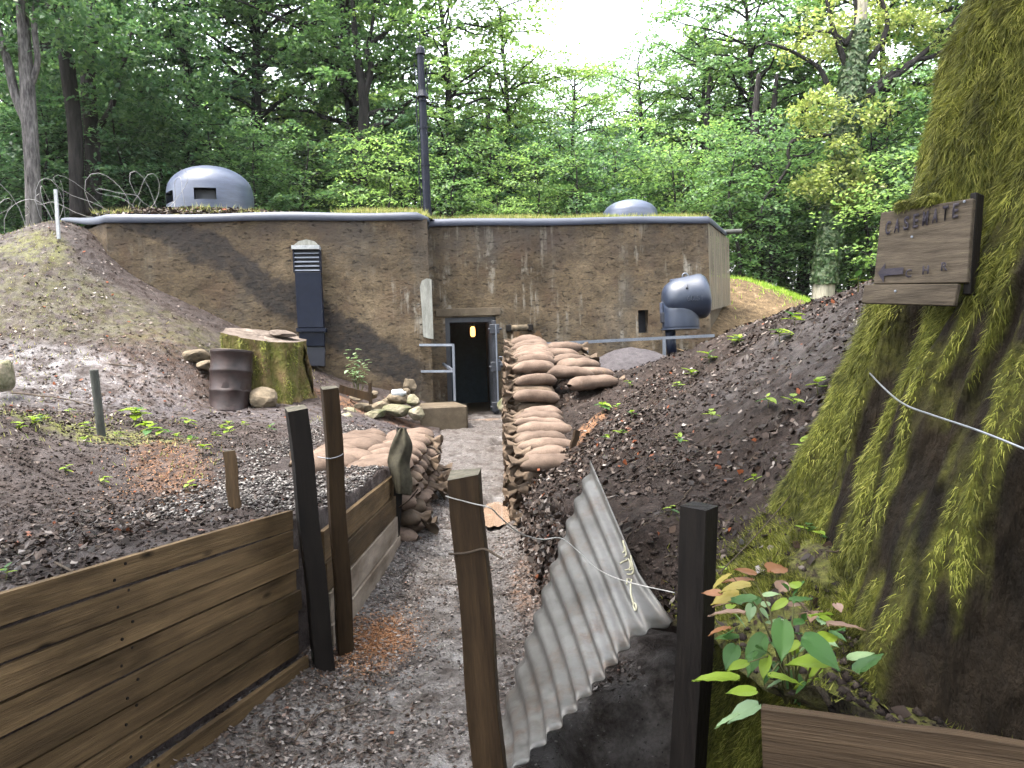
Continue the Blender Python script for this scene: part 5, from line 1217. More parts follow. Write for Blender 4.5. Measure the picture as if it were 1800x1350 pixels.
def tree_meshes(seed, H, Rc, base, nb, per, leafL, tr=0.17, flat=0.9, limbs=True, prof=None):
    """returns (trunk mesh, crown mesh) standing on the origin"""
    rng = np.random.RandomState(seed); mb = MB()
    bend = rng.uniform(-.5, .5, 2) * H * 0.05
    def ctr(z): t = z / H; return Vector((bend[0] * math.sin(t * 2.4) + .12 * math.sin(t * 9 + seed), bend[1] * math.sin(t * 2.1) + .1 * math.sin(t * 8), z))
    zs = np.linspace(-0.6, H * .93, 14); mb.tube([ctr(z) for z in zs], [max(.02, tr * (1.25 if z < 0.1 else 1) * (1 - .85 * max(z, 0) / H)) for z in zs], 9)
    cen, nor, rad = [], [], []
    for b in range(nb):
        t = (b + rng.uniform(0, 1)) / nb; h = base + (H - base) * t
        pr = (math.sin(math.pi * min(1, .18 + .82 * (1 - t) ** .8)) ** .6 if prof is None else prof(t)) * rng.uniform(.55, 1.12)
        Lb = max(.5, Rc * pr); a = b * 2.399 + rng.uniform(-.5, .5); d = Vector((math.cos(a), math.sin(a), 0))
        z0 = max(h - Lb * rng.uniform(.15, .4), 0.3 * base); p0 = ctr(z0); rise = (h - z0) + rng.uniform(-.05, .15) * Lb
        pts = []
        for q in range(6):
            s = q / 5; pts.append(p0 + d * Lb * s + Vector((0, 0, rise * (s ** .7) - .10 * Lb * s * s)) + Vector(tuple(rng.normal(0, .05 * Lb * .5, 3))) * (0 < q))
        r0 = tr * .42 * (1 - .6 * t) * min(1, Lb / 2.5)
        mb.tube(pts, [max(.008, r0 * (1 - .85 * s / 5)) for s in range(6)], 5, False)
        ns = max(2, int(Lb * 2.1))
        for q in range(ns):
            s = .28 + .75 * (q + rng.uniform(0, 1)) / ns; i = min(4, int(s * 5)); p = pts[i].lerp(pts[i + 1], min(1.2, s * 5 - i))
            side = Vector((-d.y, d.x, 0)) * rng.uniform(-1, 1) * (.25 + .35 * Lb * (1.1 - s) * .6)
            c = p + side + Vector((0, 0, rng.uniform(-.12, .22)))
            cen.append(c); nn = Vector((0, 0, 1)) + d * rng.uniform(.05, .55) + Vector(tuple(rng.normal(0, .18, 3))); nor.append(nn.normalized()); rad.append(rng.uniform(.34, .78) * (.7 + .05 * Rc))
    cen, nor, rad = np.array(cen), np.array(nor), np.array(rad)
    p, n = spray_leaves(cen, nor, rad * 1.12, per, rng, .085, .36)
    v, q = leaf_quads(p, n, leafL, leafL * .62, rng)
    tm = bpy.data.meshes.new('trunk'); tm.from_pydata([tuple(x) for x in mb.v], [], mb.f)
    for pl in tm.polygons: pl.use_smooth = True
    return tm, np_mesh('crown', v, q)
def set_mat(me, m): me.materials.clear(); me.materials.append(m); return me
VAR = {}
def variant(key, leafmat, barkmat, **kw):
    t, c = tree_meshes(**kw); set_mat(t, MT[barkmat]); set_mat(c, MT[leafmat]); VAR[key] = (t, c)
variant('beech_a', 'leaf_mid', 'bark', seed=1, H=15, Rc=4.3, base=2.2, nb=66, per=34, leafL=.19, tr=.24)
variant('beech_b', 'leaf_dark', 'bark', seed=2, H=16, Rc=4.6, base=1.6, nb=70, per=34, leafL=.19, tr=.26)
variant('beech_c', 'leaf_light', 'bark', seed=3, H=13, Rc=3.6, base=1.4, nb=58, per=34, leafL=.18, tr=.18)
variant('oak_a', 'leaf_mid', 'bark', seed=4, H=17, Rc=5.0, base=4.0, nb=60, per=36, leafL=.20, tr=.30)
variant('oak_b', 'leaf_light', 'bark', seed=9, H=16, Rc=4.2, base=3.0, nb=56, per=34, leafL=.20, tr=.24)
variant('shrub_light', 'leaf_light', 'bark', seed=5, H=4.6, Rc=1.9, base=.3, nb=34, per=34, leafL=.13, tr=.06)
variant('shrub_mid', 'leaf_mid', 'bark', seed=6, H=5.2, Rc=2.1, base=.3, nb=38, per=34, leafL=.13, tr=.07)
variant('shrub_dark', 'leaf_dark', 'bark', seed=7, H=5.0, Rc=2.3, base=.2, nb=40, per=34, leafL=.14, tr=.07)
trnd = random.Random(11)
def tree(key, px, Y, sc, label, name='beech_tree', cat='tree', group=None, dz=0.0, sz=None, rz=None, x=None):
    t, c = VAR[key]; X = P(px, 380, Y).x if x is None else x
    r = empty(name, (X, Y, float(zG(X, Y)) - .1 + dz), trnd.uniform(0, 6.28) if rz is None else rz)
    r.scale = (sc, sc, sz or sc * trnd.uniform(.95, 1.06))
    link(bpy.data.objects.new('trunk', t), r); link(bpy.data.objects.new('crown', c), r)
    tag(r, label, cat, group); return r
big = [ # key, px, Y, scale, label
 ('beech_b', -120, 22.5, 1.05, 'dark beech at the left edge behind the barbed wire'), ('beech_b', 120, 24, 1.1, 'dark beech behind the twin dark trunks'), ('beech_b', 330, 25, 1.0, 'dark layered beech behind the tall dome'),
 ('beech_a', 470, 26.5, 1.05, 'tall beech between the tall dome and the mast'), ('oak_a', 640, 26, .98, 'broad oak with forked dark trunk left of the mast'), ('beech_c', 790, 25, .95, 'light green tree directly right of the mast'),
 ('oak_b', 905, 26.5, .63, 'light rounded tree over the right roof half'), ('beech_c', 1010, 27, .68, 'pale green tree below the sky gap'), ('beech_a', 1130, 29, .62, 'mid green tree behind the low dome'), ('oak_b', 1240, 28.5, .70, 'light tree left of the ivy oak'),
 ('beech_a', 1330, 27.5, .88, 'layered beech beside the drooping bare branch'), ('beech_a', 1410, 29, 1.0, 'mid green beech left behind the ivy oak'), ('beech_c', 1560, 26.5, 1.1, 'light green tree right behind the ivy oak'), ('oak_a', 1700, 24, 1.0, 'oak half hidden by the mossy trunk'), ('beech_b', 1850, 26, 1.05, 'dark beech hidden behind the mossy trunk'),
 ('oak_b', 560, 30, 1.12, 'tall pale oak in the second row left of the mast'), ('oak_a', 250, 31, 1.15, 'tall oak in the second row over the tall dome')]
for k, px, Y, sc, lab in big: tree(k, px, Y, sc, lab, 'oak_tree' if 'oak' in k else 'beech_tree', group='trees at the edge of the wood')
for i in range(34):
    px = -260 + i * 66 + trnd.uniform(-25, 25); Y = trnd.uniform(34, 47); gap = 830 < px < 1290
    sc = (560 / 1350 * Y - 2.9) / 16 * trnd.uniform(.72, .9) if gap else trnd.uniform(.68, .98)
    k = trnd.choice(['beech_a', 'beech_b', 'oak_a', 'oak_b'] if px < 700 else ['beech_a', 'oak_a', 'oak_b', 'beech_c'])
    where = 'left of the mast' if px < 740 else ('under the sky gap right of the mast' if px < 1290 else 'behind the ivy oak')
    tree(k, px, Y, sc, f'{nth(i + 1)} distant tree from the left, middle row, ' + where, 'oak_tree' if 'oak' in k else 'beech_tree', group='distant trees ' + where)
for i in range(26):
    px = -300 + i * 90 + trnd.uniform(-30, 30); Y = trnd.uniform(50, 62); gap = 830 < px < 1290
    where = 'left of the mast' if px < 740 else ('under the sky gap right of the mast' if px < 1290 else 'behind the ivy oak')
    tree(trnd.choice(['beech_b', 'oak_a', 'beech_a']), px, Y, .85 if gap else trnd.uniform(.85, 1.15), f'{nth(i + 1)} distant tree from the left, farthest row, ' + where, 'beech_tree', group='distant trees ' + where)
sh = [('shrub_dark', -60, 19.5, 1.0), ('shrub_dark', 90, 20.5, .95), ('shrub_dark', 210, 20.5, .9), ('shrub_dark', 290, 22, 1.1), ('shrub_mid', 455, 21.5, .8), ('shrub_dark', 540, 22.2, .95), ('shrub_light', 680, 21.6, .85), ('shrub_light', 640, 23.5, 1.0), ('shrub_mid', 800, 22.3, .8), ('shrub_light', 880, 21.8, .62),
      ('shrub_light', 940, 22.6, .85), ('shrub_mid', 1010, 22.5, .8), ('shrub_dark', 1080, 23.5, .95), ('shrub_mid', 1180, 23.2, .9), ('shrub_light', 1215, 24.5, 1.25), ('shrub_mid', 1290, 22.8, 1.0), ('shrub_mid', 1350, 23.5, 1.05), ('shrub_dark', 1310, 25.5, 1.2), ('shrub_dark', 1420, 25, 1.1), ('shrub_mid', 1520, 22.5, 1.1), ('shrub_light', 1600, 19.5, 1.0), ('shrub_mid', 1570, 24, 1.3), ('shrub_dark', 1680, 22, 1.2), ('shrub_dark', 380, 23, 1.0), ('shrub_dark', 0, 22.5, 1.2), ('shrub_dark', 160, 23, 1.2), ('shrub_dark', 740, 24.5, 1.1), ('shrub_dark', 860, 25, 1.1), ('shrub_dark', 990, 25.5, 1.1)]
names = {'shrub_dark': 'dark green', 'shrub_mid': 'mid green', 'shrub_light': 'bright light green'}
near = [(100, 'by the barbed wire'), (330, 'left of the tall dome'), (600, 'right of the tall dome'), (740, 'left of the mast foot'), (900, 'just right of the mast foot'), (1060, 'between mast and low dome'), (1260, 'behind the low dome'), (1400, 'right of the bunker corner'), (1900, 'below the ivy oak branches')]
from collections import Counter
cnt = Counter()
for k, px, Y, sc in sh:
    w = next(n for lim, n in near if px < lim); cnt[(k, w)] += 1; pre = ['', 'second ', 'third ', 'fourth '][cnt[(k, w)] - 1]
    tree(k, px, Y, sc, f'{pre}{names[k]} leafy shrub {w}', 'shrub', 'shrub', 'shrubs behind the bunker', dz=-.2)
# dense dark undergrowth that closes the view between the trunks
for i in range(40):
    px = -250 + i * 56 + trnd.uniform(-20, 20); Y = trnd.uniform(28, 33)
    tree('shrub_dark', px, Y, trnd.uniform(1.2, 1.6), f'{nth(i + 1)} dark undergrowth shrub from the left between the forest trunks', 'shrub', 'shrub', 'undergrowth shrubs between the trunks', dz=-.3)

# trunks drawn limb by limb
def limb_tree(name, Y, limbs, barkmat, label, leaves=None, leafmat='leaf_dark', per=34, leafL=.15, seed=0, ivy=None, sink=0.5):
    base = P(*limbs[0][0][0][:2], Y); root = empty(name, (base.x, Y, base.z)); tag(root, label, 'tree'); inv = -Vector((base.x, Y, base.z)); mb = MB(); mb2 = MB()
    for k, (pix, rpx) in enumerate(limbs):
        pts = [P(p[0], p[1], Y + (p[2] if len(p) > 2 else 0)) + inv for p in pix]
        if k == 0: pts = [pts[0] - Vector((0, 0, sink))] + pts; rpx = [rpx[0] * 1.15] + list(rpx)
        out, rr = [], []
        for i in range(len(pts) - 1):
            p0, p1, p2, p3 = pts[max(i-1, 0)], pts[i], pts[i+1], pts[min(i+2, len(pts)-1)]
            for q in range(4):
                t = q / 4; out.append(.5 * ((2*p1) + (-p0+p2)*t + (2*p0-5*p1+4*p2-p3)*t*t + (-p0+3*p1-3*p2+p3)*t**3)); rr.append((rpx[i] * (1 - t) + rpx[i+1] * t) * Y / FPX)
        out.append(pts[-1]); rr.append(rpx[-1] * Y / FPX); (mb if k == 0 else mb2).tube(out, rr, 10)
    mb.build('trunk', MT[barkmat], root, True)
    if mb2.v: mb2.build('limbs', MT['bark' if barkmat == 'bark_oak' else barkmat], root, True)
    rng = np.random.RandomState(seed)
    if leaves:
        cen, rad = [], []
        for px, py, dY, rp, ns in leaves:
            c = P(px, py, Y + dY) + inv; Rw = rp * Y / FPX
            for q in range(ns):
                d = rng.normal(size=3); d /= np.linalg.norm(d); d *= rng.uniform(.3, 1) ** .5
                cen.append(np.array(c) + d * np.array([Rw, Rw, Rw * .85])); rad.append(rng.uniform(.22, .5))
        cen = np.array(cen); nor = unit(np.array([0, -.1, 1.0]) + rng.normal(0, .3, cen.shape))
        p, n = spray_leaves(cen, nor, np.array(rad), per, rng, .22, .6); v, q = leaf_quads(p, n, leafL, leafL * .62, rng)
        me = np_mesh('crown', v, q); me.materials.append(MT[leafmat]); link(bpy.data.objects.new('crown', me), root)
    if ivy:
        P_, N_ = [], []
        for (x0, y0, r0), (x1, y1, r1), cntv in ivy:
            for q in range(cntv):
                t = rng.uniform(0, 1); a = rng.uniform(0, 2 * np.pi); c = P(x0 + (x1-x0)*t, y0 + (y1-y0)*t, Y) + inv; rw = (r0 + (r1-r0)*t) * Y / FPX * rng.uniform(.98, 1.25)
                P_.append((c.x + rw * math.cos(a), c.y + rw * math.sin(a), c.z)); N_.append((math.cos(a), math.sin(a), .35))
        n = unit(np.array(N_) + rng.normal(0, .35, (len(N_), 3))); v, q = leaf_quads(np.array(P_), n, .16, .15, rng)
        me = np_mesh('ivy', v, q); me.materials.append(MT['ivy']); link(bpy.data.objects.new('ivy', me), root)
    return root
limb_tree('beech_tree', 17.0, [([(60,408),(57,300),(52,215),(48,150),(42,60),(36,-40),(30,-160)], [13,12.5,13,12,10,9,8]), ([(52,225),(28,170),(14,110),(-6,40),(-20,-60)], [9,8,7,6,5]), ([(50,160),(66,110),(60,40),(70,-60)], [6,5,5,4])], 'bark_pale',
          'pale blotched forked beech trunk beside the barbed wire', [(40,-60,.5,150,60), (-30,30,0,90,30), (110,40,.5,80,30), (20,120,1,60,14)], 'leaf_dark', seed=31)
limb_tree('beech_tree', 19.0, [([(135,345),(132,230),(120,130),(112,60),(104,-40),(95,-160)], [12,12.5,13,13,12,10]), ([(116,90),(90,20),(70,-60)], [8,6,5])], 'bark', 'left of the twin dark trunks behind the barbed wire', [(110,-40,.5,160,60), (200,70,0,90,30), (60,140,1,60,16), (210,150,.3,60,16)], 'leaf_dark', seed=32)
limb_tree('beech_tree', 20.0, [([(165,345),(162,250),(155,150),(160,70),(168,-40),(175,-160)], [14,13,12.5,12,11,9]), ([(160,240),(195,190),(215,120),(235,50)], [6,5,4,3])], 'bark', 'right of the twin dark trunks behind the barbed wire', [(240,-20,.5,150,60), (290,90,0,100,36), (330,170,.4,70,22), (250,220,.6,60,14)], 'leaf_dark', seed=33)
limb_tree('oak_tree', 24.0, [([(632,350),(634,285),(638,240),(640,190),(636,150),(628,95),(622,40),(618,-30)], [12,12,11,9,8,6,5,3]), ([(638,250),(655,225),(690,212),(712,195)], [7,6,5,3]), ([(640,205),(665,195),(700,190),(725,175)], [5,4,3,2]), ([(640,175),(652,120),(645,85),(680,55),(690,25)], [6,5,4,4,3]), ([(645,90),(655,40),(662,-20)], [4,3,2])], 'bark',
          'dark forked oak trunk left of the mast', [(640,60,.5,110,60), (560,130,.5,80,30), (720,120,.3,60,20), (700,210,.6,40,8), (590,60,0,60,20)], 'leaf_mid', seed=34)
limb_tree('oak_tree', 22.0, [([(1446,545),(1450,480),(1462,400),(1470,340),(1482,280),(1492,200),(1498,140),(1510,60),(1520,-40)], [20,18,17,16,16,17,16,11,8]),
   ([(1495,200),(1530,165),(1565,140),(1610,105),(1660,60),(1700,10)], [8,7,6,5,4,3]), ([(1490,190),(1540,150),(1600,110),(1650,95),(1712,50)], [5,5,4,4,3]), ([(1500,130),(1540,90),(1560,40),(1545,-10)], [7,5,4,3]), ([(1492,130),(1478,90),(1462,40),(1450,-20)], [6,5,4,3]), ([(1485,80),(1505,40),(1500,-20)], [5,4,3]),
   ([(1488,75),(1455,55),(1420,60),(1405,45)], [4,3,3,2]), ([(1455,150),(1440,120),(1410,100),(1380,85),(1345,75)], [5,4,3,3,2]), ([(1475,240),(1440,238),(1395,247),(1385,270),(1388,288),(1365,325),(1346,345),(1338,375)], [4,4,3.5,3,3,2.5,2,1.5]), ([(1395,275),(1420,272),(1432,262)], [2,2,1.5])],
   'bark_oak', 'ivy-clad oak with a pale trunk foot and twisting limbs right of the bunker', [(1468,322,-.4,52,40), (1425,312,-.5,30,12), (1510,335,-.2,36,14), (1440,195,-.4,45,26), (1520,205,-.2,36,14), (1480,258,-.5,30,10), (1430,60,.2,60,26), (1590,60,.3,70,30), (1500,20,.4,70,26), (1620,-10,.3,80,24)], 'leaf_yellow', per=32, leafL=.13, seed=35,
   ivy=[((1448,500,18),(1458,420,18),1300), ((1458,420,18),(1472,330,18),1500), ((1472,330,17),(1490,210,20),1700), ((1490,210,20),(1500,120,18),1100), ((1500,120,16),(1515,40,11),500)])
for px, Y, r in ((705, 27, 7), (1245, 27, 9), (1330, 24.5, 12), (1362, 25.5, 10), (860, 28, 7), (455, 27, 9), (1300, 28, 7)):
    limb_tree('slim_tree', Y, [([(px, 470), (px + 2, 320), (px - 3, 220), (px + 4, 130)], [r, r * .85, r * .6, r * .3])], 'bark', {705: 'slim dark trunk left of the mast foot', 1245: 'slim dark trunk right of the low dome', 1330: 'dark trunk right of the bunker corner', 1362: 'second dark trunk right of the bunker corner', 860: 'slim trunk right of the mast', 455: 'slim trunk right of the tall dome', 1300: 'thin trunk above the bunker corner'}[px])
# ------------------------------------------------------------------ the big mossy tree on the right
TY = 2.95
def t_rad(z): return float(np.interp(z, [-.3, .3, .6, 1.0, 1.4, 2.0, 3.0, 7.0], [1.20, 1.06, .97, .88, .82, .77, .72, .60]))
def t_left(z): return float(np.interp(z, [-.3, .3, .6, .94, 1.41, 1.84, 2.23, 3.05, 7.0], [1.05, 1.18, 1.28, 1.385, 1.545, 1.73, 1.87, 2.12, 3.0]))
zz_ = np.linspace(-.3, 7.0, 80); RZ = np.array([t_rad(z) for z in zz_]); CX = np.array([t_left(z) + .80 * t_rad(z) for z in zz_])
def moss_mask(a, z):
    ad = np.degrees(a) % 360
    side = np.exp(-((ad - 163) / 34.0) ** 2)                       # left edge as seen from the trench
    hang = vnoise(np.cos(a) * 5.0, np.sin(a) * 5.0, z * .8) * .75 + vnoise(np.cos(a) * 12, np.sin(a) * 12, z * 1.7) * .4 + vnoise(np.cos(a) * 26, np.sin(a) * 26, z * 6.5) * .42
    up = np.clip((z - 1.65) / .6, 0, 1) * .62 * np.exp(-((ad - 205) / 42.0) ** 2) + np.clip((.85 - z) / .6, 0, 1) * .75 * np.exp(-((ad - 185) / 45.0) ** 2)
    return side * 1.35 + up + hang * 1.0 - .58
def trunk_xyz(a, z):
    a = np.asarray(a, float); z = np.asarray(z, float)
    r = np.interp(z, zz_, RZ); c = np.interp(z, zz_, CX); lowk = np.clip((1.7 - z) / 1.7, 0, 1)
    aw = a + .18 * np.sin(z * 1.6 + 1)
    rr = r * (1 + .055 * np.sin(aw * 7 + .6 * z) * (.6 + lowk) + .035 * np.sin(aw * 12 - z * 1.1) + .07 * lowk * np.sin(aw * 5 + 1.0) + .045 * fbm(np.cos(a) * 3, np.sin(a) * 3, z * 1.6, 4) + .020 * fbm(np.cos(a) * 14, np.sin(a) * 14, z * 6, 3) + .030 * (1 - 2 * np.abs(fbm(np.cos(a) * 9 + .15 * np.sin(z * 5), np.sin(a) * 9, z * 1.3, 3))))
    rr = rr + .05 * np.clip(moss_mask(a, z), 0, 1) * (.6 + .6 * fbm(np.cos(a) * 9, np.sin(a) * 9, z * 5, 3))
    return np.stack([c + rr * np.cos(a), TY + rr * np.sin(a), z], -1)
bt = empty('mossy_tree', (float(np.interp(0.3, zz_, CX)), TY, 0.3)); tag(bt, 'huge moss-covered tree trunk filling the right edge', 'tree'); BTI = Matrix.Translation(-Vector(bt.location))
na_, nz_ = 460, 300
A_, Z_ = np.meshgrid(np.linspace(0, 2 * np.pi, na_), np.linspace(-.3, 7.0, nz_)); V = trunk_xyz(A_, Z_)
idx = np.arange(na_ * nz_).reshape(nz_, na_); q = np.stack([idx[:-1, :-1], idx[:-1, 1:], idx[1:, 1:], idx[1:, :-1]], -1).reshape(-1, 4)
me = np_mesh('trunk', V.reshape(-1, 3), q, None, True); me.materials.append(MT['bark_big']); put_attr(me, 'green', np.clip(moss_mask(A_, Z_) * 1.6 + .25, 0, 1))
o = link(bpy.data.objects.new('trunk', me), bt); o.matrix_parent_inverse = BTI
# moss: hanging strands in ragged vertical patches, thickest on the trench side
rng = np.random.RandomState(77)
def moss_strands(p, n, dirn, L, W, rng):
    k = len(p); s = unit(np.cross(n, dirn)); L = L[:, None]; W = W[:, None]
    tip = p + dirn * L + n * L * rng.uniform(.05, .5, (k, 1)) + s * L * rng.normal(0, .22, (k, 1))
    v = np.stack([p - s * W * .5, p + s * W * .5, tip], 1).reshape(-1, 3); return v, np.arange(k * 3).reshape(k, 3)
a = np.radians(rng.uniform(100, 285, 330000)); z = rng.uniform(-.1, 3.4, 330000)
k = moss_mask(a, z) > rng.uniform(0, .55, len(a)); a, z = a[k], z[k]
p = trunk_xyz(a, z); e = 1e-3
ta = unit(trunk_xyz(a + .01, z) - p); tz = unit(trunk_xyz(a, z + .01) - p); n = unit(np.cross(ta, tz)); 
k = len(p); dirn = unit(-tz + .25 * rng.normal(size=(k, 3)) * np.array([1, 1, .3]) + n * .15)
L = rng.uniform(.012, .042, k) * (1 + .4 * (z > 1.6)); W = rng.uniform(.0025, .005, k)
v, t = moss_strands(p + n * .004, n, dirn, L, W, rng)
me = np_mesh('moss', v, None, t); me.materials.append(MT['moss']); o = link(bpy.data.objects.new('moss', me), bt); o.matrix_parent_inverse = BTI
tag(o, kind='stuff')
print('moss strands', k)
# unseen limbs and crown overhead, the crown shaped to shade the foreground
mbx = MB(); top = Vector((float(np.interp(7, zz_, CX)), TY, 6.8)); cen = []
for kx in range(9):
    ang = kx * 2.399 + .4; d = Vector((math.cos(ang), math.sin(ang) * .8 - .25, 0)); L_ = rng.uniform(2.8, 4.6)
    pts = [top + d * L_ * s + Vector((0, 0, 2.6 * s ** .8 + rng.uniform(-.15, .15))) for s in np.linspace(0, 1, 6)]; mbx.tube(pts, [.22 * (1 - .85 * s) + .02 for s in np.linspace(0, 1, 6)], 7)
    for s in np.linspace(.35, 1.1, 12):
        b = top + d * L_ * s + Vector((0, 0, 2.6 * s ** .8))
        for _ in range(4): cen.append(np.array(b) + rng.normal(0, .65, 3) * np.array([1, 1, .5]))
o = mbx.build('limbs', MT['bark_big'], bt, True); o.matrix_parent_inverse = BTI
cen = np.array(cen); cen = cen[(cen[:, 2] > 1.6 + .62 * np.clip(cen[:, 1], 0, 99) + 1.2) & (cen[:, 0] > 0.2)]
p, n = spray_leaves(cen, unit(np.array([0, 0, 1.0]) + rng.normal(0, .3, cen.shape)), np.full(len(cen), .75), 40, rng, .2)
v, q = leaf_quads(p, n, .15, .1, rng); me = np_mesh('crown', v, q); me.materials.append(MT['leaf_dark']); o = link(bpy.data.objects.new('crown', me), bt); o.matrix_parent_inverse = BTI

# unseen trees behind and left of the viewer, added to shade the foreground
for kx, (x, y, key, sc, lab) in enumerate([(-3.5, -3.5, 'beech_b', .85, 'unseen beech added behind the viewpoint on the left for shade'), (3.4, -3.2, 'beech_b', .9, 'unseen beech added behind the viewpoint on the right for shade'), (-4.6, 1.3, 'beech_b', .8, 'unseen beech added on the left bank outside the view for shade')]):
    t_, c_ = VAR[key]; r = empty('beech_tree' if 'beech' in key else 'oak_tree', (x, y, .9), kx * 1.3); r.scale = (sc,) * 3
    tt_ = link(bpy.data.objects.new('trunk', t_), r); cc_ = link(bpy.data.objects.new('crown', c_), r); cc_.location.z = 2.2 if y < 0 else 4.6; tag(r, lab, 'tree', 'unseen trees added for shade')
    if y > 0: tt_.scale.z = 1.35

# ------------------------------------------------------------------ sign
TL, TR, BR, BL = P(1548, 374, 2.88), P(1711, 337, 2.60), P(1687, 487, 2.60), P(1524, 502, 2.88)
ex = (TR - TL).normalized(); ez = ((TL - BL) + (TR - BR)).normalized(); ey = ez.cross(ex).normalized()     # ey points into the tree
root = empty('wooden_sign', (TL + BR) / 2); tag(root, 'weathered wooden sign with stencilled CASEMATE nailed to the mossy trunk', 'sign'); inv = Matrix.Translation(-root.location)
def sboard(c4, th, name, mat='sign', off=0.0):
    """quad corners (TL,TR,BR,BL) extruded into the tree; modelled in its own axes so the grain runs along it"""
    M = Matrix((ex, ey, ez)).transposed().to_4x4(); M.translation = c4[0]; Mi = M.inverted()
    v = [Mi @ (q + ey * (off + o_)) for o_ in (0, th) for q in c4]
    o = MB().add(v, [(0,1,2,3),(7,6,5,4),(0,4,5,1),(1,5,6,2),(2,6,7,3),(3,7,4,0)]).build(name, MT[mat], root, bevel=.003); o.matrix_parent_inverse = inv; o.matrix_basis = M; return o
def sp(u, v_): return (TL.lerp(TR, u)).lerp(BL.lerp(BR, u), v_)
up = sboard([sp(0, 0), sp(1, 0), sp(1, .985), sp(0, .975)], .022, 'board'); up['label'] = 'upper board with stencilled letters'
sboard([sp(-.03, .985), sp(.985, 1.0), sp(.96, 1.26), sp(-.05, 1.24)], .022, 'board', off=-.002)
sboard([sp(.93, -.02), sp(1.0, -.02), sp(1.0, 1.18), sp(.93, 1.18)], .05, 'batten', 'post_dark', .0225)
sboard([sp(.1, .1), sp(.16, .1), sp(.16, 1.1), sp(.1, 1.1)], .05, 'batten', 'post_dark', .0225)
Mt = Matrix((ex, ez, -ey)).transposed().to_4x4()
def letter(txt, u, v_, h, wid):
    me = text_mesh(txt, 1.0, 0.0, bold=.028); xs = [q.co.x for q in me.vertices]; ys = [q.co.y for q in me.vertices]
    w = max(xs) - min(xs); hh = max(ys) - min(ys)
    me.transform(Matrix.Translation((-min(xs), -min(ys), 0))); me.transform(Matrix.Diagonal((wid / w, h / hh, 1, 1)))
    bm = bmesh.new(); bm.from_mesh(me); bmesh.ops.solidify(bm, geom=list(bm.faces), thickness=.0012); bm.to_mesh(me); bm.free()
    me.materials.append(MT['sign_paint']); o = link(bpy.data.objects.new('letter', me), root); o.matrix_parent_inverse = inv
    M = Mt.copy(); M.translation = sp(u, v_) - ey * .0018; o.matrix_basis = M; return o
W_ = (TR - TL).length; H_ = (TL - BL).length
for i, ch in enumerate('CASEMATE'): letter(ch, .105 + i * .103, .33 - .008 * i, .17 * H_ * 1.1, .062 * W_)
for i, (ch, u) in enumerate((('C', .43), ('H', .61), ('R', .80))): letter(ch, u, .945 - .02 * i, .11 * H_, .07 * W_)
# arrow
v = [(.05, .83), (.13, .70), (.13, .78), (.35, .775), (.35, .865), (.13, .875), (.13, .965)]
M = Mt.copy(); M.translation = sp(0, 0) - ey * .0018; Mi = M.inverted()
vv = [Mi @ (sp(*q) - ey * (.0018 + d)) for d in (0, .0012) for q in v]; n = 7
o = MB().add(vv, [tuple(range(n)), tuple(range(2*n-1, n-1, -1))] + [(i, (i+1) % n, n + (i+1) % n, n + i) for i in range(n)]).build('arrow', MT['sign_paint'], root); o.matrix_parent_inverse = inv; o.matrix_basis = M
for u, v_ in ((.43, .42), (.35, 1.11), (.93, .1)):
    o = MB().lathe([(.0045, 0), (.0045, .003), (.001, .004)], 8, (0, 0, 0)).build('nail', MT['galv'], root); o.matrix_parent_inverse = inv; M = Mt.copy(); M.translation = sp(u, v_) - ey * .002; o.matrix_basis = M
# moss tuft lying over the top edge of the sign
k = 2600; u = rng.uniform(.18, .62, k); p = np.array([tuple(sp(uu, -.03)) for uu in u]) + np.array(ey) * rng.uniform(-.006, .05, (k, 1)) + np.array([0, 0, 1]) * rng.uniform(-.01, .02, (k, 1))
d = unit(np.array([0, 0, -1.0]) - np.array(ey) * rng.uniform(.1, 1.2, (k, 1)) + .4 * rng.normal(size=(k, 3))); v, t = moss_strands(p, np.broadcast_to(-np.array(ey), p.shape), d, rng.uniform(.012, .035, k), rng.uniform(.003, .006, k), rng)
me = np_mesh('moss_tuft', v, None, t); me.materials.append(MT['moss']); o = link(bpy.data.objects.new('moss_tuft', me)); tag(o, 'tuft of yellow-green moss spilling over the sign top', 'moss', kind='stuff')

# ------------------------------------------------------------------ ground cover scattered on the real surfaces
def surf(fn, x, y):
    z = fn(x, y); e = .03; zx = (fn(x + e, y) - z) / e; zy = (fn(x, y + e) - z) / e
    n = unit(np.stack([-zx, -zy, np.ones_like(zx)], -1)); return np.stack([x, y, z], -1), n
def curled_leaves(p, n, L, rng, up=.5):
    """6-vertex dead leaves, cupped"""
    k = len(p); n = unit(n + rng.normal(0, up, (k, 3))); d = rng.normal(size=(k, 3)); d = unit(d - n * (d * n).sum(1, keepdims=True)); w = np.cross(n, d)
    L = L[:, None]; W = L * rng.uniform(.4, .8, (k, 1)); c = rng.uniform(-.35, .45, (k, 1)) * L
    p = p + n * (.006 + .3 * np.maximum(0, -c))
    v = np.stack([p - d * L * .5 + n * c * .5, p - d * L * .05 + w * W * .5 + n * c * .6, p + d * L * .28 + w * W * .3 + n * c * .5, p + d * L * .55 + n * c * .9, p + d * L * .28 - w * W * .3 + n * c * .5, p - d * L * .05 - w * W * .5 + n * c * .6], 1)
    b = (np.arange(k) * 6)[:, None]; q = np.concatenate([b + np.array([[0, 1, 2, 3]]), b + np.array([[0, 3, 4, 5]])], 0); return v.reshape(-1, 3), q
_ico = None
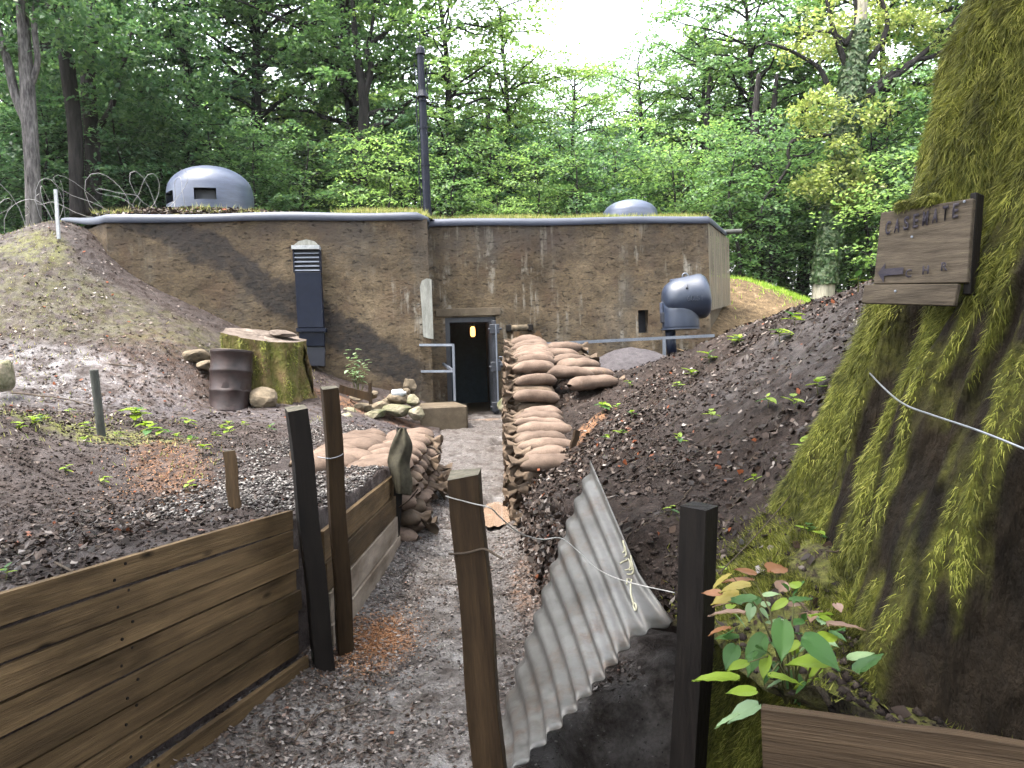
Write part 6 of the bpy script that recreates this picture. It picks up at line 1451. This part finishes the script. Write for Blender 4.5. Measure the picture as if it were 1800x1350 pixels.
def lumps(p, r, rng, squash=.7):
    """small irregular stones / crumbs: jittered octahedra split once would be heavy; 8 faces each"""
    k = len(p); base = np.array([[1,0,0],[-1,0,0],[0,1,0],[0,-1,0],[0,0,1],[0,0,-1]], float)
    v = base[None] * rng.uniform(.55, 1.2, (k, 6, 3)) + rng.normal(0, .15, (k, 6, 3)); v = v * np.array([1, 1, squash]) * r[:, None, None]
    a = rng.uniform(0, 6.28, k); c, s = np.cos(a), np.sin(a); x = v[..., 0] * c[:, None] - v[..., 1] * s[:, None]; y = v[..., 0] * s[:, None] + v[..., 1] * c[:, None]
    v = np.stack([x, y, v[..., 2]], -1) + p[:, None]; f = np.array([[0,2,4],[2,1,4],[1,3,4],[3,0,4],[2,0,5],[1,2,5],[3,1,5],[0,3,5]])
    return v.reshape(-1, 3), (np.arange(k)[:, None, None] * 6 + f[None]).reshape(-1, 3)
def in_pud(x, y):
    m = np.zeros(len(x), bool)
    for c, rx, ry, _ in PUD: m |= ((x - c.x) / rx) ** 2 + ((y - c.y) / ry) ** 2 < 1.1
    return m
def pick(n, x0, x1, y0, y1, fn_x=None, dens=None, power=1.0):
    y = y0 + (y1 - y0) * rng.uniform(0, 1, n) ** power; x = rng.uniform(x0, x1, n)
    if dens is not None:
        k = dens(x, y) > rng.uniform(0, 1, n); x, y = x[k], y[k]
    return x, y
def stuff(name, v, mat, label, cat, quads=None, tris=None):
    me = np_mesh(name, v, quads, tris); me.materials.append(MT[mat]); o = link(bpy.data.objects.new(name, me)); tag(o, label, cat, kind='stuff'); return o
# right bank
def onR(x, y): return (x > XR(y) + .02)
patch = lambda x, y, f, s: np.clip(.5 + .9 * fbm(x * f + s, y * f, s, 3), 0, 1)
x, y = pick(60000, .15, 4.6, 2.2, 11.5, dens=lambda x, y: onR(x, y) * (.12 + .88 * patch(x, y, 1.2, 3) ** 2) * np.clip(.14 + .17 * (y - 2.8), .12, 1), power=1.25)
p, n = surf(zR, x, y); v, q = curled_leaves(p, n, rng.uniform(.025, .062, len(p)), rng); stuff('leaf_litter', v, 'litter', 'dead brown and pale leaves strewn over the right bank', 'leaf litter', q)
x, y = pick(60000, .15, 3.4, 2.2, 9.0, dens=lambda x, y: onR(x, y) * (.12 + .9 * patch(x, y, 1.7, 12) ** 2), power=1.7)
p, n = surf(zR, x, y); v, t = lumps(p, (.003 + .022 * rng.uniform(0, 1, len(p)) ** 3), rng); stuff('soil_crumbs', v, 'clod', 'dark crumbly soil on the right bank', 'soil', None, t)
# steep cut face between bags and iron sheet
yy = rng.uniform(4.2, 7.4, 5000); zz = floor_z(yy) + rng.uniform(0, 1, 5000) ** 1.3 * (zR(XR(yy), yy) - floor_z(yy)); p = np.stack([XR(yy) - .06 + rng.normal(0, .03, 5000), yy, zz], -1)
v, q = curled_leaves(p, np.broadcast_to(np.array([-.8, -.3, .5]), p.shape), rng.uniform(.02, .06, 5000), rng, .7); stuff('leaf_litter', v, 'litter', 'wet leaves clinging to the cut face beside the iron sheet', 'leaf litter', q)
# path
def onF(x, y): return (x > XL(np.minimum(y, 14)) + .02) & (x < XR(np.clip(y, 2, 14.4)) + .05) & ~in_pud(x, y)
edge = lambda x, y: np.clip(np.abs(x - .5 * (XL(y) + XR(np.maximum(y, 2.2)))) / .45, 0, 1)
x, y = pick(44000, -1.6, .7, 2.0, 9.5, dens=lambda x, y: onF(x, y) * ~((x > .02) & (y < 3.6)) * (.10 + .75 * edge(x, y) ** 2 + .45 * patch(x, y, 1.3, 9) ** 2) * np.clip(1.5 - y / 8, .15, 1), power=1.2)
p, n = surf(zF, x, y); v, q = curled_leaves(p, n, rng.uniform(.012, .032, len(p)), rng, .25); stuff('leaf_litter', v, 'litter_path', 'wet trodden leaves along the trench path', 'leaf litter', q)
x, y = pick(34000, -1.6, .7, 2.0, 12, dens=lambda x, y: onF(x, y) * (.25 + .75 * patch(x, y, 1.1, 5)), power=1.4)
p, n = surf(zF, x, y); v, t = lumps(p, rng.uniform(.003, .011, len(p)), rng, .6); stuff('pebbles', v, 'pebble', 'small wet stones pressed into the path', 'pebbles', None, t)
# orange chippings
c1 = PZ(655, 1120, 0.03); k = 9000; a = rng.uniform(0, 6.28, k); r = np.abs(rng.normal(0, .55, k)); x = c1.x + .26 * r * np.cos(a); y = c1.y + .55 * r * np.sin(a); ok = x > XL(y) + .02; x, y = x[ok], y[ok]
p, n = surf(zF, x, y); v, q = leaf_quads(p + np.array([0, 0, .004]), unit(n + rng.normal(0, .5, n.shape)), .016, .006, rng); stuff('wood_chips', v, 'chip', 'orange sawdust and chips spilled at the foot of the posts', 'wood chips', q)
c1 = P(300, 830, 6.6); k = 2200; x = rng.normal(c1.x, .28, k); y = rng.normal(c1.y, .75, k); x = x - .4 * (y - c1.y)
p, n = surf(zL, x, y); v, q = leaf_quads(p + np.array([0, 0, .005]), unit(n + rng.normal(0, .5, n.shape)), .020, .008, rng); stuff('wood_chips', v, 'chip', 'orange chippings scattered down the left bank', 'wood chips', q)
# left bank
def onL(x, y): return (x < XL(y) - .01) & ~((x > -2.2) & (y > 6.6) & (y < 9.1))
x, y = pick(30000, -6.5, -1.1, 2.3, 9.6, dens=lambda x, y: onL(x, y) * (.05 + .75 * patch(x, y, .8, 6) ** 2), power=1.2)
p, n = surf(zL, x, y); v, q = curled_leaves(p, n, rng.uniform(.022, .058, len(p)), rng); stuff('leaf_litter', v, 'litter', 'dead leaves strewn over the left bank behind the planks', 'leaf litter', q)
x, y = pick(42000, -5.5, -1.1, 2.3, 9.6, dens=lambda x, y: onL(x, y) * 1.0, power=1.5)
p, n = surf(zL, x, y); v, t = lumps(p, rng.uniform(.004, .017, len(p)), rng); stuff('soil_crumbs', v, 'clod', 'dark crumbly soil on the left bank', 'soil', None, t)
x, y = pick(16000, -2.6, -1.1, 4.6, 10.4, dens=lambda x, y: onL(x, y) * np.clip(1.5 - np.abs(x + 1.55) * 1.2, 0, 1)); p, n = surf(zL, x, y); v, t = lumps(p + np.array([0, 0, .006]), rng.uniform(.008, .022, len(p)), rng, .6); stuff('pebbles', v, 'pebble', 'pale gravel behind the far planks', 'pebbles', None, t)
x, y = pick(12000, -9.5, -1.6, 9.6, 13.9, dens=lambda x, y: onL(x, y) * (.2 + .6 * patch(x, y, .7, 2) ** 2)); p, n = surf(zL, x, y); v, q = curled_leaves(p, n, rng.uniform(.03, .07, len(p)), rng, .35); stuff('leaf_litter', v, 'litter', 'sparse dead leaves on the far left slope', 'leaf litter', q)
# roof grass and dry leaves
def grass(p, n, L, W, rng):
    k = len(p); d = unit(np.array([0, 0, 1.0]) + rng.normal(0, .45, (k, 3))); s = unit(np.cross(d, rng.normal(size=(k, 3)))); v = np.stack([p - s * W[:, None], p + s * W[:, None], p + d * L[:, None]], 1); return v.reshape(-1, 3), np.arange(k * 3).reshape(k, 3)
k = 26000; s_ = rng.uniform(sLL - .4, sRR + .2, k); d_ = .35 + rng.exponential(.7, k) + .82 / (1 + np.exp(-(s_ - .05) * 14)); x = LC.x + s_ * EV.x + d_ * NV.x; y = LC.y + s_ * EV.y + d_ * NV.y
keep = patch(x, y, .8, 4) > rng.uniform(.1, .9, k); dry = np.exp(-((s_ + 4.9) / 1.6) ** 2) > rng.uniform(0, 1, k)
g = keep & ~dry; p = np.stack([x, y, roof_z(x, y)], -1); v, t = grass(p[g], None, rng.uniform(.05, .16, g.sum()), np.full(g.sum(), .007), rng); stuff('roof_grass', v, 'grass', 'short yellow-green grass along the bunker roof edge', 'grass', None, t)
v, q = curled_leaves(p[dry], np.broadcast_to(np.array([0, 0, 1.0]), p[dry].shape), rng.uniform(.05, .1, dry.sum()), rng); stuff('leaf_litter', v, 'litter', 'dry pale leaves on the roof below the tall dome', 'leaf litter', q)
# grass on the far mound and the left slope
hx = P(1395, 515, 20.2); k = 12000; x = rng.normal(hx.x, .9, k); y = rng.normal(hx.y + .2, .8, k); p = np.stack([x, y, zG(x, y)], -1); v, t = grass(p, None, rng.uniform(.05, .16, k), np.full(k, .010), rng); stuff('mound_grass', v, 'seedling', 'bright grass on the mound right of the bunker', 'grass', None, t)
k = 4000; x = rng.uniform(-9.5, -2.5, k); y = rng.uniform(6.3, 13.8, k); ok = onL(x, y) & (patch(x, y, .6, 8) ** 3 > rng.uniform(.15, 1, k)); p, n = surf(zL, x[ok], y[ok]); v, t = grass(p, None, rng.uniform(.02, .07, len(p)), np.full(len(p), .006), rng); stuff('sparse_grass', v, 'grass', 'thin mossy grass on the left slope', 'grass', None, t)
# moss carpet at the foot of the big tree
mgp = P(1400, 1060, 2.7); k = 60000; x = rng.normal(mgp.x + .05, .22, k); y = rng.normal(mgp.y, .33, k); ok = onR(x, y) & (patch(x, y, 3.5, 2) > rng.uniform(.15, .8, k)); p, n = surf(zR, x[ok], y[ok]); kk = len(p)
d = unit(n + .9 * rng.normal(size=(kk, 3))); v, t = moss_strands(p, n, d, rng.uniform(.012, .035, kk), rng.uniform(.003, .006, kk), rng); stuff('moss_carpet', v, 'moss', 'moss carpet at the foot of the big tree', 'moss', None, t)

# ------------------------------------------------------------------ plants
def big_leaf(L, W, seed, curl=.25, cols=5, rows=7):
    """leaf with midrib and corrugated veins, base at origin, pointing +X"""
    G = []
    for i in range(rows + 1):
        t = i / rows; w = W * (math.sin(math.pi * min(1, t * .92 + .06)) ** .8) * (1 - .25 * t); row = []
        for j in range(cols * 2 + 1):
            s = (j - cols) / cols; row.append(Vector((L * t - .12 * L * abs(s) * (t > .0) * .6, w * .5 * s, .10 * W * abs(s) + .012 * math.sin(t * 22 - abs(s) * 6) * W * 4 * (abs(s) > .1) - curl * L * t * t)))
        G.append(row)
    mb = MB().grid(G); me = bpy.data.meshes.new('leaf'); me.from_pydata([tuple(x) for x in mb.v], [], mb.f)
    for p_ in me.polygons: p_.use_smooth = True
    return me
LEAVES = {}
for nm, stops in (('green', [(0, (.032, .085, .026)), (1, (.065, .14, .040))]), ('lime', [(0, (.11, .19, .018)), (1, (.20, .27, .035))]), ('yellow', [(0, (.20, .16, .035)), (1, (.28, .23, .06))]), ('orange', [(0, (.16, .07, .035)), (1, (.23, .12, .065))]), ('pink', [(0, (.20, .125, .10)), (1, (.29, .20, .16))]), ('pale', [(0, (.16, .26, .14)), (1, (.26, .36, .20))])):
    MT['lf_' + nm] = leaf_mat('bramble_leaf_' + nm, stops, .45, .35, .1); LEAVES[nm] = [set_mat(big_leaf(1.0, w, s, c), MT['lf_' + nm]) for s, (w, c) in enumerate(((.62, .22), (.75, .35), (.5, .1)))]
rb = random.Random(21)
def put_leaf(parent, loc, ang, pitch, size, col, inv, roll=0.0):
    o = link(bpy.data.objects.new('leaf', rb.choice(LEAVES[col])), parent); o.matrix_parent_inverse = inv
    o.matrix_basis = Matrix.Translation(loc) @ (Matrix.Rotation(ang, 4, 'Z') @ Matrix.Rotation(-pitch, 4, 'Y') @ Matrix.Rotation(roll, 4, 'X')) @ Matrix.Scale(size, 4); return o
base = P(1400, 1215, 2.22); bram = empty('bramble_plant', base); tag(bram, 'bramble with large veined green, orange and pink leaves below the mossy trunk', 'plant'); inv = Matrix.Translation(-base)
spec = [(1375,1090,.16,'green',250,-.5),(1345,1115,.15,'green',200,-.9),(1410,1120,.13,'green',320,-.4),(1365,1165,.12,'green',230,-.2),(1300,1195,.15,'lime',165,.1),(1330,1215,.10,'lime',190,.1),(1395,1060,.12,'green',40,.1),(1330,1055,.11,'green',150,.0),(1310,1080,.11,'pink',160,.2),(1370,1040,.13,'pink',60,.1),
        (1320,1030,.10,'yellow',175,.1),(1300,1045,.10,'yellow',190,.0),(1325,1020,.12,'orange',190,.1),(1350,1005,.10,'orange',30,.2),(1330,1010,.08,'orange',170,.3),(1285,1010,.09,'yellow',200,-.3),(1270,1045,.07,'orange',150,.1),(1290,1060,.07,'pink',170,.1),(1455,1100,.13,'pink',10,.0),(1425,1085,.10,'lime',30,.1),(1420,1145,.09,'pale',340,-.3),
        (1470,1165,.16,'lime',185,.1),(1490,1160,.10,'pale',10,.2),(1440,1195,.10,'lime',190,.0),(1510,1185,.12,'green',35,.6),(1335,1240,.12,'pale',190,-.1),(1300,1255,.10,'pale',200,-.2),(1350,1190,.10,'lime',350,.1),(1385,1180,.11,'green',280,-.6),(1440,1125,.08,'lime',20,.2),(1315,1165,.08,'lime',200,.0),(1285,1105,.08,'orange',185,.1)]
for i, (px, py, s, col, ang, pit) in enumerate(spec):
    Y = 2.18 + .12 * math.sin(i * 2.3) + (.12 if py < 1060 else 0); q = P(px, py, Y); put_leaf(bram, q, R(ang), pit, s * .9, col, inv, rb.uniform(-.4, .4))
    if i % 3 == 0:
        o = MB().tube([base + Vector((rb.uniform(-.03, .03), .03, -.05)), base.lerp(q, .55) + Vector((0, .02, .05)), q], [.004, .003, .0015], 5).build('stem', MT['stem'], bram, True); o.matrix_parent_inverse = inv
for i in range(46):
    a = rb.uniform(0, 6.28); r_ = rb.uniform(.2, 1); px, py = 1375 + 115 * r_ * math.cos(a), 1130 + 105 * r_ * math.sin(a) - 15; up_ = (1130 - py) / 100
    col = rb.choice(['green', 'green', 'lime', 'pale', 'green'] if py > 1090 else ['pink', 'green', 'green', 'lime', 'pale']); Y = 2.26 + .16 * up_ + rb.uniform(-.05, .09)
    put_leaf(bram, P(px, py, Y), rb.uniform(0, 6.28), rb.uniform(-.7, .3), rb.uniform(.04, .08), col, inv, rb.uniform(-.5, .5))
def seedling(px, py, Y, size, nl, label, group, col='lime', fn=None, seed=0):
    q = P(px, py, Y)
    if fn is not None:
        for _ in range(8): Yn = q.y; zz = float(fn(np.array([q.x]), np.array([q.y]))[0]); q.z = zz
    root = empty('seedling', q); tag(root, label, 'plant', group); rg = random.Random(seed)
    st = MB().tube([(0, 0, -.02), (rg.uniform(-.2, .2) * size, rg.uniform(-.2, .2) * size, size * .7)], [.0035, .002], 5).build('stem', MT['stem'], root)
    for k in range(nl):
        a = k * 2.4 + rg.uniform(-.4, .4); c = col if rg.random() < .8 else 'green'
        o = link(bpy.data.objects.new('leaf', rg.choice(LEAVES[c])), root); h = size * (.35 + .45 * k / nl)
        o.matrix_basis = Matrix.Translation((0, 0, h)) @ Matrix.Rotation(a, 4, 'Z') @ Matrix.Rotation(-rg.uniform(-.1, .6), 4, 'Y') @ Matrix.Scale(size * rg.uniform(.5, .9), 4)
    return root
SL = [(60,745,6.9,.13,6),(35,755,6.7,.10,5),(240,735,8.6,.22,8),(255,750,8.2,.16,7),(262,762,7.9,.16,7),(285,765,7.9,.14,5),(150,735,7.6,.14,6),(148,765,6.9,.10,5),(310,765,7.7,.10,5),(330,738,8.6,.12,5),(390,740,8.8,.10,4),(402,735,9.0,.10,5),(428,735,9.0,.10,4),(475,742,9.0,.10,4),(400,765,8.2,.13,5),(378,768,8.0,.10,4),(335,795,7.2,.11,4),(358,805,6.9,.11,5),(330,850,5.9,.09,4),(115,808,6.2,.09,4),(180,822,6.2,.08,4),(75,735,7.2,.12,5),(10,1025,3.0,.06,4),(120,715,8.9,.10,4),(205,755,7.6,.1,4)]
for i, (px, py, Y, s, nl) in enumerate(sorted(SL)): seedling(px, py, Y, s, nl, f'small bright green seedling on the left bank, {nth(i + 1)} from the left', 'seedlings on the left bank', 'lime', zL, i)
SR = [(1215,640,8.4,.14,6),(1245,628,8.6,.16,6),(1290,602,8.9,.15,6),(1300,598,8.8,.13,5),(1192,648,8.2,.12,5),(1105,665,9.6,.12,5),(1060,715,8.6,.16,7),(1085,700,8.4,.10,4),(1438,668,4.6,.13,4),(1250,735,5.6,.10,4),(1195,765,5.4,.10,5),(1090,768,6.6,.09,4),(1110,740,7.2,.10,4),(1065,775,6.9,.09,4),(1350,745,4.9,.10,4),(1395,720,4.6,.13,4),(1410,815,3.7,.09,4),(1430,800,3.7,.09,3),(1325,845,3.9,.07,3),(1180,908,3.9,.07,3),(1420,935,3.1,.08,4),(1440,920,3.0,.07,3),(1270,975,3.2,.05,3),(1370,570,7.2,.16,6),(1395,548,7.6,.16,6)]
for i, (px, py, Y, s, nl) in enumerate(sorted(SR)): seedling(px, py, Y, s, nl, f'small bright green seedling on the dark right bank, {nth(i + 1)} from the left', 'seedlings on the right bank', 'lime', zR, 100 + i)
# ivy-like leaves up the left edge of the mossy trunk
for i, (px, py, Y, s) in enumerate([(1508,505,3.2,.07),(1550,545,3.25,.08),(1548,575,3.25,.06),(1528,604,3.3,.07),(1515,662,3.25,.06),(1497,690,3.2,.05)]): seedling(px, py, Y, s, 3, f'green ivy sprig on the left edge of the mossy trunk, {nth(i + 1)} from the top', 'ivy sprigs on the mossy trunk', 'lime', None, 300 + i)
# pale flowering plant against the bunker wall
q = P(632, 682, 12.9); root = empty('wall_shrub', q); tag(root, 'small pale-leaved shrub growing against the bunker wall', 'plant'); rg = random.Random(8)
for k in range(9):
    x1, y1 = rg.uniform(-.22, .24), rg.uniform(-.1, .1); h = rg.uniform(.3, .68); MB().tube([(x1 * .3, y1 * .3, -.05), (x1 * .7, y1 * .7, h * .6), (x1, y1, h)], [.006, .004, .002], 5).build('stem', MT['stem'], root)
    for j in range(9):
        t = .25 + .75 * j / 8; o = link(bpy.data.objects.new('leaf', rg.choice(LEAVES['pale'])), root); o.matrix_basis = Matrix.Translation((x1 * t, y1 * t, h * t)) @ Matrix.Rotation(j * 2.4, 4, 'Z') @ Matrix.Rotation(rg.uniform(-.4, .3), 4, 'Y') @ Matrix.Scale(rg.uniform(.06, .11), 4)
# twigs and loose sticks
def twig(pix, r, fn, label, group, seed, mat='twig'):
    pts = []
    for px, py, Y in pix:
        q = P(px, py, Y); q.z = max(q.z, float(fn(np.array([q.x]), np.array([q.y]))[0]) + r * .6); pts.append(q)
    c = pts[0].copy(); out = []
    for i in range(len(pts) - 1):
        for k in range(5): out.append(pts[i].lerp(pts[i + 1], k / 5) - c + Vector((.006 * math.sin(k * 2 + seed), .006 * math.cos(k * 3 + seed), .004 * math.sin(k * 4 + seed))))
    out.append(pts[-1] - c); o = MB().tube(out, [r * (1 - .5 * i / len(out)) for i in range(len(out))], 6).build('twig', MT[mat], None, True); o.location = c; tag(o, label, 'twig', group); return o
twig([(0,960,4.1),(70,1000,3.5),(130,1030,3.1)], .010, zL, 'thick twig sloping down to the near planks at far left', 'twigs on the left bank', 1)
twig([(0,975,3.9),(40,1020,3.1)], .005, zL, 'thin twig crossing the thick twig at far left', 'twigs on the left bank', 2)
twig([(160,940,4.2),(150,970,3.8),(165,1010,3.2)], .005, zL, 'pale curved root hanging behind the near planks', 'twigs on the left bank', 3, 'stump_top')
twig([(170,920,4.5),(205,960,3.9),(215,985,3.6)], .004, zL, 'thin root beside the pale curved root', 'twigs on the left bank', 4)
twig([(20,690,9.4),(110,700,9.2),(160,712,9.0)], .012, zL, 'dark stick at the edge of the muddy track', 'twigs on the left bank', 5)
twig([(195,640,10.6),(240,645,10.6)], .012, zL, 'dark stick lying on the far mud slope', 'twigs on the left bank', 6)
for i, (px, py) in enumerate(sorted((rg.uniform(1050, 1500), rg.uniform(620, 1000)) for _ in range(34))):
    if py < 1000 - (px - 1050) * .8 + -60 or True:
        Y = 8.8 - (py - 620) / 380 * 5.4 - (px - 1050) / 450 * 1.2; L_ = rg.uniform(40, 120) * (.5 + .5 * (py - 600) / 400); a = rg.uniform(-1.2, .3)
        twig([(px, py, Y), (px + L_ * .5 * math.cos(a), py + L_ * .5 * math.sin(a), Y + .1), (px + L_ * math.cos(a), py + L_ * math.sin(a), Y + .2)], rg.uniform(.002, .005), zR, f'dry twig lying on the right bank, {nth(i + 1)} from the left', 'twigs on the right bank', i)
twig([(520,1300,3.0),(560,1255,3.2),(640,1235,3.3)], .004, zF, 'thin curved twig on the path near the planks', 'twigs on the path', 60)
twig([(600,1195,3.6),(640,1180,3.7),(690,1190,3.6)], .004, zF, 'small twig beside the orange chips', 'twigs on the path', 61)

# ------------------------------------------------------------------ damp air
m = bpy.data.materials.new('damp_air'); m.use_nodes = True; nt = m.node_tree; nt.nodes.remove(nt.nodes['Principled BSDF'])
pv = nt.nodes.new('ShaderNodeVolumePrincipled'); pv.inputs['Density'].default_value = 0.00022; pv.inputs['Color'].default_value = (0.90, 0.95, 0.93, 1); pv.inputs['Anisotropy'].default_value = 0.2
nt.links.new(pv.outputs[0], nt.nodes['Material Output'].inputs['Volume'])
hz = MB().box((0, 400, 16), (2200, 1300, 44)).build('haze', m); tag(hz, 'thin damp haze filling the clearing and the wood', 'haze', kind='stuff')
cy.volume_bounces = 1; cy.volume_step_rate = 4.0
